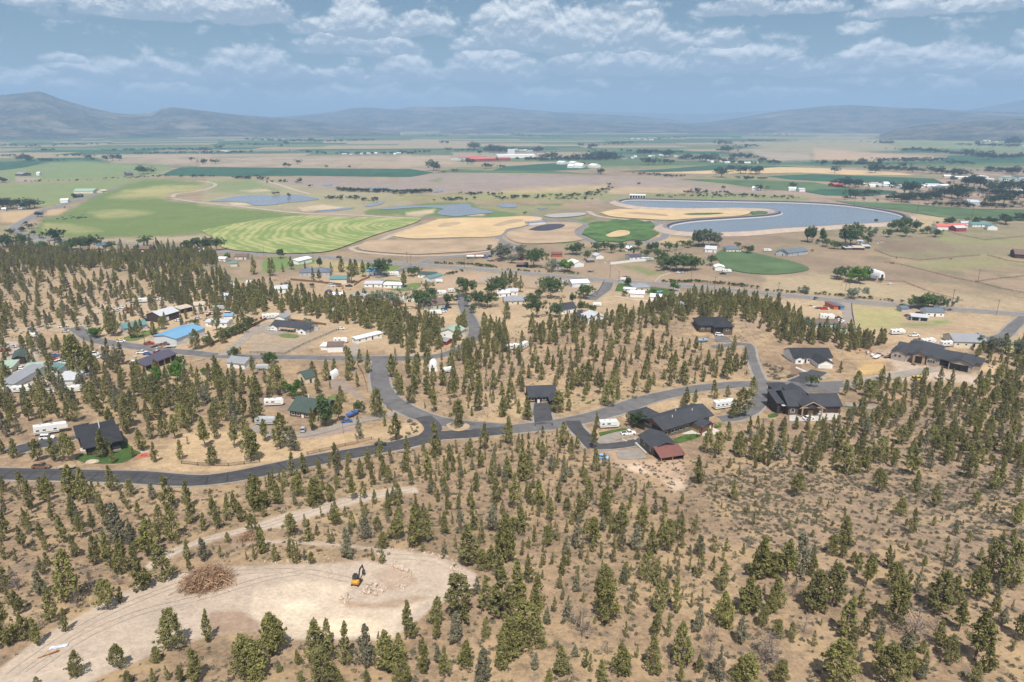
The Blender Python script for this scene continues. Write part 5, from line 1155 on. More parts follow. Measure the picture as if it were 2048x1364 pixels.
opening(e,'f',R_,L * .075,0,4.2,3.2,'open'); opening(e,'f',R_,L * .19,0,4.2,3.2,'open'); opening(e,'f',(0,L,2.5,D),L * .67,0,4.0,3.0,'open'); opening(e,'f',(L * .26,L * .42,-1.2,1),L * .08,0,3.2,3.8,'open')
for u in (.03,.09): opening(e,'f',(-1.5,L * .16,-.5,1),L * u + 1,1.0,1.2,1.4,'window',WALL['osb'])
for u in (.03,.065,.1): opening(e,'f',(L * .44,L * .58,.6,1),L * u,1.0,1.1,1.5,'window',WALL['osb'])
# ---- charcoal house on the left
e,L,D = site('house','charcoal roofed dark house on a green lawn at the left','house',tA(690,912),tA(955,868),p3=tA(520,770))
D = min(D,20); wing_mesh(e,0,L,0,D,4.0,'hip','x',.33,ROOF['black'],WALL['dark'],1.0)
wing_mesh(e,L * .3,L * 1.03,D * .1,D * .7,4.1,'gable','x',.36,ROOF['black'],WALL['dark'],.8)
wing_mesh(e,-1.2,L * .25,D * .6,D + 4,3.4,'hip','x',.4,ROOF['black'],WALL['dark'],.7)
R_ = (0,L,0,D)
for u in (.12,.3,.62,.85): opening(e,'f',R_,L * u,1.5,1.7,1.5,'window',WALL['brown'])
V = []; F = []; bx(V,F,-.1,L + .1,-.1,.0,-1.6,.9); mesh_obj('stone_plinth',V,F,M_STONE,e)
V = []; F = []; bx(V,F,-1.6,-.1,1.0,D * .5,-1.2,.25); mesh_obj('front_porch',V,F,M_CONC,e)
opening(e,'l',R_,D * .3,0,1.2,2.2,'door'); opening(e,'l',R_,D * .12,1.0,1.4,1.4,'window',WALL['brown'])
V = []; F = []; tube(V,F,[(L * .55,D * .55,6),(L * .55,D * .55,9.2)],[.18,.18],6); mesh_obj('chimney_pipe',V,F,M_TRIM,e)
# ---- low charcoal house in the middle
e,L,D = site('house','low charcoal roofed house at the end of a black driveway in the middle','house',tC(232,492),tC(440,478),12)
wing_mesh(e,0,L,0,D,2.9,'gable','x',.42,ROOF['char'],WALL['dark'],.7)
wing_mesh(e,L * .72,L * 1.04,-5.5,D * .5,2.9,'gable','y',.42,ROOF['char'],WALL['dark'],.6)
wing_mesh(e,L * .24,L * .40,-1.8,D * .3,2.9,'gable','y',.5,ROOF['char'],WALL['dark'],.4)
R_ = (0,L,0,D); opening(e,'f',R_,L * .12,.9,1.6,1.3,'window'); opening(e,'f',R_,L * .55,.9,1.6,1.3,'window'); opening(e,'f',(L * .24,L * .4,-1.8,1),L * .08,0,1.1,2.1,'door',M_TRIM); opening(e,'l',(L * .72,L * 1.04,-5.5,0),2.7,0,4.2,2.3,'bgarage')
# ---- green roofed house
e,L,D = site('house','green shingled house half hidden by trees left of the side road','house',tB(318,600),tB(482,622),13)
wing_mesh(e,0,L,0,D,3.2,'gable','x',.5,ROOF['green'],WALL['brown'],.7); wing_mesh(e,L * .85,L * 1.35,D * .35,D * 1.1,3.0,'gable','x',.5,ROOF['green'],WALL['brown'],.6)
for u in (.15,.4,.8): opening(e,'f',(0,L,0,D),L * u,1.0,1.5,1.2,'window')
opening(e,'f',(0,L,0,D),L * .6,0,1.1,2.1,'door',M_TRIM)
V = []; F = []; tube(V,F,[(L * .5,D * .5,5),(L * .5,D * .5,8)],[.22,.22],6); mesh_obj('chimney_pipe',V,F,M_TRIM,e)
simple('cottage','small green roofed cottage behind trees above the green roofed house','cottage',tB,(440,345),(520,330),9,3.0,'gable','x',.5,'green','cream')
# ---- dark hip roofed house on the knoll
e,L,D = site('house','dark hip roofed house alone on the wooded knoll','house',u3(1575,895),u3(1822,898),17)
wing_mesh(e,0,L * .55,2,D,3.3,'hip','x',.42,ROOF['black'],WALL['brown'],.9); wing_mesh(e,L * .42,L,-1.5,D,3.5,'hip','x',.42,ROOF['black'],WALL['brown'],.9)
opening(e,'f',(L * .42,L,-1.5,D),L * .15,0,5,2.5,'open'); opening(e,'f',(L * .42,L,-1.5,D),L * .42,1,1.6,1.4,'window')
for u in (.1,.3): opening(e,'f',(0,L * .55,2,D),L * u,1,1.5,1.3,'window')
# ---- long white house
e,L,D = site('house','long white house with dark roof on a gravel yard left of the middle','house',u2(172,862),u2(468,892),10)
wing_mesh(e,0,L,0,D,3.0,'gable','x',.42,ROOF['char'],WALL['white'],.5); wing_mesh(e,L * .80,L,-4.0,D * .5,3.0,'gable','y',.45,ROOF['char'],WALL['white'],.4); wing_mesh(e,L * .0,L * .2,-2,D * .5,2.9,'gable','y',.45,ROOF['char'],WALL['white'],.4)
for u in (.26,.36,.62,.72): opening(e,'f',(0,L,0,D),L * u,.9,1.4,1.3,'window')
opening(e,'f',(0,L,0,D),L * .48,0,1.1,2.1,'door'); opening(e,'f',(L * .8,L,-4,0),L * .1,.9,1.6,1.3,'window')
V = []; F = []; bx(V,F,L * .24,L * .66,-3.2,-.05,2.3,2.45)
for u in range(6): bx(V,F,L * (.25 + .08 * u),L * (.25 + .08 * u) + .2,-3.1,-2.9,-1,2.3)
mesh_obj('wooden_pergola',V,F,WALL['wood'],e)
# ---- simpler buildings, read from the photo tile by tile
B = [
 ('shed','long blue metal roofed shed beside the lane','shed',u1,(1395,992),(1620,905),17,4.2,'gable','x',.16,'blue','pale','shop'),
 ('barn','brown barn with grey metal roof behind the blue shed','barn',u1,(1275,815),(1415,768),13,4.2,'gable','x',.35,'lgrey','dark','shop'),
 ('shed','square cream metal shed behind the barn','shed',u1,(1532,722),(1612,718),8,4.0,'shed','x',.06,'tan','cream','shop'),
 ('carport','low open carport left of the cream shed','carport',u1,(1425,738),(1518,718),7,2.8,'shed','x',.08,'tan','brown','open'),
 ('house','teal green roofed house by the lane at the left','house',u1,(985,892),(1165,855),11,2.9,'gable','x',.35,'teal','grey','auto'),
 ('shed','long slate purple roofed open shed below the lane','shed',u1,(1150,1190),(1395,1112),11,3.4,'gable','x',.3,'pur','wood','open'),
 ('house','small white house with grey roof below the gravel lane','house',u1,(1792,1162),(1928,1175),9,3.0,'gable','x',.4,'grey','white','auto'),
 ('house','pale blue white mobile home right of the blue shed','house',u1,(1620,835),(1788,845),8,2.8,'gable','x',.2,'lgrey','white','auto'),
 ('shed','small bright blue roofed shed behind the mobile home','shed',u1,(1762,786),(1832,784),6,2.6,'gable','x',.25,'blue','white','none'),
 ('barn','dark barn with green roof in the junk yard','barn',u1,(108,1142),(200,1132),14,3.8,'gable','y',.4,'green','dark','shop'),
 ('shed','faded green roofed shed at the left edge','shed',u1,(-20,1205),(98,1198),9,2.6,'shed','x',.12,'lgreen','cream','none'),
 ('shed','second faded green roof right of the edge shed','shed',u1,(190,1215),(318,1205),8,2.6,'shed','x',.1,'lgreen','pale','none'),
 ('shed','long grey roofed shed with teal edge in the junk yard','shed',u1,(112,1325),(372,1212),6,2.6,'shed','x',.14,'grey','pale','none'),
 ('shed','grey metal shed under a big tree in the junk yard','shed',u1,(445,1300),(592,1296),9,2.6,'shed','x',.12,'lgrey','pale','none'),
 ('shed','small teal roofed shed by the parked cars at the left','shed',u1,(462,1215),(540,1182),6,2.5,'shed','x',.12,'teal','pale','none'),
 ('barn','dark red barn above the wooded knoll','barn',u1,(1098,262),(1188,262),11,4.5,'gable','x',.4,'brown','red','shop'),
 ('house','house with pale roof beside the tall leafy trees at left','house',u1,(1572,268),(1652,272),10,3.0,'gable','x',.35,'lgrey','cream','auto'),
 ('house','blue grey house between trees near the highway at left','house',u1,(762,218),(832,216),11,3.0,'gable','x',.35,'dblue','grey','auto'),
 ('house','teal roofed house by the highway bend','house',u1,(240,212),(345,202),12,3.0,'gable','x',.3,'teal','white','auto'),
 ('shed','small pale blue shed among junipers left of the middle','shed',u1,(1730,625),(1792,630),7,2.8,'gable','x',.3,'lgrey','blue','none'),
 ('house','house with dark roof left of the highway meadow','house',u1,(1850,310),(1940,312),10,3.0,'gable','x',.35,'brown','cream','auto'),
 ('shed','small green roofed shed at the highway side','shed',u1,(1815,365),(1870,368),7,2.8,'gable','x',.3,'teal','cream','none'),
 ('shed','white storage shed left of the highway meadow','shed',u1,(1720,325),(1775,328),7,2.8,'gable','x',.3,'white','white','none'),
 ('garage','small white garage behind the long white house','garage',u2,(200,800),(272,806),8,3.0,'gable','y',.4,'grey','white','none'),
 ('shed','white metal shed with brown roof by the lane','shed',u2,(612,1042),(732,1040),8,3.6,'gable','x',.2,'brown','white','none'),
 ('shed','low white shed left of the brown topped shed','shed',u2,(558,1024),(610,1026),5,2.4,'shed','x',.05,'white','white','none'),
 ('mobile_home','white mobile home behind the brown topped shed','mobile home',u2,(840,975),(1040,925),5,2.8,'gable','x',.15,'white','white','auto'),
 ('house','white shop with green front roof near the lane bend','house',u2,(1502,925),(1632,932),11,3.4,'gable','y',.4,'lgreen','white','auto'),
 ('shed','small grey roofed red shed below the green fronted shop','shed',u2,(1462,978),(1548,988),6,2.4,'gable','x',.3,'grey','red','none'),
 ('house','sage house with brown gable roof left of the curving lane','house',u2,(1372,712),(1540,692),13,3.2,'gable','x',.45,'brown','green','auto'),
 ('shed','cream shed with teal roof behind the wooden fence','shed',u2,(630,498),(762,503),11,3.8,'gable','x',.3,'teal','cream','none'),
 ('house','wide grey roofed house by two tall junipers','house',u2,(392,440),(628,446),13,3.2,'hip','x',.4,'dblue','grey','auto'),
 ('barn','long white barn on the green by the highway','barn',u2,(382,352),(488,332),11,3.4,'gable','x',.2,'white','white','none'),
 ('house','blue house with blue roof beside the big round tree','house',u2,(920,428),(1002,436),10,3.4,'gable','x',.4,'blue','blue','auto'),
 ('house','green roofed low house by the highway hedge','house',u2,(1322,452),(1450,458),10,2.8,'gable','x',.3,'green','white','auto'),
 ('shed','teal roofed row shed right of the green roofed house','shed',u2,(1420,484),(1520,458),8,2.8,'gable','x',.25,'teal','pale','none'),
 ('house','flat grey roofed house in the gravel court','house',u2,(902,528),(1040,530),11,2.8,'gable','x',.15,'lgrey','white','auto'),
 ('house','flat white roofed house right of the gravel court','house',u2,(1052,534),(1190,540),10,2.8,'gable','x',.12,'white','white','auto'),
 ('house','white grey house at the wood edge left of the middle','house',u2,(172,578),(312,572),10,2.8,'gable','x',.35,'lgrey','white','auto'),
 ('house','white roofed trailer house behind the dark wood','house',u2,(640,614),(726,618),8,2.6,'gable','x',.2,'white','cream','auto'),
 ('shed','grey shed right of the white roofed trailer house','shed',u2,(802,628),(890,622),8,2.8,'gable','x',.25,'grey','brown','none'),
 ('house','blue grey roofed house before the silvery trees','house',u2,(902,678),(988,674),11,3.0,'gable','x',.4,'dblue','grey','auto'),
 ('shed','small pale shed alone in the dark wood','shed',u2,(632,748),(680,745),6,2.6,'gable','y',.3,'lgrey','cream','none'),
 ('greenhouse','small white hoop greenhouse beside a grey shed','greenhouse',u2,(1235,645),(1262,642),10,3.0,'hoop','y',0,'hwhite','white','none'),
 ('shed','grey blue shed beside the hoop greenhouse','shed',u2,(1270,640),(1310,640),9,3.2,'gable','y',.3,'dblue','pale','none'),
 ('house','white house right of the round trees in the middle','house',u2,(1950,606),(2046,604),11,3.0,'gable','x',.3,'white','white','auto'),
 ('shed','low red shed beside the long grey trailer','shed',u2,(1140,672),(1205,665),5,2.4,'shed','x',.1,'grey','rust','none'),
 ('greenhouse','white hoop greenhouse among junipers below the lane','greenhouse',u2,(1402,1196),(1478,1192),9,4.0,'hoop','y',0,'hwhite','white','none'),
 ('shed','white curved shed by the gravel yard of the cottage','shed',u2,(612,1250),(655,1255),6,3.6,'hoop','y',0,'hwhite','white','none'),
 ('house','white house with blue grey roof beside the dark fir clump','house',u3,(24,592),(140,592),11,3.0,'gable','x',.2,'lgrey','white','auto'),
 ('house','faded green grey roofed house below the fir clump','house',u3,(38,668),(204,662),11,2.8,'gable','x',.35,'grey','cream','auto'),
 ('barn','white roofed barn on the bare paddock','barn',u3,(568,532),(702,526),12,3.6,'gable','x',.25,'white','pale','shop'),
 ('house','white house with black gables behind round trees','house',u3,(486,742),(602,724),11,3.4,'gable','x',.5,'char','white','auto'),
 ('garage','black roofed garage below the black gabled house','garage',u3,(560,800),(622,800),11,2.8,'gable','y',.45,'char','white','shop'),
 ('shed','white shop with blue gable trim at the wood edge','shed',u3,(692,822),(826,802),11,3.6,'gable','y',.35,'lgrey','white','shop'),
 ('house','green grey roofed house in the bright lawn yard','house',u3,(1052,562),(1182,560),13,3.0,'hip','x',.35,'grey','cream','auto'),
 ('mobile_home','long white trailer at the left of the bright lawn','mobile home',u3,(972,566),(1060,574),5,2.8,'gable','x',.15,'white','white','auto'),
 ('barn','white metal barn in front of the bright lawn house','barn',u3,(1022,606),(1132,612),10,3.0,'gable','x',.25,'white','white','none'),
 ('barn','second white metal barn at the lawn edge','barn',u3,(1182,632),(1270,636),9,3.0,'gable','x',.25,'white','white','none'),
 ('shed','grey shed behind the wood edge by the gravel drive','shed',u3,(1392,708),(1468,706),8,2.8,'gable','y',.4,'grey','grey','none'),
 ('barn','white hay barn left of the bare corral','barn',u3,(582,374),(660,366),12,3.6,'gable','y',.35,'white','white','none'),
 ('shed','small grey white shed above the corral','shed',u3,(756,308),(816,304),9,3.2,'gable','y',.35,'lgrey','white','none'),
 ('shed','long rusty red shed behind the corral trees','shed',u3,(406,292),(490,292),7,3.0,'shed','x',.08,'rust','rust','none'),
 ('shed','brown shed left of the tall round trees','shed',u3,(140,312),(192,314),8,3.0,'gable','x',.3,'brown','red','none'),
 ('house','white house before the two big cottonwoods','house',u3,(1612,252),(1700,258),12,3.4,'gable','x',.4,'lgrey','white','auto'),
 ('house','dark roofed ranch house right of the cottonwoods','house',u3,(1782,254),(1898,254),13,3.2,'hip','x',.4,'dblue','cream','auto'),
 ('shed','white shed at the corner of the green hay meadow','shed',u3,(1692,398),(1768,400),9,3.2,'gable','y',.3,'white','white','none'),
 ('house','long purple grey roofed house behind white fence','house',u3,(1022,316),(1120,312),11,3.0,'gable','x',.3,'pur','white','auto'),
 ('house','small white house among round trees above the corral','house',u3,(986,244),(1032,248),9,3.0,'gable','x',.35,'white','white','auto'),
 ('shed','low dark shed by the highway left of the corral','shed',u3,(132,372),(220,372),7,2.4,'shed','x',.1,'brown','dark','open'),
 ('shed','small grey loafing shed in the corral','shed',u3,(690,336),(745,334),5,2.2,'shed','x',.12,'grey','brown','none'),
 ('house','small blue grey house between two round trees','house',u3,(432,385),(480,388),10,3.2,'gable','x',.4,'dblue','grey','auto'),
 ('house','left one of two blue grey gabled houses behind the hay meadow','house',u4,(92,278),(164,284),13,3.4,'gable','y',.45,'dblue','grey','auto'),
 ('house','right one of two blue grey gabled houses behind the hay meadow','house',u4,(190,288),(342,268),13,3.4,'gable','x',.4,'dblue','grey','auto'),
 ('barn','red barn with white arched roof beside the bright round tree','barn',u4,(906,458),(952,456),20,5.6,'hoop','y',0,'white','red','none'),
 ('shed','grey shed below the arched barn','shed',u4,(822,478),(872,484),8,2.6,'gable','x',.3,'dblue','brown','none'),
 ('house','long turquoise house with brown roof','house',u4,(380,852),(590,852),10,3.0,'gable','x',.3,'brown','turq','auto'),
 ('shed','turquoise shed right of the long turquoise house','shed',u4,(592,884),(652,884),8,2.8,'gable','x',.3,'brown','turq','none'),
 ('house','blue white house under the silvery trees by the highway','house',u4,(1272,758),(1416,762),10,3.2,'gable','x',.35,'dblue','white','auto'),
 ('carport','long grey blue carport below the blue white house','carport',u4,(1158,790),(1290,798),6,2.6,'shed','x',.1,'lgrey','grey','open'),
 ('shed','small dark shed by the highway above the red car','shed',u4,(1082,724),(1134,724),6,2.6,'gable','x',.35,'dblue','grey','none'),
 ('house','grey roofed house behind the unfinished house','house',u4,(1492,1002),(1745,1022),13,3.0,'gable','x',.4,'grey','cream','auto'),
 ('barn','white barn with red roof at the red roofed farm','barn',u4,(1362,78),(1472,80),16,4.2,'gable','x',.3,'red','white','none'),
 ('barn','second red roof of the farm left of the red barn','barn',u4,(1474,72),(1600,70),14,4.0,'gable','x',.3,'red','white','none'),
 ('barn','red barn with pale blue roof in front of the farm','barn',u4,(1512,92),(1592,90),12,4.5,'gable','x',.35,'lgrey','red','none'),
 ('barn','white barn with teal roof right of the red roofed farm','barn',u4,(1758,78),(1836,82),16,4.5,'gable','y',.4,'teal','white','none'),
 ('house','long teal roofed farmhouse behind the white barn','house',u4,(1640,55),(1780,56),14,3.2,'gable','x',.3,'teal','white','auto'),
 ('shed','long pale farm shed behind the red barn','shed',u4,(1550,45),(1610,48),14,3.6,'gable','x',.25,'lgrey','white','none'),
 ('barn','dark barn with brown red roof at the right edge','barn',u4,(1972,300),(2070,306),18,4.0,'gable','x',.4,'brown','dark','none'),
 ('shed','leftmost of the low shanty roofs below the cottonwoods','shed',u4,(640,238),(700,236),7,2.4,'shed','x',.1,'lgrey','brown','none'),
 ('shed','middle one of the low shanty roofs below the cottonwoods','shed',u4,(708,236),(790,238),8,2.4,'shed','x',.1,'tan','dark','none'),
 ('shed','right one of the low shanty roofs below the cottonwoods','shed',u4,(780,225),(835,226),7,2.4,'shed','x',.1,'lgrey','dark','none'),
 ('house','pale blue trailer under the cottonwoods','house',u4,(735,185),(775,188),7,2.8,'gable','x',.2,'lgrey','blue','auto'),
 ('storage_container','orange shipping container on the straw field by the highway','container',u4,(548,706),(584,706),12,2.7,'flat','x',0,'rust','orange','none'),
 ('storage_container','blue shipping container right of the orange one','container',u4,(602,710),(630,710),12,2.7,'flat','x',0,'dblue','cblue','none'),
 ('pump_house','long white pump house at the head of the reservoir','building',z4,(288,772),(442,775),16,7,'flat','x',0,'white','white','open'),
 ('building','low pale control building by the dark lined basin','building',z3,(1260,1030),(1420,1018),12,4,'flat','x',0,'grey','pale','none'),
 ('barn','long pale green roofed barn of the lone left farm','barn',z1,(718,718),(910,716),26,4.5,'gable','x',.25,'lgreen','cream','none'),
 ('shed','white shed below the lone left farm','shed',z1,(588,808),(662,806),14,4,'gable','x',.3,'white','white','none'),
 ('shed','dark green shed below the pale green barn','shed',z1,(712,758),(800,755),14,3.5,'gable','x',.3,'green','dark','none'),
 ('shed','straw coloured shed right of the lone left farm','shed',z1,(995,712),(1050,706),14,3.5,'gable','x',.3,'tan','cream','none'),
 ('barn','grey barn beside the dark tree clump in the left meadow','barn',z1,(1240,545),(1300,542),20,6,'gable','x',.35,'dblue','brown','none'),
 ('house','house with pale roof under the dark trees at the left edge','house',z1,(180,868),(270,862),14,3.2,'gable','x',.3,'lgrey','white','auto'),
 ('house','pale blue house half hidden at the far left edge','house',z1,(20,890),(60,888),10,3.2,'gable','x',.3,'white','blue','auto'),
 ('barn','far grey barn in the upper left field','barn',z1,(150,545),(220,548),22,5,'gable','x',.3,'grey','brown','none'),
 ('shed','tiny white far shed in the upper left field','shed',z1,(355,540),(385,540),12,5,'gable','x',.5,'white','white','none'),
 ('house','pale farmhouse at the left of the reservoir pasture tree','house',z4,(1480,685),(1540,688),14,4.5,'gable','x',.35,'white','white','none'),
 ('barn','white farm shed under the dark conifers behind the reservoir','barn',z4,(1840,690),(1910,692),14,4.5,'gable','x',.3,'white','white','none'),
 ('barn','white low barn right of the conifers behind the reservoir','barn',z4,(1945,698),(2000,698),14,4,'gable','x',.3,'lgrey','white','none'),
 ('barn','leftmost red roofed hall of the far works','hall',z3,(690,408),(940,400),40,8,'gable','x',.15,'red','red','none'),
 ('barn','red topped hall behind the leftmost far one','hall',z3,(580,395),(850,378),40,8,'gable','x',.15,'red','pale','none'),
 ('barn','small red hall at the right of the far works','hall',z3,(960,398),(1080,396),40,8,'gable','x',.15,'red','red','none'),
 ('warehouse','very long white warehouse behind the red halls','warehouse',z3,(955,372),(1320,365),50,9,'gable','x',.1,'white','white','none'),
 ('warehouse','pale tall mill building right of the red halls','warehouse',z3,(1050,345),(1120,345),40,22,'flat','x',0,'white','pale','none'),
 ('barn','leftmost white poultry barn behind the pink flats','barn',z3,(1525,432),(1590,435),30,6,'gable','x',.25,'white','white','none'),
 ('barn','second white barn behind the pink flats','barn',z3,(1640,435),(1690,438),26,6,'gable','x',.3,'white','white','none'),
 ('barn','front left white barn behind the pink flats','barn',z3,(1630,468),(1685,470),24,6,'gable','x',.4,'white','white','none'),
 ('barn','middle white barn behind the pink flats','barn',z3,(1700,468),(1775,470),28,7,'gable','x',.4,'white','white','none'),
 ('barn','rightmost white barn behind the pink flats','barn',z3,(1835,462),(1900,466),26,6,'gable','x',.35,'white','white','none'),
 ('barn','red house left of the far right trailer rows','house',z5,(200,655),(285,652),18,5,'gable','x',.3,'red','red','none'),
 ('warehouse','pale blue long roof in the far right subdivision','warehouse',z5,(1100,660),(1230,662),24,5,'gable','x',.2,'lgrey','blue','none'),
 ('warehouse','teal far warehouse at the right edge','warehouse',z5,(1800,580),(1980,590),36,6,'flat','x',0,'lgreen','pale','none'),
 ('warehouse','white far warehouse left of the teal one','warehouse',z5,(1590,575),(1700,575),36,6,'flat','x',0,'white','white','none'),
 ('warehouse','dark blue far hall at the right edge','warehouse',z5,(1990,590),(2090,592),40,9,'flat','x',0,'dblue','grey','none'),
 ('house','white roofed house among dark trees at the right edge','house',z5,(1950,725),(2040,728),20,4.5,'gable','x',.35,'white','white','none'),
 ('house','pale blue house under trees right of the pasture strip','house',z5,(1500,825),(1620,828),18,4,'gable','x',.35,'lgrey','blue','none'),
]
for b_ in B:
    n_,lab,cat,tf,a,c_,dep,h,roof,ax,pit,rm,wm,op = b_
    simple(n_,lab,cat,tf,a,c_,dep,h,roof,ax,pit,rm,wm,.45,op)
# rows of small far buildings: hamlets seen as pale specks
rg = np.random.default_rng(5)
SPK = {}
def hamlet(pts,n,where_,tf):
    W = [G(*tf(*p)) for p in pts]; spots = []
    for i in range(n):
        s = (i + rg.uniform(.1,.9)) / n * (len(W) - 1); k = min(int(s),len(W) - 2); q = W[k].lerp(W[k + 1],s - k)
        spots.append((q.x + rg.normal() * 6,q.y + rg.normal() * 30))
    spots.sort()
    for i,(x,y) in enumerate(spots):
        e = empty('far_house',(x,y,float(hgt_at(x,y))),rg.uniform(-.4,.4))
        k = (int(rg.integers(3)),['white','lgrey','brown','tan','white','dblue'][int(rg.integers(6))])
        if k not in SPK:
            w_ = [11,15,20][k[0]]; tmp = bpy.data.objects.new('tmp',None)
            wing_mesh(e,-w_ / 2,w_ / 2,-5,5,3.6,'gable','x',.4,ROOF[k[1]],WALL[['white','cream','grey'][k[0]]],.5)
            SPK[k] = [c.data for c in e.children]
        else:
            for nm,d in zip(('wall','roof'),SPK[k]):
                o = bpy.data.objects.new(nm,d); COL.objects.link(o); o.parent = e
        tag(e,'%s far small house from the left, %s' % (ordw(i),where_),'house','far houses ' + where_)
def ordw(i):
    t_ = ['','','twenty','thirty','forty']; n_ = i + 1
    return ORDN[i] if n_ < 21 else t_[n_ // 10][:-1] + 'ieth' if n_ % 10 == 0 else t_[n_ // 10] + '-' + ORDN[n_ % 10 - 1]
ORDN = ['first','second','third','fourth','fifth','sixth','seventh','eighth','ninth','tenth','eleventh','twelfth','thirteenth','fourteenth','fifteenth','sixteenth','seventeenth','eighteenth','nineteenth','twentieth']
hamlet([(200,385),(560,345),(800,360),(1100,415),(1500,425)],22,'in the far village street',z4)
hamlet([(480,640),(860,650)],16,'in the trailer row below the dark crop',z5)
hamlet([(990,660),(1560,670)],14,'behind the dark trees at far right',z5)
hamlet([(1350,570),(1800,600)],14,'in the far right subdivision',z5)
hamlet([(0,320),(420,310)],14,'along the upper left far road',z2)
hamlet([(1400,335),(2048,330)],14,'along the far road left of the red halls',z2)
hamlet([(1100,290),(1400,330)],12,'in the trees behind the long white warehouse',z3)
hamlet([(250,180),(520,200)],10,'on the low rise above the far village',z4)
hamlet([(1600,190),(2048,260)],12,'below the right dark hill',z5)
# ------------------------------------------------------------------ vehicles
def paintm(n,c): return pmat('car_paint_' + n,c,.35,.04,1.,spec=.5)
PAINTS = {'white': paintm('white',(.80,.80,.78)),'silver': paintm('silver',(.46,.47,.48)),'grey': paintm('grey',(.18,.185,.19)),'black': paintm('black',(.025,.025,.028)),'red': paintm('red',(.40,.03,.025)),'blue': paintm('blue',(.05,.13,.38)),'tan': paintm('tan',(.42,.33,.22)),'green': paintm('green',(.06,.15,.09)),'maroon': paintm('maroon',(.18,.025,.04)),'yellow': paintm('yellow',(.66,.46,.05)),'brown': paintm('brown',(.20,.11,.06)),'sky': paintm('light_blue',(.25,.45,.66))}
M_TYRE = pmat('tyre_rubber',(.022,.022,.023),.9,.1); M_RIM2 = pmat('wheel_rim',(.42,.42,.43),.4,.1)
M_HEAD = pmat('headlight_lens',(.75,.75,.72),.2,.03); M_TAIL = pmat('tail_light_lens',(.35,.02,.02),.3,.05)
def loft(sections):
    """closed body from cross-sections along x: each (x, half width bottom, half width top, z bottom, z top)"""
    V = []; F = []
    for (x,wb,wt,zb,zt) in sections: V += [(x,-wb,zb),(x,wb,zb),(x,wb * .5 + wt * .5,zb * .35 + zt * .65),(x,wt,zt),(x,-wt,zt),(x,-(wb * .5 + wt * .5),zb * .35 + zt * .65)]
    n = len(sections)
    for i in range(n - 1):
        for k in range(6): F.append((i * 6 + k,i * 6 + (k + 1) % 6,(i + 1) * 6 + (k + 1) % 6,(i + 1) * 6 + k))
    F += [tuple(range(5,-1,-1)),tuple((n - 1) * 6 + k for k in range(6))]
    return V,F
def cyl_y(V,F,x,y,z,r,w,seg=10):
    k = len(V)
    for s in (-1,1):
        for i in range(seg): a = 2 * math.pi * i / seg; V.append((x + r * math.cos(a),y + s * w / 2,z + r * math.sin(a)))
    F += [tuple(k + i for i in range(seg)),tuple(k + seg + i for i in range(seg - 1,-1,-1))] + [(k + i,k + seg + i,k + seg + (i + 1) % seg,k + (i + 1) % seg) for i in range(seg)]
_veh = {}
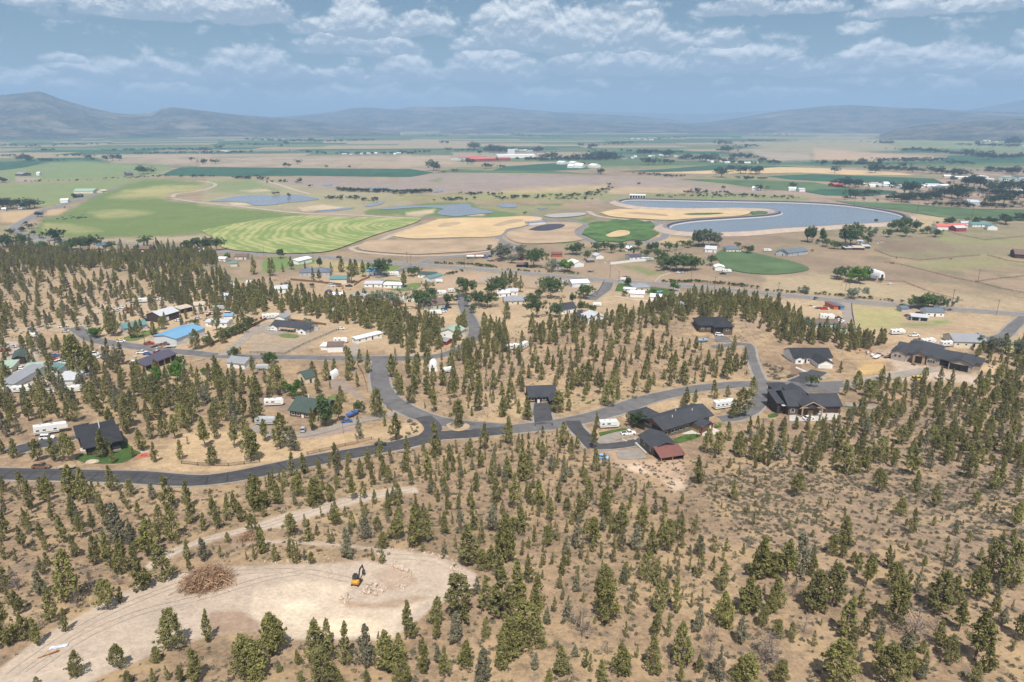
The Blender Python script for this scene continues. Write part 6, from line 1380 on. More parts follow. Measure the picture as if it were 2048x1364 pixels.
def vehicle_parts(kind,colr):
    key = (kind,colr)
    if key in _veh: return _veh[key]
    P = []; pm = PAINTS[colr]
    def add(n,VF,m,loc=(0,0,0)):
        me = raw_mesh(n,VF[0],VF[1],m); bm = bmesh.new(); bm.from_mesh(me); bmesh.ops.recalc_face_normals(bm,faces=bm.faces[:]); bm.to_mesh(me); bm.free(); P.append((n,me,loc))
    if kind in ('sedan','suv','pickup','van'):
        Ln,H = {'sedan': (4.7,1.42),'suv': (4.9,1.78),'pickup': (5.8,1.85),'van': (5.4,2.1)}[kind]
        a = Ln / 2; bt = {'sedan': .88,'suv': 1.02,'pickup': 1.05,'van': 1.1}[kind]
        add('body',loft([(-a,.78,.72,.42,bt - .12),(-a + .25,.92,.86,.28,bt),(-a + 1.3,.95,.88,.25,bt + .02),(0,.95,.89,.25,bt + .03),(a - 1.5,.95,.87,.25,bt),(a - .3,.9,.8,.28,bt - .14),(a,.76,.66,.4,bt - .3)]),pm)
        if kind == 'pickup': c0,c1,cf = -.55,1.35,.65
        elif kind == 'sedan': c0,c1,cf = -1.9,1.15,.8
        elif kind == 'van': c0,c1,cf = -2.5,2.0,.7
        else: c0,c1,cf = -2.3,1.2,.75
        rr = .25 if kind in ('suv','van','pickup') else .75
        add('cab_glass',loft([(c0,.86,.70,bt - .05,bt + .02),(c0 + rr,.86,.70,bt - .05,H - .06),(c1 - cf,.86,.70,bt - .05,H - .05),(c1,.86,.72,bt - .05,bt + .02)]),M_GLASS)
        V = []; F = []; bx(V,F,c0 + rr - .02,c1 - cf + .05,-.71,.71,H - .09,H); 
        for s in (-1,1):
            for x_ in (c0 + rr * .5,(c0 + c1) / 2 - .1,c1 - cf * .55): bx(V,F,x_ - .05,x_ + .05,s * .80 - .03,s * .80 + .03,bt - .05,H - .2)
        add('roof_panel',(V,F),pm)
        if kind == 'pickup':
            V = []; F = []; bx(V,F,-a + .25,-.75,-.72,.72,bt + .0,bt + .035); add('cargo_bed',(V,F),M_TYRE)
        for sx in (a - .95,-a + 1.0):
            for sy in (-1,1): V = []; F = []; cyl_y(V,F,0,0,0,.36,.24); add('wheel',(V,F),M_TYRE,(sx,sy * .86,.36))
        for sy in (-1,1):
            V = []; F = []; bx(V,F,a - .12,a - .02,sy * .58 - .16,sy * .58 + .16,bt - .38,bt - .22); add('headlight',(V,F),M_HEAD)
            V = []; F = []; bx(V,F,-a - .02,-a + .1,sy * .66 - .1,sy * .66 + .1,bt - .3,bt - .05); add('tail_light',(V,F),M_TAIL)
    elif kind in ('trailer','fifth','motorhome','cargo'):
        Ln = {'trailer': 8.0,'fifth': 11.0,'motorhome': 9.5,'cargo': 6.0}[kind]; a = Ln / 2; w = 1.22; H = {'trailer': 3.0,'fifth': 3.7,'motorhome': 3.4,'cargo': 2.6}[kind]
        if kind == 'fifth': S = [(-a,w,w,.75,H),(a - 3.0,w,w,.75,H),(a - 2.9,w,w,1.75,H),(a - .5,w,w * .95,1.75,H - .05),(a,w * .9,w * .8,1.85,H - .9)]
        elif kind == 'motorhome': S = [(-a,w,w,.5,H),(a - 1.0,w,w,.5,H),(a - .2,w,w * .95,.5,H - .2),(a,w * .95,w * .9,.55,H - .9)]
        elif kind == 'trailer': S = [(-a,w,w,.8,H - .1),(-a + .3,w,w,.6,H),(a - .8,w,w,.6,H),(a,w,w * .95,1.0,H - .7)]
        else: S = [(-a,w * .9,w * .9,.5,H),(a - .3,w * .9,w * .9,.5,H),(a,w * .8,w * .8,.6,H - .3)]
        add('body',loft(S),pm)
        V = []; F = []
        for s in (-1,1): bx(V,F,-a + .1,a - 3.1 if kind == 'fifth' else a - 1.1,s * (w + .012) - .01,s * (w + .012) + .01,1.05,1.28)
        add('side_stripe',(V,F),PAINTS['grey'])
        if kind != 'cargo':
            for s in (-1,1):
                for x_ in (-a + 1.3,-a + 3.4,a - 4.2):
                    V = []; F = []; bx(V,F,x_ - .5,x_ + .5,s * (w + .02) - .015,s * (w + .02) + .015,1.75,2.3); add('window',(V,F),M_GLASS)
            for x_ in (-a + 2.2,.4): V = []; F = []; bx(V,F,x_ - .45,x_ + .45,-.4,.4,H - .02,H + .28); add('roof_air_unit',(V,F),PAINTS['silver'])
        if kind == 'motorhome': V = []; F = []; bx(V,F,a - .12,a + .02,-1.0,1.0,1.5,2.5); add('windscreen',(V,F),M_GLASS)
        V = []; F = []; bx(V,F,-.6,-.5,w * .8,w + .03,.7,2.5); add('door',(V,F),PAINTS['silver'])
        for sx in (-.9,-.0):
            for sy in (-1,1): V = []; F = []; cyl_y(V,F,0,0,0,.38,.24); add('wheel',(V,F),M_TYRE,(sx - .5,sy * (w - .15),.38))
        if kind == 'motorhome':
            for sy in (-1,1): V = []; F = []; cyl_y(V,F,0,0,0,.42,.26); add('wheel',(V,F),M_TYRE,(a - 1.6,sy * (w - .15),.42))
        if kind in ('trailer','cargo'): V = []; F = []; tube(V,F,[(a,.5,.55),(a + 1.1,0,.5)],[.06,.06],4); tube(V,F,[(a,-.5,.55),(a + 1.1,0,.5)],[.06,.06],4); tube(V,F,[(a + 1.0,0,.5),(a + 1.0,0,0)],[.05,.05],4); add('tow_hitch',(V,F),M_TYRE)
        if kind == 'fifth': V = []; F = []; [tube(V,F,[(a - 3.4,s * .9,.9),(a - 3.4,s * .9,0)],[.07,.07],4) for s in (-1,1)]; add('landing_leg',(V,F),M_TYRE)
    elif kind == 'boat':
        add('hull',loft([(-3,1.0,1.1,.7,1.5),(0,1.0,1.2,.65,1.6),(2,.6,.95,.8,1.75),(3.2,.05,.1,1.4,1.9)]),pm)
        add('windscreen',loft([(-.2,.8,.7,1.5,1.6),(.1,.8,.7,1.5,2.1),(.5,.8,.7,1.5,1.6)]),M_GLASS)
        V = []; F = []; bx(V,F,-2.6,2.4,-.5,.5,.45,.6); bx(V,F,2.4,4.0,-.06,.06,.45,.55); add('trailer_frame',(V,F),M_TYRE)
        for sy in (-1,1): V = []; F = []; cyl_y(V,F,0,0,0,.33,.2); add('wheel',(V,F),M_TYRE,(-.8,sy * 1.0,.33))
    elif kind == 'flat':
        V = []; F = []; bx(V,F,-3.2,2.4,-1.0,1.0,.75,.9); bx(V,F,2.4,3.6,-.06,.06,.7,.82); [bx(V,F,x_,x_ + .1,s * 1.0 - .05,s * 1.0 + .05,.9,1.3) for x_ in (-3,-1,1,2.2) for s in (-1,1)]; add('deck',(V,F),pm)
        for sx in (-.8,.1):
            for sy in (-1,1): V = []; F = []; cyl_y(V,F,0,0,0,.36,.22); add('wheel',(V,F),M_TYRE,(sx - .4,sy * .95,.36))
    _veh[key] = P
    return P
def veh(kind,colr,tf,x,y,ang,label,group=None,scale=1.0):
    cat = {'sedan': 'car','suv': 'car','pickup': 'pickup truck','van': 'van','trailer': 'travel trailer','fifth': 'travel trailer','motorhome': 'motorhome','cargo': 'trailer','boat': 'boat','flat': 'trailer'}[kind]
    name = {'sedan': 'parked_car','suv': 'parked_car','pickup': 'pickup_truck','van': 'parked_van','trailer': 'travel_trailer','fifth': 'travel_trailer','motorhome': 'motorhome','cargo': 'cargo_trailer','boat': 'boat_on_trailer','flat': 'flatbed_trailer'}[kind]
    g = G(*tf(x,y)); e = empty(name,(g.x,g.y,g.z + .16),R(ang)); e.scale = (scale,) * 3
    sx = float(hgt_at(g.x + math.cos(R(ang)),g.y + math.sin(R(ang))) - hgt_at(g.x - math.cos(R(ang)),g.y - math.sin(R(ang)))) / 2
    e.rotation_euler = (0,-math.atan(sx),R(ang))
    tag(e,label,cat,group)
    for (n,me,loc) in vehicle_parts(kind,colr):
        o = bpy.data.objects.new(n,me); COL.objects.link(o); o.parent = e; o.location = loc
    SITES.append((g.x,g.y,4.5))
    return e
# near
veh('fifth','white',tA,405,735,35,'long white fifth wheel trailer beside the charcoal house on the left')
veh('suv','white',tA,372,780,20,'white car parked below the long white fifth wheel trailer')
veh('pickup','white',tC,1010,745,8,'white pickup truck on the gravel curve before the big house')
veh('trailer','white',tC,855,690,12,'white camping trailer beside the road left of the big house')
veh('motorhome','white',tC,1765,535,14,'white motorhome behind the big house')
veh('sedan','black',tB,1030,832,10,'dark car driving on the black road')
veh('pickup','black',tD,355,590,25,'black pickup truck before the brown house')
veh('suv','silver',tD,465,570,12,'silver white car right of the black pickup at the brown house')
veh('sedan','white',tD,350,625,12,'white car in front of the black pickup at the brown house')
veh('pickup','brown',tA,330,1010,2,'rusty brown flatbed truck on the shoulder of the black road')
veh('flat','tan',tA,540,1015,2,'low yellow brown trailer on the shoulder of the black road')
veh('sedan','sky',tC,810,935,-30,'small blue green car at the edge of the open plot')
veh('suv','white',u3,1725,912,-15,'white car in front of the dark hip roofed house')
veh('trailer','white',tA,180,410,25,'white trailer at the lower end of the junk yard')
veh('sedan','grey',tA,215,440,25,'grey car behind the white trailer at the junk yard')
veh('trailer','silver',tB,125,665,5,'small silver trailer left of the green roofed house')
veh('boat','blue',tB,810,600,60,'blue covered boat right of the green roofed house')
veh('sedan','blue',tB,765,650,15,'blue car under the trees beside the green roofed house')
veh('suv','silver',tB,420,720,100,'round silver white camper at the green roofed house drive')
veh('boat','sky',u3,1598,962,0,'bright blue boat among junipers below the hip roofed house')
veh('trailer','white',tB,190,515,15,'white trailer behind trees left of the green roofed house')
veh('sedan','white',tA,670,275,8,'white car under the large tree by the junk yard')
veh('trailer','white',tA,590,410,20,'white trailer among junipers below the junk yard')
veh('sedan','silver',tA,390,415,15,'silver car between junipers below the junk yard')
# junk yard and lane (left)
for i,(x,y,a,k,c_,lab) in enumerate([
    (760,145,30,'pickup','white','front white pickup in the line of cars by the lane at left'),(790,130,30,'sedan','silver','silver car second in the line by the lane at left'),(735,120,30,'van','white','white van behind the line of cars by the lane at left'),
    (515,185,25,'sedan','white','white car before the small teal roofed shed'),(460,185,70,'van','white','white van left of the small teal roofed shed'),(500,150,20,'sedan','silver','silver car behind the small teal roofed shed'),
    (330,245,25,'sedan','red','bright red car in the junk yard'),(215,265,20,'pickup','blue','dark blue pickup in the junk yard'),(150,300,30,'pickup','black','black pickup in the junk yard corner'),(170,230,10,'sedan','white','white car between the faded green roofs'),(430,130,10,'sedan','blue','blue car under trees above the junk yard'),(420,155,10,'sedan','red','small red car under trees above the junk yard'),(100,60,10,'sedan','silver','silver car at the upper end of the junk yard'),(45,90,15,'pickup','maroon','dark red pickup at the upper left of the junk yard'),
    (1120,105,15,'pickup','white','white pickup left of the slate purple roofed shed'),(1160,115,10,'sedan','blue','blue car left of the slate purple roofed shed'),(1245,135,25,'sedan','red','red car beside the slate purple roof'),(1210,155,25,'sedan','white','white car beside the slate purple roof'),(1290,115,25,'pickup','silver','silver pickup beside the slate purple roof'),(1250,105,20,'pickup','maroon','maroon pickup above the slate purple roof'),
    (945,8,20,'sedan','yellow','yellow car by the lane near the teal roofed house'),(955,18,20,'sedan','white','white car beside the yellow one by the lane'),(1175,35,10,'pickup','red','red pickup at the end of the blue roofed shed'),(1350,60,10,'flat','silver','pale flat trailer at the end of the blue roofed shed'),(1300,40,10,'pickup','brown','brown pickup at the end of the blue roofed shed'),(1230,50,60,'flat','brown','brown trailer among scrap at the end of the blue roofed shed')]):
    veh(k,c_,tA,x,y,a,lab)
for (x,y,a,k,c_,lab) in [
    (500,845,25,'pickup','white','upper white pickup on the dirt left of the lane'),(515,885,10,'sedan','silver','silver car on the dirt left of the lane'),(250,865,0,'sedan','blue','blue car on bare dirt at the left'),(265,925,10,'cargo','white','white trailer pile at the upper end of the junk yard'),(1160,795,10,'suv','black','black car left of the brown barn'),(925,720,20,'sedan','silver','leftmost car in the scrap row above the barn'),(965,695,20,'sedan','white','second car in the scrap row above the barn'),(1010,712,20,'pickup','red','faded red pickup in the scrap row above the barn'),(1060,665,15,'van','tan','tan van in the scrap row above the barn'),(1120,650,15,'trailer','white','white trailer in the scrap row above the barn'),(1215,635,15,'sedan','silver','silver car right in the scrap row above the barn'),(1270,628,15,'sedan','white','last white car in the scrap row above the barn'),
    (1410,795,20,'sedan','white','white car right of the brown barn'),(1720,710,20,'trailer','silver','long silver trailer by the brown fence'),(1650,745,20,'pickup','white','white pickup in the yard above the blue roofed shed'),(1560,780,10,'sedan','silver','silver car in the yard above the blue roofed shed'),(1800,745,10,'van','white','white van near the bright blue shed'),(1980,510,0,'trailer','white','white trailer at the right edge of the knoll wood'),(1820,520,5,'cargo','white','white box trailer at the knoll wood edge'),(300,205,5,'sedan','blue','blue car by the highway bend houses'),(1740,310,5,'sedan','white','white car among the houses left of the striped field'),(1650,330,5,'sedan','red','red car among the houses left of the striped field'),(1230,235,5,'trailer','white','white trailer right of the dark red barn'),(1060,235,5,'pickup','black','dark pickup left of the dark red barn')]:
    veh(k,c_,u1,x,y,a,lab)
for (x,y,a,k,c_,lab) in [
    (180,868,5,'pickup','white','white pickup in the gravel yard of the long white house'),(155,778,25,'motorhome','white','white motorhome behind the long white house'),(190,775,30,'trailer','white','white trailer right of the motorhome behind the long house'),(105,778,20,'sedan','red','red car left of the long white house'),(335,808,5,'pickup','black','black pickup behind the long white house'),(717,862,10,'sedan','white','white car alone on the paddock edge right of the long house'),(715,968,5,'trailer','white','white trailer behind the brown topped shed'),(1650,895,-5,'sedan','maroon','dark red car right of the green fronted shop'),(1525,725,10,'sedan','white','white car before the sage house'),(1530,712,8,'suv','blue','blue car before the sage house'),(1560,695,10,'suv','black','black car right of the sage house'),(1465,745,5,'trailer','white','white trailer below the sage house'),(1100,695,10,'suv','black','black car on the yard below the silvery trees'),(1180,665,20,'cargo','grey','long grey trailer below the silvery trees'),
    (625,562,5,'sedan','blue','blue car on straw ground below the cream shed'),(640,525,10,'van','white','white van below the cream shed'),(710,525,5,'flat','brown','brown flat trailer right of the cream shed'),(780,525,5,'pickup','black','black pickup by the orange brown fence'),(1130,438,5,'motorhome','white','white motorhome by the side road'),(1175,448,5,'pickup','white','white pickup right of the motorhome at the side road'),(1040,490,60,'pickup','grey','grey truck in the gravel court'),(1500,590,5,'motorhome','white','white motorhome left of the big round tree'),(1600,570,20,'trailer','white','white trailer left of the big round tree'),(1635,605,5,'sedan','blue','dark blue car below the big round tree'),(930,600,20,'boat','white','white boat in the yard behind the wood'),(700,300,2,'suv','black','dark car driving on the highway left of the middle'),(15,515,0,'trailer','white','white trailer at the wood edge under the striped field'),(1560,1200,20,'cargo','white','white trailer right of the hoop greenhouse'),(100,1180,10,'cargo','silver','pale trailer behind trees below the lane'),(1490,495,5,'cargo','white','white box trailer at the teal row shed'),(1890,290,3,'sedan','black','black car behind the tank truck')]:
    veh(k,c_,u2,x,y,a,lab)
for (x,y,a,k,c_,lab) in [
    (95,1020,20,'trailer','white','white trailer hidden in junipers left of the middle wood'),(180,1015,60,'motorhome','white','white motorhome hidden in junipers left of the middle wood'),(620,785,20,'pickup','tan','tan pickup before the black roofed garage'),(765,680,0,'cargo','white','small white cargo trailer on the bare lot'),(1250,578,0,'boat','sky','light blue boat on the bright lawn'),(1120,548,0,'trailer','tan','tan trailer in the bright lawn yard'),(1325,640,10,'suv','white','white car at the lawn edge by the wood'),(1785,415,5,'trailer','white','white trailer by the hay meadow corner'),(1755,428,5,'pickup','black','black pickup by the hay meadow corner'),(1405,418,5,'sedan','white','white car under the leafy grove'),(1440,418,5,'sedan','silver','silver car right under the leafy grove'),(975,480,-5,'cargo','white','white truck on the highway in the middle'),(715,410,5,'flat','black','dark trailer in the bare corral'),(1000,445,0,'flat','tan','tan feed trailer in the bare corral'),(480,505,30,'cargo','silver','silver trailer on the bare paddock'),(1145,318,5,'trailer','white','long white trailer behind the corral fence'),(1180,322,5,'trailer','silver','second long pale trailer behind the corral fence')]:
    veh(k,c_,u3,x,y,a,lab)
for (x,y,a,k,c_,lab) in [
    (490,780,0,'motorhome','white','white bus like motorhome above the turquoise house'),(580,780,0,'pickup','black','black pickup above the turquoise house'),(590,795,0,'sedan','white','white car right above the turquoise house'),(605,815,30,'boat','white','white boat beside the turquoise house'),(685,838,0,'van','yellow','yellow loader by the turquoise shed'),(470,705,0,'pickup','red','red truck on the straw field left of the containers'),(430,700,10,'flat','black','black trailer on the straw field left of the containers'),(1130,760,0,'sedan','maroon','maroon car left of the blue white house'),(1140,780,80,'suv','white','white car left of the long carport'),(1220,745,0,'suv','black','dark car under the silvery trees'),(1050,900,0,'trailer','white','small white trailer on straw behind the wood'),(1180,915,-5,'pickup','white','white pickup on straw behind the unfinished house'),(1220,955,-15,'pickup','grey','dark grey pickup behind the unfinished house'),(1500,920,10,'sedan','maroon','maroon car at the right lane end'),(1700,912,5,'sedan','silver','silver car on the right lane'),(1290,975,10,'trailer','white','white trailer behind the unfinished house'),(1440,995,10,'trailer','white','second white trailer behind the unfinished house'),(1630,950,0,'boat','white','white boat behind the grey roofed house'),(990,508,5,'sedan','white','white car on straw below the arched barn'),(1200,1262,10,'van','yellow','yellow black loader on the gravel drive'),(890,1085,40,'flat','white','small white trailer before the unfinished house'),(985,1082,20,'flat','brown','brown lumber trailer left of the unfinished house'),(25,250,0,'trailer','white','white trailer left of the two blue grey gabled houses'),(150,730,0,'sedan','silver','silver car on straw below the highway')]:
    veh(k,c_,u4,x,y,a,lab)
# tank truck waiting on the ramp
g = G(*u2(1790,302)); e = empty('tank_truck',(g.x,g.y,g.z + .2),R(4)); tag(e,'blue tank truck with two long white orange tanks on the works road','truck')
V,F = loft([(7.0,1.2,1.2,.9,3.4),(8.6,1.2,1.15,.9,3.5),(9.0,1.15,1.1,.9,2.3),(10.6,1.1,1.0,.9,2.2)]); o = mesh_obj('cab',V,F,PAINTS['blue'],e); recalc(o)
for x0_ in (-10.5,-1.5):
    V = []; F = []; tube(V,F,[(x0_,0,2.1),(x0_ + .3,0,2.1),(x0_ + 7.5,0,2.1),(x0_ + 7.8,0,2.1)],[.8,1.2,1.2,.8],10); mesh_obj('tank',V,F,PAINTS['white'],e)
    V = []; F = []; bx(V,F,x0_ + .2,x0_ + 7.6,-.5,.5,3.15,3.5); mesh_obj('walkway',V,F,WALL['orange'],e)
V = []; F = []; bx(V,F,-10.5,7,-1,1,.8,1.0); mesh_obj('chassis',V,F,M_TYRE,e)
for x_ in (-9.5,-8.4,-1.0,5.5,6.6,9.6):
    for s in (-1,1): V = []; F = []; cyl_y(V,F,x_,s * 1.0,.5,.5,.3); mesh_obj('wheel',V,F,M_TYRE,e)
# ------------------------------------------------------------------ excavator
M_YEL = pmat('excavator_yellow',(.55,.29,.04),.55,.2,1.5); M_STEEL = pmat('dark_steel',(.05,.05,.052),.5,.2,2.,metal=.3)
g = G(*t6(782,612)); e = empty('excavator',(g.x,g.y,g.z + .02),R(80)); e.scale = (.74,) * 3; tag(e,'yellow excavator with black cab on the pale dirt pad','excavator')
for s in (-1,1):
    V = []; F = []; n_ = 16
    prof = [(math.cos(2 * math.pi * i / n_),math.sin(2 * math.pi * i / n_)) for i in range(n_)]
    pr = [(c_ * .42 + (1.25 if c_ > 0 else -1.25),s_ * .42 + .42) for (c_,s_) in prof]
    for y_ in (s * .95 - .24,s * .95 + .24): V += [(a,y_,b_) for (a,b_) in pr]
    F = [tuple(range(n_)),tuple(range(2 * n_ - 1,n_ - 1,-1))] + [(i,i + n_,(i + 1) % n_ + n_,(i + 1) % n_) for i in range(n_)]
    o = mesh_obj('track',V,F,M_STEEL,e); recalc(o)
V = []; F = []; bx(V,F,-1.0,1.0,-.7,.7,.35,.85); mesh_obj('undercarriage',V,F,M_STEEL,e)
V,F = loft([(-1.75,.7,.6,1.0,1.6),(-1.4,1.1,1.0,.9,1.8),(-.45,1.15,1.05,.9,1.85)]); o = mesh_obj('housing',V,F,M_YEL,e); recalc(o)
V,F = loft([(-.44,1.12,1.0,.92,1.7),(.9,1.1,.9,.92,1.35),(1.15,1.0,.8,.95,1.2)]); o = mesh_obj('front_deck',V,F,M_STEEL,e); recalc(o)
V,F = loft([(-.7,.6,.52,1.3,2.75),(-.3,.65,.58,1.2,2.9),(.9,.65,.58,1.1,2.85),(1.35,.58,.48,1.15,2.1)]); V = [(x,y + .5,z) for (x,y,z) in V]; o = mesh_obj('cab',V,F,M_GLASS,e); recalc(o)
V = []; F = []; bx(V,F,-.5,.95,-.05,1.05,2.88,2.97); mesh_obj('cab_roof',V,F,M_STEEL,o)
def beam(nm,p,q,w,h0,h1,m):
    p,q = Vector(p),Vector(q); d = (q - p).normalized(); up = d.cross(Vector((0,1,0))).normalized(); V = []; F = []
    for (c_,h) in ((p,h0),(q,h1)):
        for (sy,sz) in ((-1,-1),(1,-1),(1,1),(-1,1)): V.append(tuple(c_ + Vector((0,sy * w / 2,0)) + up * (sz * h / 2)))
    F = [(3,2,1,0),(4,5,6,7)] + [(i,(i + 1) % 4,(i + 1) % 4 + 4,i + 4) for i in range(4)]
    o = mesh_obj(nm,V,F,m,e); recalc(o); return o
beam('boom',(1.0,-.25,1.4),(2.3,-.25,3.6),.34,.5,.45,M_STEEL); beam('boom',(2.2,-.25,3.5),(4.2,-.25,3.4),.34,.48,.36,M_STEEL)
beam('stick',(4.1,-.25,3.6),(4.9,-.25,1.2),.28,.4,.28,M_STEEL); beam('hydraulic_ram',(1.2,-.25,1.2),(2.5,-.25,3.0),.14,.14,.12,M_TRIM)
V,F = loft([(4.3,.4,.4,.2,.35),(4.5,.42,.42,.05,.8),(5.0,.42,.42,.1,1.25),(5.15,.4,.4,.9,1.3)]); V = [(x,y - .25,z) for (x,y,z) in V]; o = mesh_obj('bucket',V,F,M_STEEL,e); recalc(o)
V = []; F = []; bx(V,F,1.75,1.85,-1.15,1.15,.1,.65); bx(V,F,1.0,1.75,-.6,-.45,.35,.5); bx(V,F,1.0,1.75,.45,.6,.35,.5); mesh_obj('dozer_blade',V,F,M_YEL,e)
SITES.append((g.x,g.y,6))
# ------------------------------------------------------------------ boulders
M_ROCK = pmat('pale_rock',(.52,.42,.34),.9,.22,1.3,bump=.4); M_ROCK2 = pmat('tan_rock',(.46,.37,.29),.9,.25,1.3,bump=.4)
def rock_mesh(seed,m):
    rg = np.random.default_rng(seed); bm = bmesh.new(); bmesh.ops.create_icosphere(bm,subdivisions=2,radius=1)
    pl = rg.normal(size=(9,3)); pl /= np.linalg.norm(pl,axis=1)[:,None]; dd = rg.uniform(.55,.85,9)
    for v in bm.verts:
        p = np.array(v.co) * rg.uniform(.95,1.05)
        for a,d in zip(pl,dd):
            k = p @ a - d
            if k > 0: p = p - a * k
        v.co = p * np.array([1,.85,.7])
    me = bpy.data.meshes.new('boulder'); bm.to_mesh(me); bm.free(); me.materials.append(m); return me
ROCKS = [rock_mesh(800 + i,M_ROCK if i % 2 else M_ROCK2) for i in range(7)]
def boulders(tf,poly,n,lo,hi,label,group,seed):
    rg = np.random.default_rng(seed); P = [tf(*p) for p in poly]; xs = [p[0] for p in P]; ys = [p[1] for p in P]; c_ = 0; got = []
    for _ in range(n * 20):
        if c_ >= n: break
        x,y = rg.uniform(min(xs),max(xs)),rg.uniform(min(ys),max(ys))
        if not bool(inpoly2(x,y,P)): continue
        g = G(x,y); o = bpy.data.objects.new('boulder',ROCKS[int(rg.integers(7))]); COL.objects.link(o); s = rg.uniform(lo,hi)
        o.location = (g.x,g.y,g.z + s * .25); o.scale = (s,s,s); o.rotation_euler = tuple(rg.uniform(0,6.28,3) * np.array([.2,.2,1])); tag(o,label,'boulder',group); c_ += 1; got.append((x,o))
    for i,(x,o) in enumerate(sorted(got,key=lambda q: q[0])): o['label'] = '%s from left, %s' % (ordw(i),label)
def inpoly2(x,y,P):
    r = False
    for i in range(len(P)):
        x1,y1 = P[i]; x2,y2 = P[(i + 1) % len(P)]
        if (y1 > y) != (y2 > y) and x < (x2 - x1) * (y - y1) / (y2 - y1) + x1: r = not r
    return r
boulders(t6,[(820,680),(830,640),(880,600),(960,620),(1000,660),(960,690),(880,700)],46,.3,.85,'pale boulder in the big heap right of the excavator','boulders heaped beside the excavator',1)
boulders(t6,[(645,730),(680,690),(740,690),(745,720),(700,750)],16,.25,.7,'pale boulder in the small heap below the excavator','boulders below the excavator',2)
boulders(t6,[(1060,650),(1080,615),(1140,620),(1130,655),(1080,665)],14,.25,.6,'pale boulder in the small heap right of the big one','boulders right of the big heap',3)
boulders(t6,[(1020,460),(1060,455),(1120,490),(1195,520),(1180,535),(1100,510),(1040,485)],24,.35,.9,'pale boulder in the row above the big heap','boulders in a row',4)
boulders(t6,[(1440,485),(1480,480),(1570,520),(1550,530),(1470,505)],14,.3,.7,'pale boulder in the short row right of the pad','boulders at the right end of the pad',5)
boulders(t6,[(570,510),(600,500),(600,580),(565,580)],9,.2,.45,'small rock left of the excavator','small rocks left of the excavator',6)
boulders(t6,[(1115,560),(1180,550),(1170,570),(1120,580)],5,.3,.6,'pale boulder between the heap and the row above it','boulders between heap and row',7)
boulders(t6,[(0,450),(300,440),(640,430),(640,450),(300,462),(0,475)],40,.15,.4,'small rock along the upper rim of the pad','small rocks along the pad rim',8)
boulders(t6,[(1000,360),(1200,355),(1400,400),(1540,440),(1500,445),(1200,375)],30,.15,.4,'small rock along the curved rim of the pad','small rocks along the curved rim',9)
boulders(tC,[(920,800),(1000,770),(1100,760),(1060,790),(960,820)],12,.3,.6,'rock in the planted bank before the big house','rocks in the planted bank',10)
boulders(tB,[(1840,520),(1940,505),(1950,560),(1900,600),(1850,570)],40,.2,.5,'grey rock in the rubble left of the low charcoal house','rubble rocks',11)
boulders(u4,[(560,1210),(720,1180),(720,1220),(570,1240)],0,.3,.6,'','',12)
g = G(*tA(732,965)); o = bpy.data.objects.new('boulder',ROCKS[2]); COL.objects.link(o); o.location = g; o.scale = (2.6,2.0,1.5); tag(o,'single large tan boulder on the lawn edge by the black road','boulder')
# ------------------------------------------------------------------ brush piles
M_BR = [pmat('red_brown_branches',(.27,.15,.085),.9,.3,2.),pmat('dry_branches',(.48,.31,.18),.9,.3,2.),pmat('grey_branches',(.34,.24,.17),.9,.3,2.)]
def brush(tf,ctr,halfpx,n,hh,label,seed,shrink=1.0):
    rg = np.random.default_rng(seed); c_ = G(*tf(*ctr)); a = G(*tf(ctr[0] - halfpx[0],ctr[1])); b_ = G(*tf(ctr[0] + halfpx[0],ctr[1])); hw = (b_ - a).length / 2
    f_ = G(*tf(ctr[0],ctr[1] - halfpx[1])); hd = max(2.0,(f_ - c_).length * .8)
    e = empty('brush_pile',c_); tag(e,label,'brush pile'); rz = R(18)
    e.rotation_euler = (0,0,rz)
    for mi,m in enumerate(M_BR):
        V = []; F = []
        for i in range(n // 3):
            u,v = rg.normal() * .42,rg.normal() * .36
            if abs(u) > 1 or abs(v) > 1: continue
            top = hh * max(.1,1 - u * u - v * v) * rg.uniform(.2,1)
            L = rg.uniform(.9,4.4) * shrink; th = rg.normal() * .6 + (.5 if rg.random() < .7 else 1.6); ph = rg.normal() * .3
            d = np.array([math.cos(th) * math.cos(ph),math.sin(th) * math.cos(ph),math.sin(ph)]) * L / 2; p = np.array([u * hw,v * hd,top])
            r_ = rg.uniform(.02,.09) * shrink
            mid = p + rg.normal(size=3) * .12 * L; tube(V,F,[p - d,mid,p + d],[r_,r_ * .8,r_ * .3],3)
        o = mesh_obj('branches',V,F,m,e); o['kind'] = 'stuff'
    V,F = [],[]; m_ = 10
    V = [(0,0,hh * .55)] + [(math.cos(2 * math.pi * i / m_) * hw * .7,math.sin(2 * math.pi * i / m_) * hd * .7,-.3) for i in range(m_)]
    F = [(0,i + 1,(i + 1) % m_ + 1) for i in range(m_)]; o = mesh_obj('soil_core',V,F,M_BR[0],e)
    SITES.append((c_.x,c_.y,hw + 1))
brush(t5,(1520,610),(190,100),1500,3.4,'large red brown pile of cut branches on the dirt pad',21)
brush(t5,(1835,280),(95,45),450,2.0,'smaller brown branch heap beside the upper dirt track',22,.7)
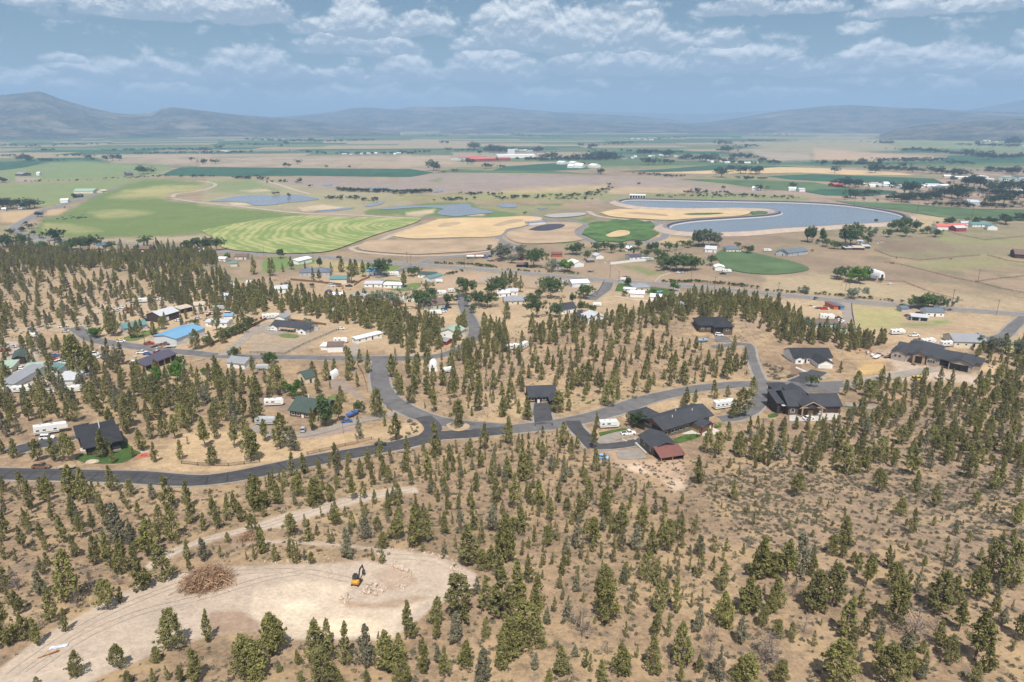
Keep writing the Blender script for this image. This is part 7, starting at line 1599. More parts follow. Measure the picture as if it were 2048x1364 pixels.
# ------------------------------------------------------------------ utility poles
M_POLE = pmat('pole_wood',(.13,.095,.07),.9,.2,2.)
V = []; F = []; tube(V,F,[(0,0,-1),(0,0,11)],[.17,.11],7); pole_me = raw_mesh('pole_shaft',V,F,M_POLE)
V = []; F = []; bx(V,F,-1.25,1.25,-.07,.07,10.1,10.27); arm_me = raw_mesh('crossarm',V,F,M_POLE)
V = []; F = []; [bx(V,F,x_ - .06,x_ + .06,-.06,.06,10.27,10.5) for x_ in (-1.1,-.5,.5,1.1)]; ins_me = raw_mesh('insulators',V,F,M_RIM2)
def pole(x,y,label,tf,h=1.0,rz=.1):
    g = G(*tf(x,y)); e = empty('utility_pole',g,rz); e.scale = (h,h,h); tag(e,label,'utility pole','utility poles')
    a = bpy.data.objects.new('pole_shaft',pole_me); COL.objects.link(a); a.parent = e
    b_ = bpy.data.objects.new('crossarm',arm_me); COL.objects.link(b_); b_.parent = e
    c_ = bpy.data.objects.new('insulators',ins_me); COL.objects.link(c_); c_.parent = b_
for (x,y,tf,h,lab) in [(1475,683,u4,1.2,'tall utility pole beside the silvery trees at right'),(1683,487,u4,1.0,'utility pole in the right paddocks'),(120,690,u4,1.2,'utility pole on straw at the wood edge right'),(105,622,u4,1.2,'utility pole just above the highway right of the middle'),(640,560,u4,.9,'left utility pole by the silver bush'),(662,590,u4,.9,'right utility pole by the silver bush'),(1830,745,u4,1.0,'utility pole on the highway far right'),(610,520,u4,.7,'utility pole under the round tree by the arched barn'),(866,460,u3,1.1,'utility pole below the bare corral'),(935,492,u3,.9,'utility pole at the middle side road'),(1506,470,u3,.9,'utility pole right of the white farm drive'),(1688,560,u3,1.1,'utility pole on the highway above the wood'),(1238,340,u2,1.0,'utility pole where the works road leaves'),(1690,372,u2,.9,'utility pole by the green ditch'),(1268,360,u2,.9,'utility pole at the blue house side road'),(500,330,u2,.9,'utility pole before the highway green'),(110,280,u2,.9,'utility pole left by the highway green'),(1140,970,u1,1.0,'utility pole at the lane beside the blue roofed shed'),(390,832,z5,1.3,'left tall pole behind the reservoir corner'),(1002,918,z5,1.6,'middle tall pole behind the reservoir corner'),(1528,1000,z5,2.0,'right tall pole behind the reservoir corner'),(735,735,tB,.5,'short post by the green roofed house drive')]:
    pole(x,y,lab,tf,h)
# ------------------------------------------------------------------ fences
M_FW = {'brown': pmat('fence_wood',(.17,.10,.065),.9,.2,1.5),'dark': pmat('dark_fence_wood',(.10,.08,.065),.9,.2,1.5),'orange': pmat('cedar_fence',(.36,.16,.07),.9,.2,1.5),'white': pmat('white_fence',(.72,.72,.70),.8,.06,1.5)}
_post = {}
def fence(tf,pts,label,col,sp=4.0,h=1.3,solid=False):
    W = [G(*tf(*p)) for p in pts]; line = []
    for i in range(len(W) - 1):
        n_ = max(1,int((W[i + 1] - W[i]).length / sp)); line += [W[i].lerp(W[i + 1],k / n_) for k in range(n_)]
    line.append(W[-1]); line = line[:120]
    e = empty('fence',line[0]); tag(e,label,'fence'); m = M_FW[col]
    k = (col,h)
    if k not in _post: V = []; F = []; bx(V,F,-.09,.09,-.09,.09,-.4,h); _post[k] = raw_mesh('post',V,F,m)
    L = [Vector((p.x,p.y,float(hgt_at(p.x,p.y)))) - line[0] for p in line]
    for p in L: o = bpy.data.objects.new('post',_post[k]); COL.objects.link(o); o.parent = e; o.location = p
    for zz in ((.45,.85,1.2) if not solid else ()):
        V = []; F = []
        for i in range(len(L) - 1):
            a,b_ = L[i] + Vector((0,0,zz * h / 1.3)),L[i + 1] + Vector((0,0,zz * h / 1.3)); d = (b_ - a).normalized(); n_ = Vector((-d.y,d.x,0)) * .04; k0 = len(V)
            V += [tuple(a - n_ - Vector((0,0,.06))),tuple(a + n_ - Vector((0,0,.06))),tuple(a + n_ + Vector((0,0,.06))),tuple(a - n_ + Vector((0,0,.06))),tuple(b_ - n_ - Vector((0,0,.06))),tuple(b_ + n_ - Vector((0,0,.06))),tuple(b_ + n_ + Vector((0,0,.06))),tuple(b_ - n_ + Vector((0,0,.06)))]
            F += [(k0,k0 + 4,k0 + 5,k0 + 1),(k0 + 1,k0 + 5,k0 + 6,k0 + 2),(k0 + 2,k0 + 6,k0 + 7,k0 + 3),(k0 + 3,k0 + 7,k0 + 4,k0)]
        mesh_obj('rail',V,F,m,e)
    if solid:
        for i in range(len(L) - 1):
            a,b_ = L[i],L[i + 1]; d = (b_ - a).normalized(); n_ = Vector((-d.y,d.x,0)) * .03; V = []
            for q in (a,b_):
                for s in (-1,1):
                    for z_ in (-.2,h - .05): V.append(tuple(q + n_ * s + Vector((0,0,z_))))
            mesh_obj('panel',V,[(0,1,5,4),(2,6,7,3),(1,3,7,5),(0,4,6,2),(0,2,3,1),(4,5,7,6)],m,e)
fence(tB,[(450,905),(650,860),(850,815),(960,785)],'brown rail fence on straw above the black road','brown')
fence(tB,[(845,195),(890,270),(915,350),(925,400)],'brown rail fence left of the side road','brown')
fence(tB,[(1080,535),(1120,565)],'short rail fence at the side road drive entrance','dark',3)
fence(tA,[(1430,975),(1560,990),(1800,995),(2048,965)],'low dark fence right of the charcoal house','dark')
fence(u2,[(0,1050),(120,1052),(260,1062)],'dark fence below the bare paddock by the lane','dark')
fence(u2,[(270,1062),(420,985),(560,925),(720,855)],'fence along the right side of the bare paddock','dark',5)
fence(u2,[(320,475),(500,490),(720,515)],'solid brown fence before the cream shed','brown',4,1.8,True)
fence(u2,[(820,520),(880,480),(945,455)],'solid cedar fence right of the cream shed','orange',4,1.8,True)
fence(u1,[(1600,1010),(1780,940),(1960,860),(2048,815)],'solid brown fence behind the row of trees','brown',5,1.8,True)
fence(u1,[(1625,765),(1740,715)],'brown fence beside the long silver trailer','brown',4,1.8,True)
fence(u2,[(0,850),(130,785)],'brown fence left of the long white house','brown',5,1.8,True)
fence(u2,[(270,790),(450,810),(600,830)],'brown fence behind the long white house','brown',5,1.6,True)
fence(u2,[(1760,505),(1850,508)],'dark fence below the grey riding ring','dark',4)
fence(u3,[(200,540),(320,550)],'dark fence left of the white roofed barn','dark',4)
fence(u3,[(760,590),(820,485)],'brown fence beside the middle side road','brown',4)
fence(u3,[(870,350),(1050,330),(1200,320)],'white solid fence behind the corral','white',6,2.2,True)
fence(u3,[(1225,490),(1260,450),(1340,425)],'white rail fence of the farm drive','white',5)
fence(u3,[(900,605),(1050,635),(1300,650)],'white low fence below the bright lawn','white',5,1.2)
fence(u4,[(870,240),(1000,290),(1230,320)],'fence along the brown paddock at right','dark',8)
fence(u4,[(950,335),(1080,355),(1300,410),(1500,460),(1640,490)],'long dark fence running down the right paddocks','dark',7)
fence(u4,[(1660,490),(1800,470),(2048,445)],'dark fence branching right in the paddocks','dark',8)
fence(u4,[(1660,490),(1850,540),(2048,580)],'dark fence branching down right in the paddocks','dark',8)
fence(u4,[(1230,320),(1500,295),(1700,280)],'dark fence across the upper right paddocks','dark',9)
fence(u4,[(900,480),(1100,490),(1300,570),(1560,640)],'rail fence below the arched barn','brown',7)
fence(u4,[(1760,280),(1900,320),(2048,340)],'dark fence beside the right edge barn','dark',8)
fence(u4,[(1380,70),(1540,120),(1740,160),(2048,130)],'dark fence round the red roofed farm field','dark',12)
fence(u4,[(690,660),(700,760),(720,870)],'fence along the turquoise house drive','dark',6)
# ------------------------------------------------------------------ cattle and horses
M_COW = pmat('black_hide',(.02,.018,.017),.8,.2,2.); M_HORSE = pmat('bay_hide',(.12,.06,.03),.7,.2,2.)
def quadruped(m,neck):
    me = bpy.data.meshes.new('cow_body'); bm = bmesh.new(); V = []; F = []
    tube(V,F,[(-1.15,0,1.05),(-.95,0,1.05),(-.3,0,.98),(.4,0,.98),(.85,0,1.1),(1.1 + neck * .3,0,1.25 + neck),(1.4 + neck * .4,0,1.3 + neck),(1.75 + neck * .4,0,1.1 + neck)],[.12,.33,.40,.42,.34,.22,.18,.10],8)
    for (x,y) in ((-.85,.2),(-.85,-.2),(.6,.2),(.6,-.2)):
        k = -.12 if x < 0 else .0
        tube(V,F,[(x,y,.9),(x + k * .3,y,.55),(x + k,y,.38),(x + k * .6,y,.0)],[.17,.10,.075,.06],5)
    tube(V,F,[(-1.15,0,1.2),(-1.3,0,.9),(-1.28,0,.55)],[.05,.035,.04],4)
    for s in (-1,1): tube(V,F,[(1.38 + neck * .4,s * .12,1.42 + neck),(1.34 + neck * .4,s * .28,1.48 + neck)],[.05,.015],4)
    return raw_mesh('animal',V,F,m,True)
COW = quadruped(M_COW,0.0); HRS = quadruped(M_HORSE,.38)
for i,(x,y) in enumerate(sorted([(700,962),(720,950),(745,962),(765,950),(775,960),(790,952),(800,958),(765,968),(825,955),(840,958),(560,970),(610,955),(650,970),(430,995),(690,940),(800,930),(625,975)])):
    g = G(*z1(x,y)); o = bpy.data.objects.new('cow',COW); COL.objects.link(o); o.location = (g.x,g.y,g.z); o.rotation_euler = (0,0,random.uniform(0,6.28)); o.scale = (1.15,) * 3
    tag(o,'black cow grazing the left meadow, %s from the left' % ordw(i),'cow','black cattle in the meadow')
for i,(x,y,lab) in enumerate([(1470,312,'bay horse in the upper right paddock'),(1042,303,'bay horse near the brown paddock corner'),(1000,345,'left horse of a few by the paddock gate'),(1020,344,'right horse of a few by the paddock gate')]):
    g = G(*u4(x,y)); o = bpy.data.objects.new('horse',HRS); COL.objects.link(o); o.location = g; o.rotation_euler = (0,0,i * 1.3); tag(o,lab,'horse')
# ------------------------------------------------------------------ odds and ends
def sheet(name,tf,pts,m,label,cat,dz=.15): 
    o = poly_sheet(name,[tf(*p) for p in pts],m,dz,None,cut=2,drape=True); del o['kind']; tag(o,label,cat); return o
g = G(*tA(1130,918)); e = empty('fire_pit',g); tag(e,'round red brick fire pit with patio by the green lawn','fire pit')
V = []; F = []; n_ = 16
for (r_,z_) in ((2.6,.02),(2.6,.22),(1.0,.22),(1.0,.5),(.7,.5),(.7,.1)): V += [(r_ * math.cos(2 * math.pi * i / n_),r_ * math.sin(2 * math.pi * i / n_),z_) for i in range(n_)]
for j in range(5):
    for i in range(n_): F.append((j * n_ + i,j * n_ + (i + 1) % n_,(j + 1) * n_ + (i + 1) % n_,(j + 1) * n_ + i))
F.append(tuple(5 * n_ + i for i in range(n_))); o = mesh_obj('brick_ring',V,F,pmat('red_brick',(.42,.13,.08),.9,.2,2.),e); recalc(o)
g = G(*t5(355,1135)); e = empty('drill_pipe',g,R(35)); tag(e,'rusty pipe with a black hose on the lower dirt pad','pipe')
V = []; F = []; tube(V,F,[(-1.6,0,.2),(1.2,0,.25),(1.6,.1,.3)],[.1,.14,.22],6); mesh_obj('pipe',V,F,pmat('rust',(.30,.12,.05),.9,.2,2.),e)
V = []; F = []; tube(V,F,[(.2,-.4,.05),(.6,-1.2,.05),(.1,-2.2,.05),(-.6,-1.8,.05),(-.3,-.8,.05)],[.05] * 5,5); mesh_obj('hose',V,F,M_TYRE,e)
for (x,y,lab) in ((430,1075,'blue white tarpaulin scrap left on the lower dirt pad'),):
    g = G(*t5(x,y)); e = empty('tarpaulin',g,R(20)); tag(e,lab,'tarpaulin'); V = []; F = []
    nn = 8; V = [(i / nn * 3 - 1.5,j / 3 * .8 - .4 + .1 * math.sin(i * 1.7),.06 + .12 * abs(math.sin(i * 1.3 + j))) for j in range(4) for i in range(nn + 1)]; F = [(j * (nn + 1) + i,j * (nn + 1) + i + 1,(j + 1) * (nn + 1) + i + 1,(j + 1) * (nn + 1) + i) for j in range(3) for i in range(nn)]
    mesh_obj('sheet',V,F,pmat('blue_white_tarp',(.25,.38,.70),.6,.3,1.5,col2=(.8,.82,.85)),e)
def junk(tf,x,y,label,seed,n=14,size=1.0,r=4.0):
    rg = np.random.default_rng(seed); g = G(*tf(x,y)); e = empty('scrap_heap',g,rg.uniform(0,3)); tag(e,label,'scrap heap')
    for i in range(n):
        V = []; F = []; a,b_,c_ = rg.uniform(.3,1.6,3) * size; bx(V,F,-a,a,-b_ * .5,b_ * .5,0,c_ * .6)
        o = mesh_obj('scrap_piece',V,F,[WALL['rust'],WALL['white'],WALL['grey'],WALL['brown'],PAINTS['tan'],PAINTS['grey'],ROOF['lgrey']][int(rg.integers(7))],e)
        qx,qy = rg.normal(0,r,2); o.location = (qx,qy,float(hgt_at(g.x + qx,g.y + qy)) - g.z + .0); o.rotation_euler = (rg.normal() * .1,rg.normal() * .1,rg.uniform(0,6.28))
for i,(tf,x,y,lab) in enumerate([(tA,1270,70,'scrap machinery heap at the near end of the blue roofed shed'),(tA,1100,170,'brown scrap heap left of the slate purple roof'),(u1,1480,800,'scattered lumber between barn and blue shed'),(u1,1780,740,'yard clutter behind the pale mobile home'),(u1,980,740,'scrap strip above the brown barn'),(tA,130,280,'clutter between the junk yard roofs'),(tA,480,160,'clutter behind the teal roofed shed at left'),(u2,720,560,'yard clutter below the cream shed'),(u2,1250,560,'yard clutter right of the flat white house'),(u4,760,215,'shanty yard clutter under the cottonwoods'),(u4,900,170,'pale rubble right of the cottonwoods'),(u4,1360,990,'building clutter behind the unfinished house'),(u4,900,1050,'lumber clutter left of the unfinished house'),(u4,1200,1135,'pale lumber stack before the unfinished house'),(u3,860,330,'corral clutter by the small grey shed'),(u3,1480,290,'clutter behind the leafy grove'),(u1,1700,320,'house clutter left of the striped field'),(u1,1130,235,'clutter round the dark red barn'),(u2,180,470,'clutter left of the solid brown fence'),(tC,1580,700,'patio furniture and pots on the big house terrace'),(u4,440,700,'farm implements on the straw field by the containers')]):
    junk(tf,x,y,lab,900 + i,14 if 'patio' not in lab else 8,.8 if 'patio' not in lab else .4,4.0 if 'patio' not in lab else 2.0)
# ------------------------------------------------------------------ fill the woods between the trees read off one by one
def inpoly(px,py,poly):
    P = np.array(poly,float); ins = np.zeros(np.shape(px),bool)
    for i in range(len(P)):
        x1,y1 = P[i]; x2,y2 = P[(i + 1) % len(P)]
        if y1 != y2: ins ^= ((y1 > py) != (y2 > py)) & (px < (x2 - x1) * (py - y1) / (y2 - y1) + x1)
    return ins
KEEP = [[(-40,1380),(60,1285),(150,1230),(300,1155),(430,1126),(738,1115),(850,1100),(962,1160),(880,1210),(790,1285),(540,1275),(340,1300),(160,1372)],
        [(288,1140),(400,1072),(560,1028),(720,982),(836,970),(836,988),(660,1024),(520,1066),(330,1124)],
        [(0,925),(250,925),(430,945),(700,893),(860,862),(860,845),(1010,850),(1130,845),(1010,875),(700,915),(440,972),(0,966)],
        [(1210,900),(1240,830),(1330,800),(1500,780),(1480,830),(1450,890),(1390,920),(1400,990),(1330,985),(1230,945)],
        [(1740,720),(1800,680),(1990,730),(1960,780),(1780,770)],[(1580,690),(1680,690),(1670,760),(1560,780)],[(1525,770),(1700,770),(1760,825),(1580,845),(1530,830)],
        [(90,840),(260,835),(290,920),(130,940)],[(1050,770),(1130,770),(1120,840),(1060,845)],[(560,750),(720,750),(830,830),(800,850),(500,880),(560,800)],
        [(1500,940),(1800,930),(2048,960),(2048,1090),(1800,1060),(1600,1080),(1480,1060),(1420,990)]]
ROADS_BB = [(a,hw,a.min(0) - hw - 4,a.max(0) + hw + 4) for (a,hw) in ROADS]
def blocked(x,y):
    for (a,hw,lo,hi) in ROADS_BB:
        if lo[0] < x < hi[0] and lo[1] < y < hi[1]:
            if np.min(np.hypot(a[:,0] - x,a[:,1] - y)) < hw + 2.2: return True
    for (bx,by,br) in SITES:
        if (bx - x) ** 2 + (by - y) ** 2 < br * br: return True
    return False
_cell = {}
def _near(x,y,d):
    k = (int(x // 12),int(y // 12))
    for i in (-1,0,1):
        for j in (-1,0,1):
            for (a,b_) in _cell.get((k[0] + i,k[1] + j),()):
                if (a - x) ** 2 + (b_ - y) ** 2 < d * d: return True
    return False
def _add(x,y): _cell.setdefault((int(x // 12),int(y // 12)),[]).append((x,y))
for t_ in TREES: _add(t_['p'].x,t_['p'].y)
def fill(poly,n,space,hlo,hhi,kinds,keep=True,seed=1,thr=None):
    rg = np.random.default_rng(seed)
    W = [G(*p) for p in poly]
    x0,x1 = min(p.x for p in W),max(p.x for p in W); y0,y1 = min(p.y for p in W),max(p.y for p in W)
    got = 0
    X = rg.uniform(x0,x1,n * 14); Y = rg.uniform(y0,y1,n * 14)
    Z = hgt_at(X,Y); PX,PY,D = proj(X,Y,Z)
    ok = inpoly(PX,PY,poly)
    if keep:
        for kp in KEEP: ok &= ~inpoly(PX,PY,kp)
    if thr is not None: ok &= fbm(X / 28,Y / 28,seed + 40,3) > thr
    for i in np.where(ok)[0]:
        if got >= n: break
        if _near(X[i],Y[i],space * rg.uniform(.6,1.2)) or blocked(X[i],Y[i]): continue
        h = rg.uniform(hlo,hhi) * (1 if rg.random() > .12 else 1.25)
        TREES.append(dict(p=Vector((X[i],Y[i],Z[i])),h=h,k=kinds[rg.integers(len(kinds))],px=PX[i],py=PY[i],s=h * FPX / D[i]))
        _add(X[i],Y[i]); got += 1
fill([(0,490),(120,500),(300,500),(420,505),(455,560),(475,625),(440,640),(360,625),(310,590),(270,550),(200,540),(100,545),(0,565)],900,4.2,5.5,10,'cccby',seed=2,thr=.42)
fill([(0,555),(100,540),(280,555),(340,620),(240,650),(150,662),(0,676)],190,7.5,5,9,'ccby',seed=3)
fill([(440,590),(520,580),(620,600),(720,605),(820,640),(890,650),(890,690),(850,716),(800,700),(740,660),(640,640),(540,622),(470,640)],230,5.2,6.5,11,'ccbb',seed=4)
fill([(1060,665),(1150,648),(1280,628),(1370,590),(1500,598),(1600,640),(1770,686),(1760,705),(1640,690),(1540,670),(1480,648),(1400,640),(1300,660),(1180,680),(1080,700)],300,5.4,6,10.5,'cccb',seed=5)
fill([(870,690),(960,680),(1080,690),(1200,680),(1330,670),(1400,700),(1490,700),(1500,755),(1400,768),(1250,800),(1120,800),(1000,810),(900,810),(790,780),(780,730)],190,8.0,5,10,'cccs',seed=6)
fill([(930,640),(1010,660),(1020,720),(960,740),(900,720),(900,690)],50,5.0,7,10,'ccb',seed=7)
fill([(0,690),(150,690),(300,740),(480,770),(560,760),(560,880),(420,900),(280,860),(100,830),(0,880)],150,6.5,6,10,'ccby',seed=8)
fill([(1530,640),(1600,645),(1770,690),(1700,705),(1620,690),(1560,690)],70,4.5,6,10,'ccc',seed=9)
fill([(1700,770),(2048,740),(2048,960),(1800,930),(1560,960),(1450,900),(1530,850),(1700,840)],330,4.6,2.5,7.5,'ccbby',seed=10)
fill([(1420,900),(1560,940),(2048,960),(2048,1090),(1600,1085),(1440,1040),(1400,960)],90,6.0,.9,2.4,'bcs',keep=False,seed=11)
fill([(800,905),(1110,870),(1500,1115),(1100,1310),(980,1160)],230,4.2,1.4,5.0,'csssy',keep=False,seed=12)
fill([(440,975),(800,900),(960,1130),(840,1090),(560,1075),(300,1140),(330,1090),(560,1020)],90,5.0,1.5,4.5,'cssby',seed=13)
fill([(0,970),(300,975),(330,1080),(220,1180),(0,1290)],70,5.5,2.0,6.0,'ccsy',seed=14)
fill([(960,1180),(1100,1310),(1500,1120),(2048,1090),(2048,1364),(300,1364),(800,1290)],170,5.0,1.2,5.0,'csbyd',seed=15)
fill([(1820,740),(2048,690),(2048,790),(1960,790)],45,5.5,5,9,'ccb',seed=16)
fill([(180,640),(330,590),(440,600),(440,680),(300,690)],14,9,6,9,'cb',seed=17)
fill([(960,740),(1060,800),(960,850),(860,830),(820,790)],30,7,3,7,'css',seed=18)
# hedgerows and tree lines of the far valley
def line_trees(pts,n,hlo,hhi,kinds='f',jit=12,tf=None,seed=1):
    rg = np.random.default_rng(seed)
    W = [G(*(tf(*p) if tf else p)) for p in pts]
    for i in range(n):
        s = rg.uniform(0,len(W) - 1); k = min(int(s),len(W) - 2); q = W[k].lerp(W[k + 1],s - k)
        d = math.hypot(q.x,q.y); x,y = q.x + rg.normal() * jit * d / 1500,q.y + rg.normal() * jit * d / 1500
        z = float(hgt_at(x,y)); px,py,D = proj(x,y,z); h = rg.uniform(hlo,hhi)
        TREES.append(dict(p=Vector((x,y,z)),h=h,k=kinds[rg.integers(len(kinds))],px=float(px),py=float(py),s=h * FPX / float(D)))
for i,(pts,n_,a_,b_) in enumerate([
    ([(1340,430),(1500,410),(1900,440)],0,1,1),
    ([z2(330,565),z2(620,575)],26,3,7),([z2(700,600),z2(900,612)],14,3,6),([z2(1370,690),z2(1650,700),z2(2040,720)],60,4,8),([z2(1240,765),z2(1520,770)],24,3,6),([z2(1600,790),z2(1780,785)],12,3,6),
    ([z3(0,710),z3(290,705)],28,3,8),([z3(400,782),z3(620,780)],18,3,6),([z3(560,725),z3(980,728)],26,3,5),([z3(1000,765),z3(1400,750),z3(1840,735)],46,3,6),([z3(1530,772),z3(1780,775)],18,2,5),([z3(1830,740),z3(2040,670)],18,3,6),
    ([z4(480,750),z4(1000,745),z4(1400,740),z4(1900,770)],60,2,5),([z4(900,715),z4(1260,715)],18,3,6),([z4(360,530),z4(660,550)],20,3,7),([z4(750,555),z4(880,555)],8,3,6),([z4(1350,570),z4(1620,580)],14,4,8),
    ([z1(120,605),z1(700,595),z1(1300,560),z1(1700,545)],50,2,4.5),([z1(1740,555),z1(2040,555)],18,3,6),
    ([z1(1100,300),z1(1700,290),z1(2040,300)],60,6,11),([z1(1300,335),z1(2000,320)],30,5,10),([z1(380,300),z1(480,300)],14,7,12),([z1(0,355),z1(80,350)],10,6,9),([z1(350,395),z1(530,400)],22,4,9),([z1(560,355),z1(760,350)],12,5,9),([z1(540,245),z1(900,245)],14,7,12),([z1(100,250),z1(440,265)],18,7,12),
    ([z2(0,325),z2(420,320)],44,5,11),([z2(430,240),z2(640,250)],24,7,12),([z2(460,190),z2(860,210)],34,8,14),([z2(880,210),z2(1240,215)],34,8,14),([z2(1330,210),z2(1640,200)],34,8,14),([z2(1400,330),z2(2040,330)],40,6,11),([z2(1000,310),z2(1250,330)],20,5,10),
    ([z3(0,330),z3(260,310)],34,5,10),([z3(600,305),z3(720,300)],14,7,11),([z3(830,300),z3(1060,310)],40,8,14),([z3(1050,290),z3(1300,290)],30,6,11),([z3(540,140),z3(850,145)],24,8,13),([z3(1250,390),z3(1500,395)],34,7,12),([z3(1540,390),z3(2040,385)],60,6,12),([z3(1380,160),z3(1470,165)],10,8,12),([z3(1050,130),z3(1300,165)],40,7,12),([z3(280,160),z3(430,155)],12,8,12),
    ([z4(0,380),z4(200,375)],26,6,11),([z4(300,310),z4(760,325)],44,7,13),([z4(80,245),z4(280,220)],44,6,11),([z4(800,380),z4(1120,395)],30,6,11),([z4(1160,310),z4(1420,250)],60,6,11),([z4(1290,350),z4(1470,375)],40,5,9),([z4(1100,420),z4(1520,425)],24,5,9),([z4(1460,215),z4(1640,200)],26,7,12),([z4(1620,160),z4(1830,140)],22,7,12),([z4(500,190),z4(940,160)],40,6,11),([z4(80,100),z4(700,130)],60,6,10),
    ([z5(600,225),z5(780,232)],22,7,11),([z5(760,285),z5(1150,310),z5(1440,340)],60,6,11),([z5(1450,330),z5(1780,370),z5(2048,360)],70,6,11),([z5(320,430),z5(640,435)],40,5,9),([z5(680,400),z5(1260,400)],90,5,8),([z5(700,385),z5(1250,385)],70,5,8),([z5(620,485),z5(920,490)],40,6,10),([z5(1340,530),z5(1440,535)],14,6,10),([z5(1380,420),z5(1510,430)],26,5,9),([z5(1450,505),z5(1820,505)],14,4,7),([z5(1580,250),z5(2048,255)],70,6,12),([z5(1320,185),z5(1620,185)],40,7,12),([z5(1700,180),z5(2048,190)],40,7,12),([z5(1380,240),z5(1480,245)],10,7,10),([z5(540,215),z5(560,215)],3,7,10),([z5(1100,825),z5(1900,855)],50,3,7),([z5(1740,490),z5(2048,520)],36,6,12),([z5(480,630),z5(860,640)],20,3,6),([z5(1500,700),z5(2048,740)],30,6,11),([z5(640,100),z5(2048,110)],70,6,10),([z5(820,140),z5(1300,135)],50,6,10),([z5(780,790),z5(1200,760)],24,6,11),([z5(1000,1040),z5(1420,990)],14,2,4)]):
    if n_: line_trees(pts,n_,a_,b_,seed=50 + i)
for (u_,pts,n_,a_,b_) in ((u3,[(1280,490),(1600,490),(2048,540)],60,1.5,3.5),(u4,[(0,560),(500,590),(1100,650)],50,1.2,3),(u2,[(1440,345),(1700,350),(1950,375)],60,1.2,3),(u2,[(1530,440),(1680,400)],16,1.5,3),(u3,[(0,395),(700,430)],24,1.2,2.5),(u1,[(1600,1000),(1780,930),(1990,830)],14,4,7)):
    line_trees(pts,n_,a_,b_,'g',2,u_,seed=int(pts[0][0]) + n_)

# ------------------------------------------------------------------ landmarks for telling trees apart in words
LAND = [('the yellow excavator',713,1155),('the brown brush pile',425,1155),('the small upper brush heap',500,1065),('the lower left corner',60,1330),('the bottom middle edge',1000,1345),('the lower right corner',1980,1320),
        ('the charcoal house far left',170,880),('the green roofed house',610,815),('the junction island',915,858),('the low charcoal house',1090,795),('the big dark house',1350,850),('the brown timber house',1610,805),('the white gabled house',1625,722),
        ('the unfinished timber house',1860,720),('the dark hip roofed house',1430,660),('the blue roofed shed',365,675),('the long white house',585,655),('the right slope middle',1800,1000),('the open plot middle',1150,1080),('the open plot right corner',1490,1115),
        ('the left edge middle',30,1040),('the pale upper dirt track',640,1005),('the black road at left',260,955),('the rust red lean-to roof',1320,905),('the left edge junk yard',60,740),('the side road bend',770,790),('the right edge middle',2030,860),
        ('the wooded knoll',200,560),('the reservoir',1560,440),('the middle leafy grove',1380,530),('the red roofed farm',1890,455),('the striped field',600,470),('the turquoise house',1650,650),('the bright lawn trailer yard',1290,590),('the left highway end',40,490),('the far village',1300,325),('the far right subdivision',1960,370),('the red roofed works',980,320),('the arched white barn',1755,550),('the right highway end',1880,612),('the shallow grey pond',540,395),('the left meadow farm',150,390),('the far left field',60,320),('the dirt pad left bank',230,1230),('the dirt pad right end',920,1200),('the dirt pad lower edge',640,1290),('the bottom edge right half',1400,1330),('the torn pale earth',1330,970)]
LX = np.array([(l[1],l[2]) for l in LAND],float)
ORD = ['nearest','second','third','fourth','fifth','sixth','seventh','eighth','ninth','tenth','eleventh','twelfth','thirteenth','fourteenth','fifteenth','sixteenth','seventeenth','eighteenth','nineteenth','twentieth']
def where(px,py):
    d = np.hypot(LX[:,0] - px,(LX[:,1] - py) * 1.6); i = int(np.argmin(d)); a = math.degrees(math.atan2((LX[i,1] - py) * 1.6,px - LX[i,0])) % 360
    w_ = ['right of','above and right of','above','above and left of','left of','below and left of','below','below and right of'][int(((a + 22.5) % 360) // 45)]
    return i,w_,d[i]
WORD = {'c': 'pointed green','s': 'slender young','b': 'broad bushy','y': 'greyish','d': 'bare dead','g': 'round dark green','e': 'bright green','v': 'silvery','p': 'tall narrow','f': 'dark'}
def plant_tree(t_,rg,name,noun,cat,group):
    cr,tr = LIB[t_['k']][t_['v']]
    e = empty(name,t_['p'] - Vector((0,0,.05)),t_['r'])
    e.scale = (t_['h'] * t_['w'],t_['h'] * t_['w'],t_['h'])
    c_ = bpy.data.objects.new('crown',cr); COL.objects.link(c_); c_.parent = e
    k_ = bpy.data.objects.new('trunk',tr); COL.objects.link(k_); k_.parent = e
    e['category'] = cat; e['group'] = group
    t_['o'] = e; t_['c'] = c_; t_['tr'] = k_
    return e
rg = np.random.default_rng(99)
for t_ in TREES:
    t_['v'] = int(rg.integers(len(LIB[t_['k']]))); t_['r'] = float(rg.uniform(0,6.28)); t_['w'] = float(rg.uniform(.82,1.22)) * (1.35 if t_['k'] == 'f' else 1)
def vis(t_): return -20 < t_['px'] < 2068 and t_['py'] < 1420
JUN = sorted([t_ for t_ in TREES if t_['k'] in 'csbyd'],key=lambda q: -q['s'] * vis(q)); BRO = sorted([t_ for t_ in TREES if t_['k'] in 'gevpf'],key=lambda q: -q['s'] * vis(q))
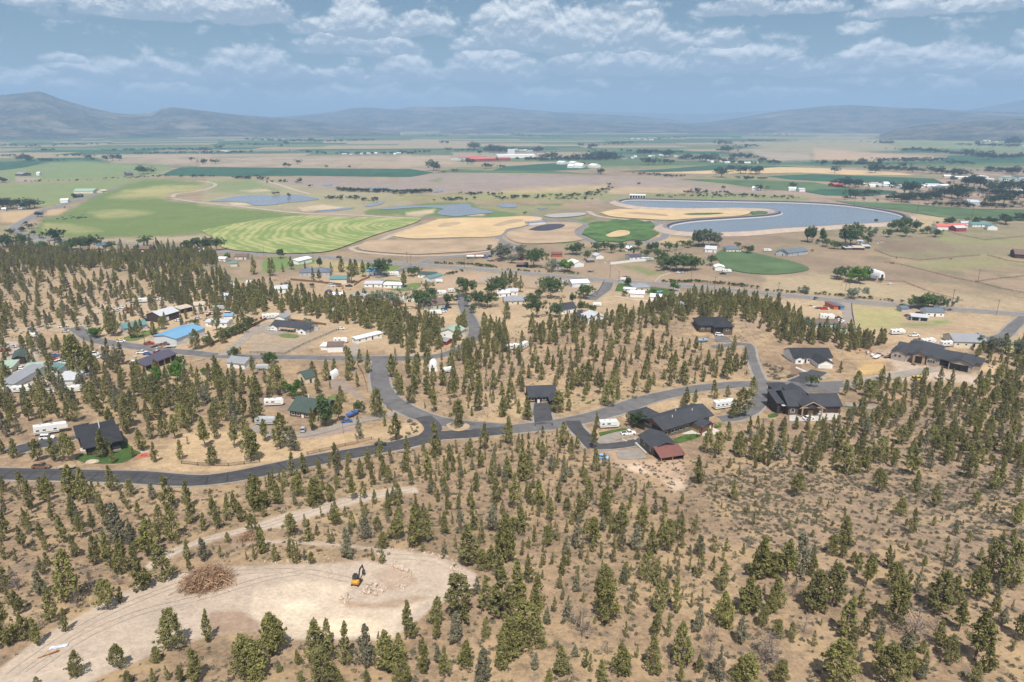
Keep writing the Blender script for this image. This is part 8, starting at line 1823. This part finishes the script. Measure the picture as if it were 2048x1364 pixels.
def individuals(lst,name,noun,cat,group):
    sizes = sorted(q['h'] for q in lst)
    lo,hi = sizes[len(sizes) // 3],sizes[2 * len(sizes) // 3]
    buckets = {}
    for q in lst:
        plant_tree(q,rg,name,noun,cat,group)
        i,w_,d = where(q['px'],q['py'])
        key = (('large' if q['h'] > hi else 'small' if q['h'] < lo else 'middling') + ' ' + WORD[q['k']],w_,i)
        buckets.setdefault(key,[]).append((d,q))
    for (desc,w_,i),qs in buckets.items():
        qs.sort(key=lambda a: a[0])
        for k,(d,q) in enumerate(qs):
            q['o']['label'] = '%s %s %s %s' % (desc,noun,w_,LAND[i][0]) if len(qs) == 1 else '%s %s %s such %s %s' % (ORD[min(k,19)],desc.split()[0],' '.join(desc.split()[1:]),noun,w_ + ' ' + LAND[i][0])
            q['o']['label'] = q['o']['label'].replace(' such ',' ')
individuals(JUN[:300],'juniper_tree','juniper','tree','junipers on the slopes')
individuals(BRO[:300],'broadleaf_tree','leafy tree','tree','broad-leaved trees of the valley')

def scatter(name,label,items,variants):
    """one object of 'stuff': points that carry copies of the given parts. variants: list of lists of source objects"""
    me = bpy.data.meshes.new(name)
    me.from_pydata([tuple(q['p']) for q in items],[],[])
    for nm,ty,vals,key in (('vi','INT',[q['vi'] for q in items],'value'),('rz','FLOAT',[q['r'] for q in items],'value'),('sw','FLOAT',[q['h'] * q['w'] for q in items],'value'),('sh','FLOAT',[q['h'] for q in items],'value')):
        me.attributes.new(nm,ty,'POINT').data.foreach_set(key,vals)
    o = bpy.data.objects.new(name,me); COL.objects.link(o)
    ng = bpy.data.node_groups.new(name,'GeometryNodeTree')
    ng.interface.new_socket('Geometry',in_out='INPUT',socket_type='NodeSocketGeometry'); ng.interface.new_socket('Geometry',in_out='OUTPUT',socket_type='NodeSocketGeometry')
    N = ng.nodes; L = ng.links
    gi = N.new('NodeGroupInput'); go = N.new('NodeGroupOutput')
    allj = N.new('GeometryNodeJoinGeometry')
    for srcs in reversed(variants):
        j = N.new('GeometryNodeJoinGeometry')
        for s_ in srcs:
            oi = N.new('GeometryNodeObjectInfo'); oi.inputs['Object'].default_value = s_; oi.transform_space = 'ORIGINAL'
            L.new(oi.outputs['Geometry'],j.inputs[0])
        g2 = N.new('GeometryNodeGeometryToInstance'); L.new(j.outputs[0],g2.inputs[0]); L.new(g2.outputs[0],allj.inputs[0])
    ip = N.new('GeometryNodeInstanceOnPoints'); ip.inputs['Pick Instance'].default_value = True
    def attr(nm,ty):
        a = N.new('GeometryNodeInputNamedAttribute'); a.data_type = ty; a.inputs['Name'].default_value = nm
        return [s_ for s_ in a.outputs if s_.enabled and s_.name == 'Attribute'][0]
    L.new(gi.outputs[0],ip.inputs['Points']); L.new(allj.outputs[0],ip.inputs['Instance'])
    L.new(attr('vi','INT'),ip.inputs['Instance Index'])
    cx = N.new('ShaderNodeCombineXYZ'); L.new(attr('rz','FLOAT'),cx.inputs[2]); L.new(cx.outputs[0],ip.inputs['Rotation'])
    cs = N.new('ShaderNodeCombineXYZ'); L.new(attr('sw','FLOAT'),cs.inputs[0]); L.new(attr('sw','FLOAT'),cs.inputs[1]); L.new(attr('sh','FLOAT'),cs.inputs[2]); L.new(cs.outputs[0],ip.inputs['Scale'])
    L.new(ip.outputs[0],go.inputs[0])
    md = o.modifiers.new('scatter','NODES'); md.node_group = ng
    return struct(o,label,'stuff')
def rest(lst,done,name,label):
    src = {}; order = []
    for q in done:
        k = (q['k'],q['v'])
        if k not in src: src[k] = len(order); order.append([q['c'],q['tr']])
    kinds = {}
    for k in src: kinds.setdefault(k[0],[]).append(src[k])
    items = []
    for q in lst:
        k = (q['k'],q['v'])
        q['vi'] = src.get(k,(kinds.get(q['k']) or [0])[0]); items.append(q)
    return scatter(name,label,items,order)
rest(JUN[300:],JUN[:300],'juniper_woodland','many smaller and farther junipers covering the slopes')
rest(BRO[300:],BRO[:300],'distant_trees','small hedgerow trees and bushes of the far valley')
# ------------------------------------------------------------------ sagebrush
SH = [('sagebrush',shrub(700 + i,M_SAGE)) for i in range(3)]
SHG = [('green_shrub',shrub(720 + i,M_BRIGHT)) for i in range(2)]
src = []
for i,(tf,x,y,h,lab) in enumerate([(tC,620,440,1.4,'rounded grey sagebrush on the tan bank above the road'),(tC,1060,460,1.5,'pale grey sagebrush at the road edge above the big house'),(tC,1460,355,1.4,'flat grey sagebrush below the wooded slope')]):
    g = G(*tf(x,y)); o = bpy.data.objects.new('sagebrush',SH[i][1]); COL.objects.link(o); o.location = g; o.scale = (h * 1.5,h * 1.5,h); tag(o,lab,'shrub','sagebrush'); src.append([o])
items = []
def shrubs(poly,n,lo,hi,seed,thr=None):
    rg = np.random.default_rng(seed); W = [G(*p) for p in poly]
    X = rg.uniform(min(p.x for p in W),max(p.x for p in W),n * 3); Y = rg.uniform(min(p.y for p in W),max(p.y for p in W),n * 3)
    Z = hgt_at(X,Y); PX,PY,D = proj(X,Y,Z); ok = inpoly(PX,PY,poly)
    for kp in KEEP[:3]: ok &= ~inpoly(PX,PY,kp)
    if thr: ok &= fbm(X / 22,Y / 22,seed,3) > thr
    c_ = 0
    for i in np.where(ok)[0]:
        if c_ >= n: break
        if blocked(X[i],Y[i]): continue
        items.append(dict(p=Vector((X[i],Y[i],Z[i] - .05)),vi=int(rg.integers(3)),r=float(rg.uniform(0,6.28)),h=float(rg.uniform(lo,hi)),w=float(rg.uniform(1.1,1.9)))); c_ += 1
shrubs([(-60,970),(440,975),(860,880),(1110,862),(1240,930),(1480,900),(2110,760),(2110,1390),(-60,1390)],6500,.22,.8,1)
shrubs([(1400,960),(1560,930),(2048,950),(2048,1100),(1500,1100)],1300,.3,.9,2,.5)
shrubs([(860,680),(1350,600),(1500,650),(1520,760),(1250,800),(860,850)],900,.3,.8,3)
shrubs([(0,540),(440,560),(440,640),(0,680)],500,.4,1.0,4)
shrubs([(1255,600),(1255,601),(1256,600)],0,1,1,5)
shrubs([tB(1230,600),tB(1320,620),tB(1410,700),tB(1380,760),tB(1200,780),tB(1260,700)],60,.5,1.0,6)
shrubs([u4(0,1130),u4(150,1160),u4(150,1260),u4(0,1250)],40,.6,1.3,7)
shrubs([u4(180,1230),u4(300,1215),u4(300,1245),u4(190,1250)],30,.6,1.2,8)
scatter('sagebrush_cover','countless low grey sagebrush and grass tufts on the dry ground',items,src)
src = []
for i,(tf,x,y,h,lab) in enumerate([(tC,660,480,1.3,'left one of the low green shrubs beside the low charcoal house'),(tC,930,470,1.2,'green shrub low on the bank right of the broad juniper'),(tC,1010,450,1.1,'small green shrub on the bank above the road bend'),(tC,700,500,1.2,'middle one of the low green shrubs beside the low charcoal house'),(tC,740,480,1.1,'right one of the low green shrubs beside the low charcoal house'),(tC,1490,780,1.2,'green shrub on the lawn edge before the big house'),(tC,1560,760,1.2,'green shrub by the porch steps of the big house'),(tC,1715,690,2.0,'taller green shrub at the right end of the big house'),(tC,1365,815,1.0,'low green shrub left on the big house lawn edge')]):
    g = G(*tf(x,y)); o = bpy.data.objects.new('green_shrub',SHG[i % 2][1]); COL.objects.link(o); o.location = g; o.scale = (h * 1.4,h * 1.4,h); tag(o,lab,'shrub','green garden shrubs')
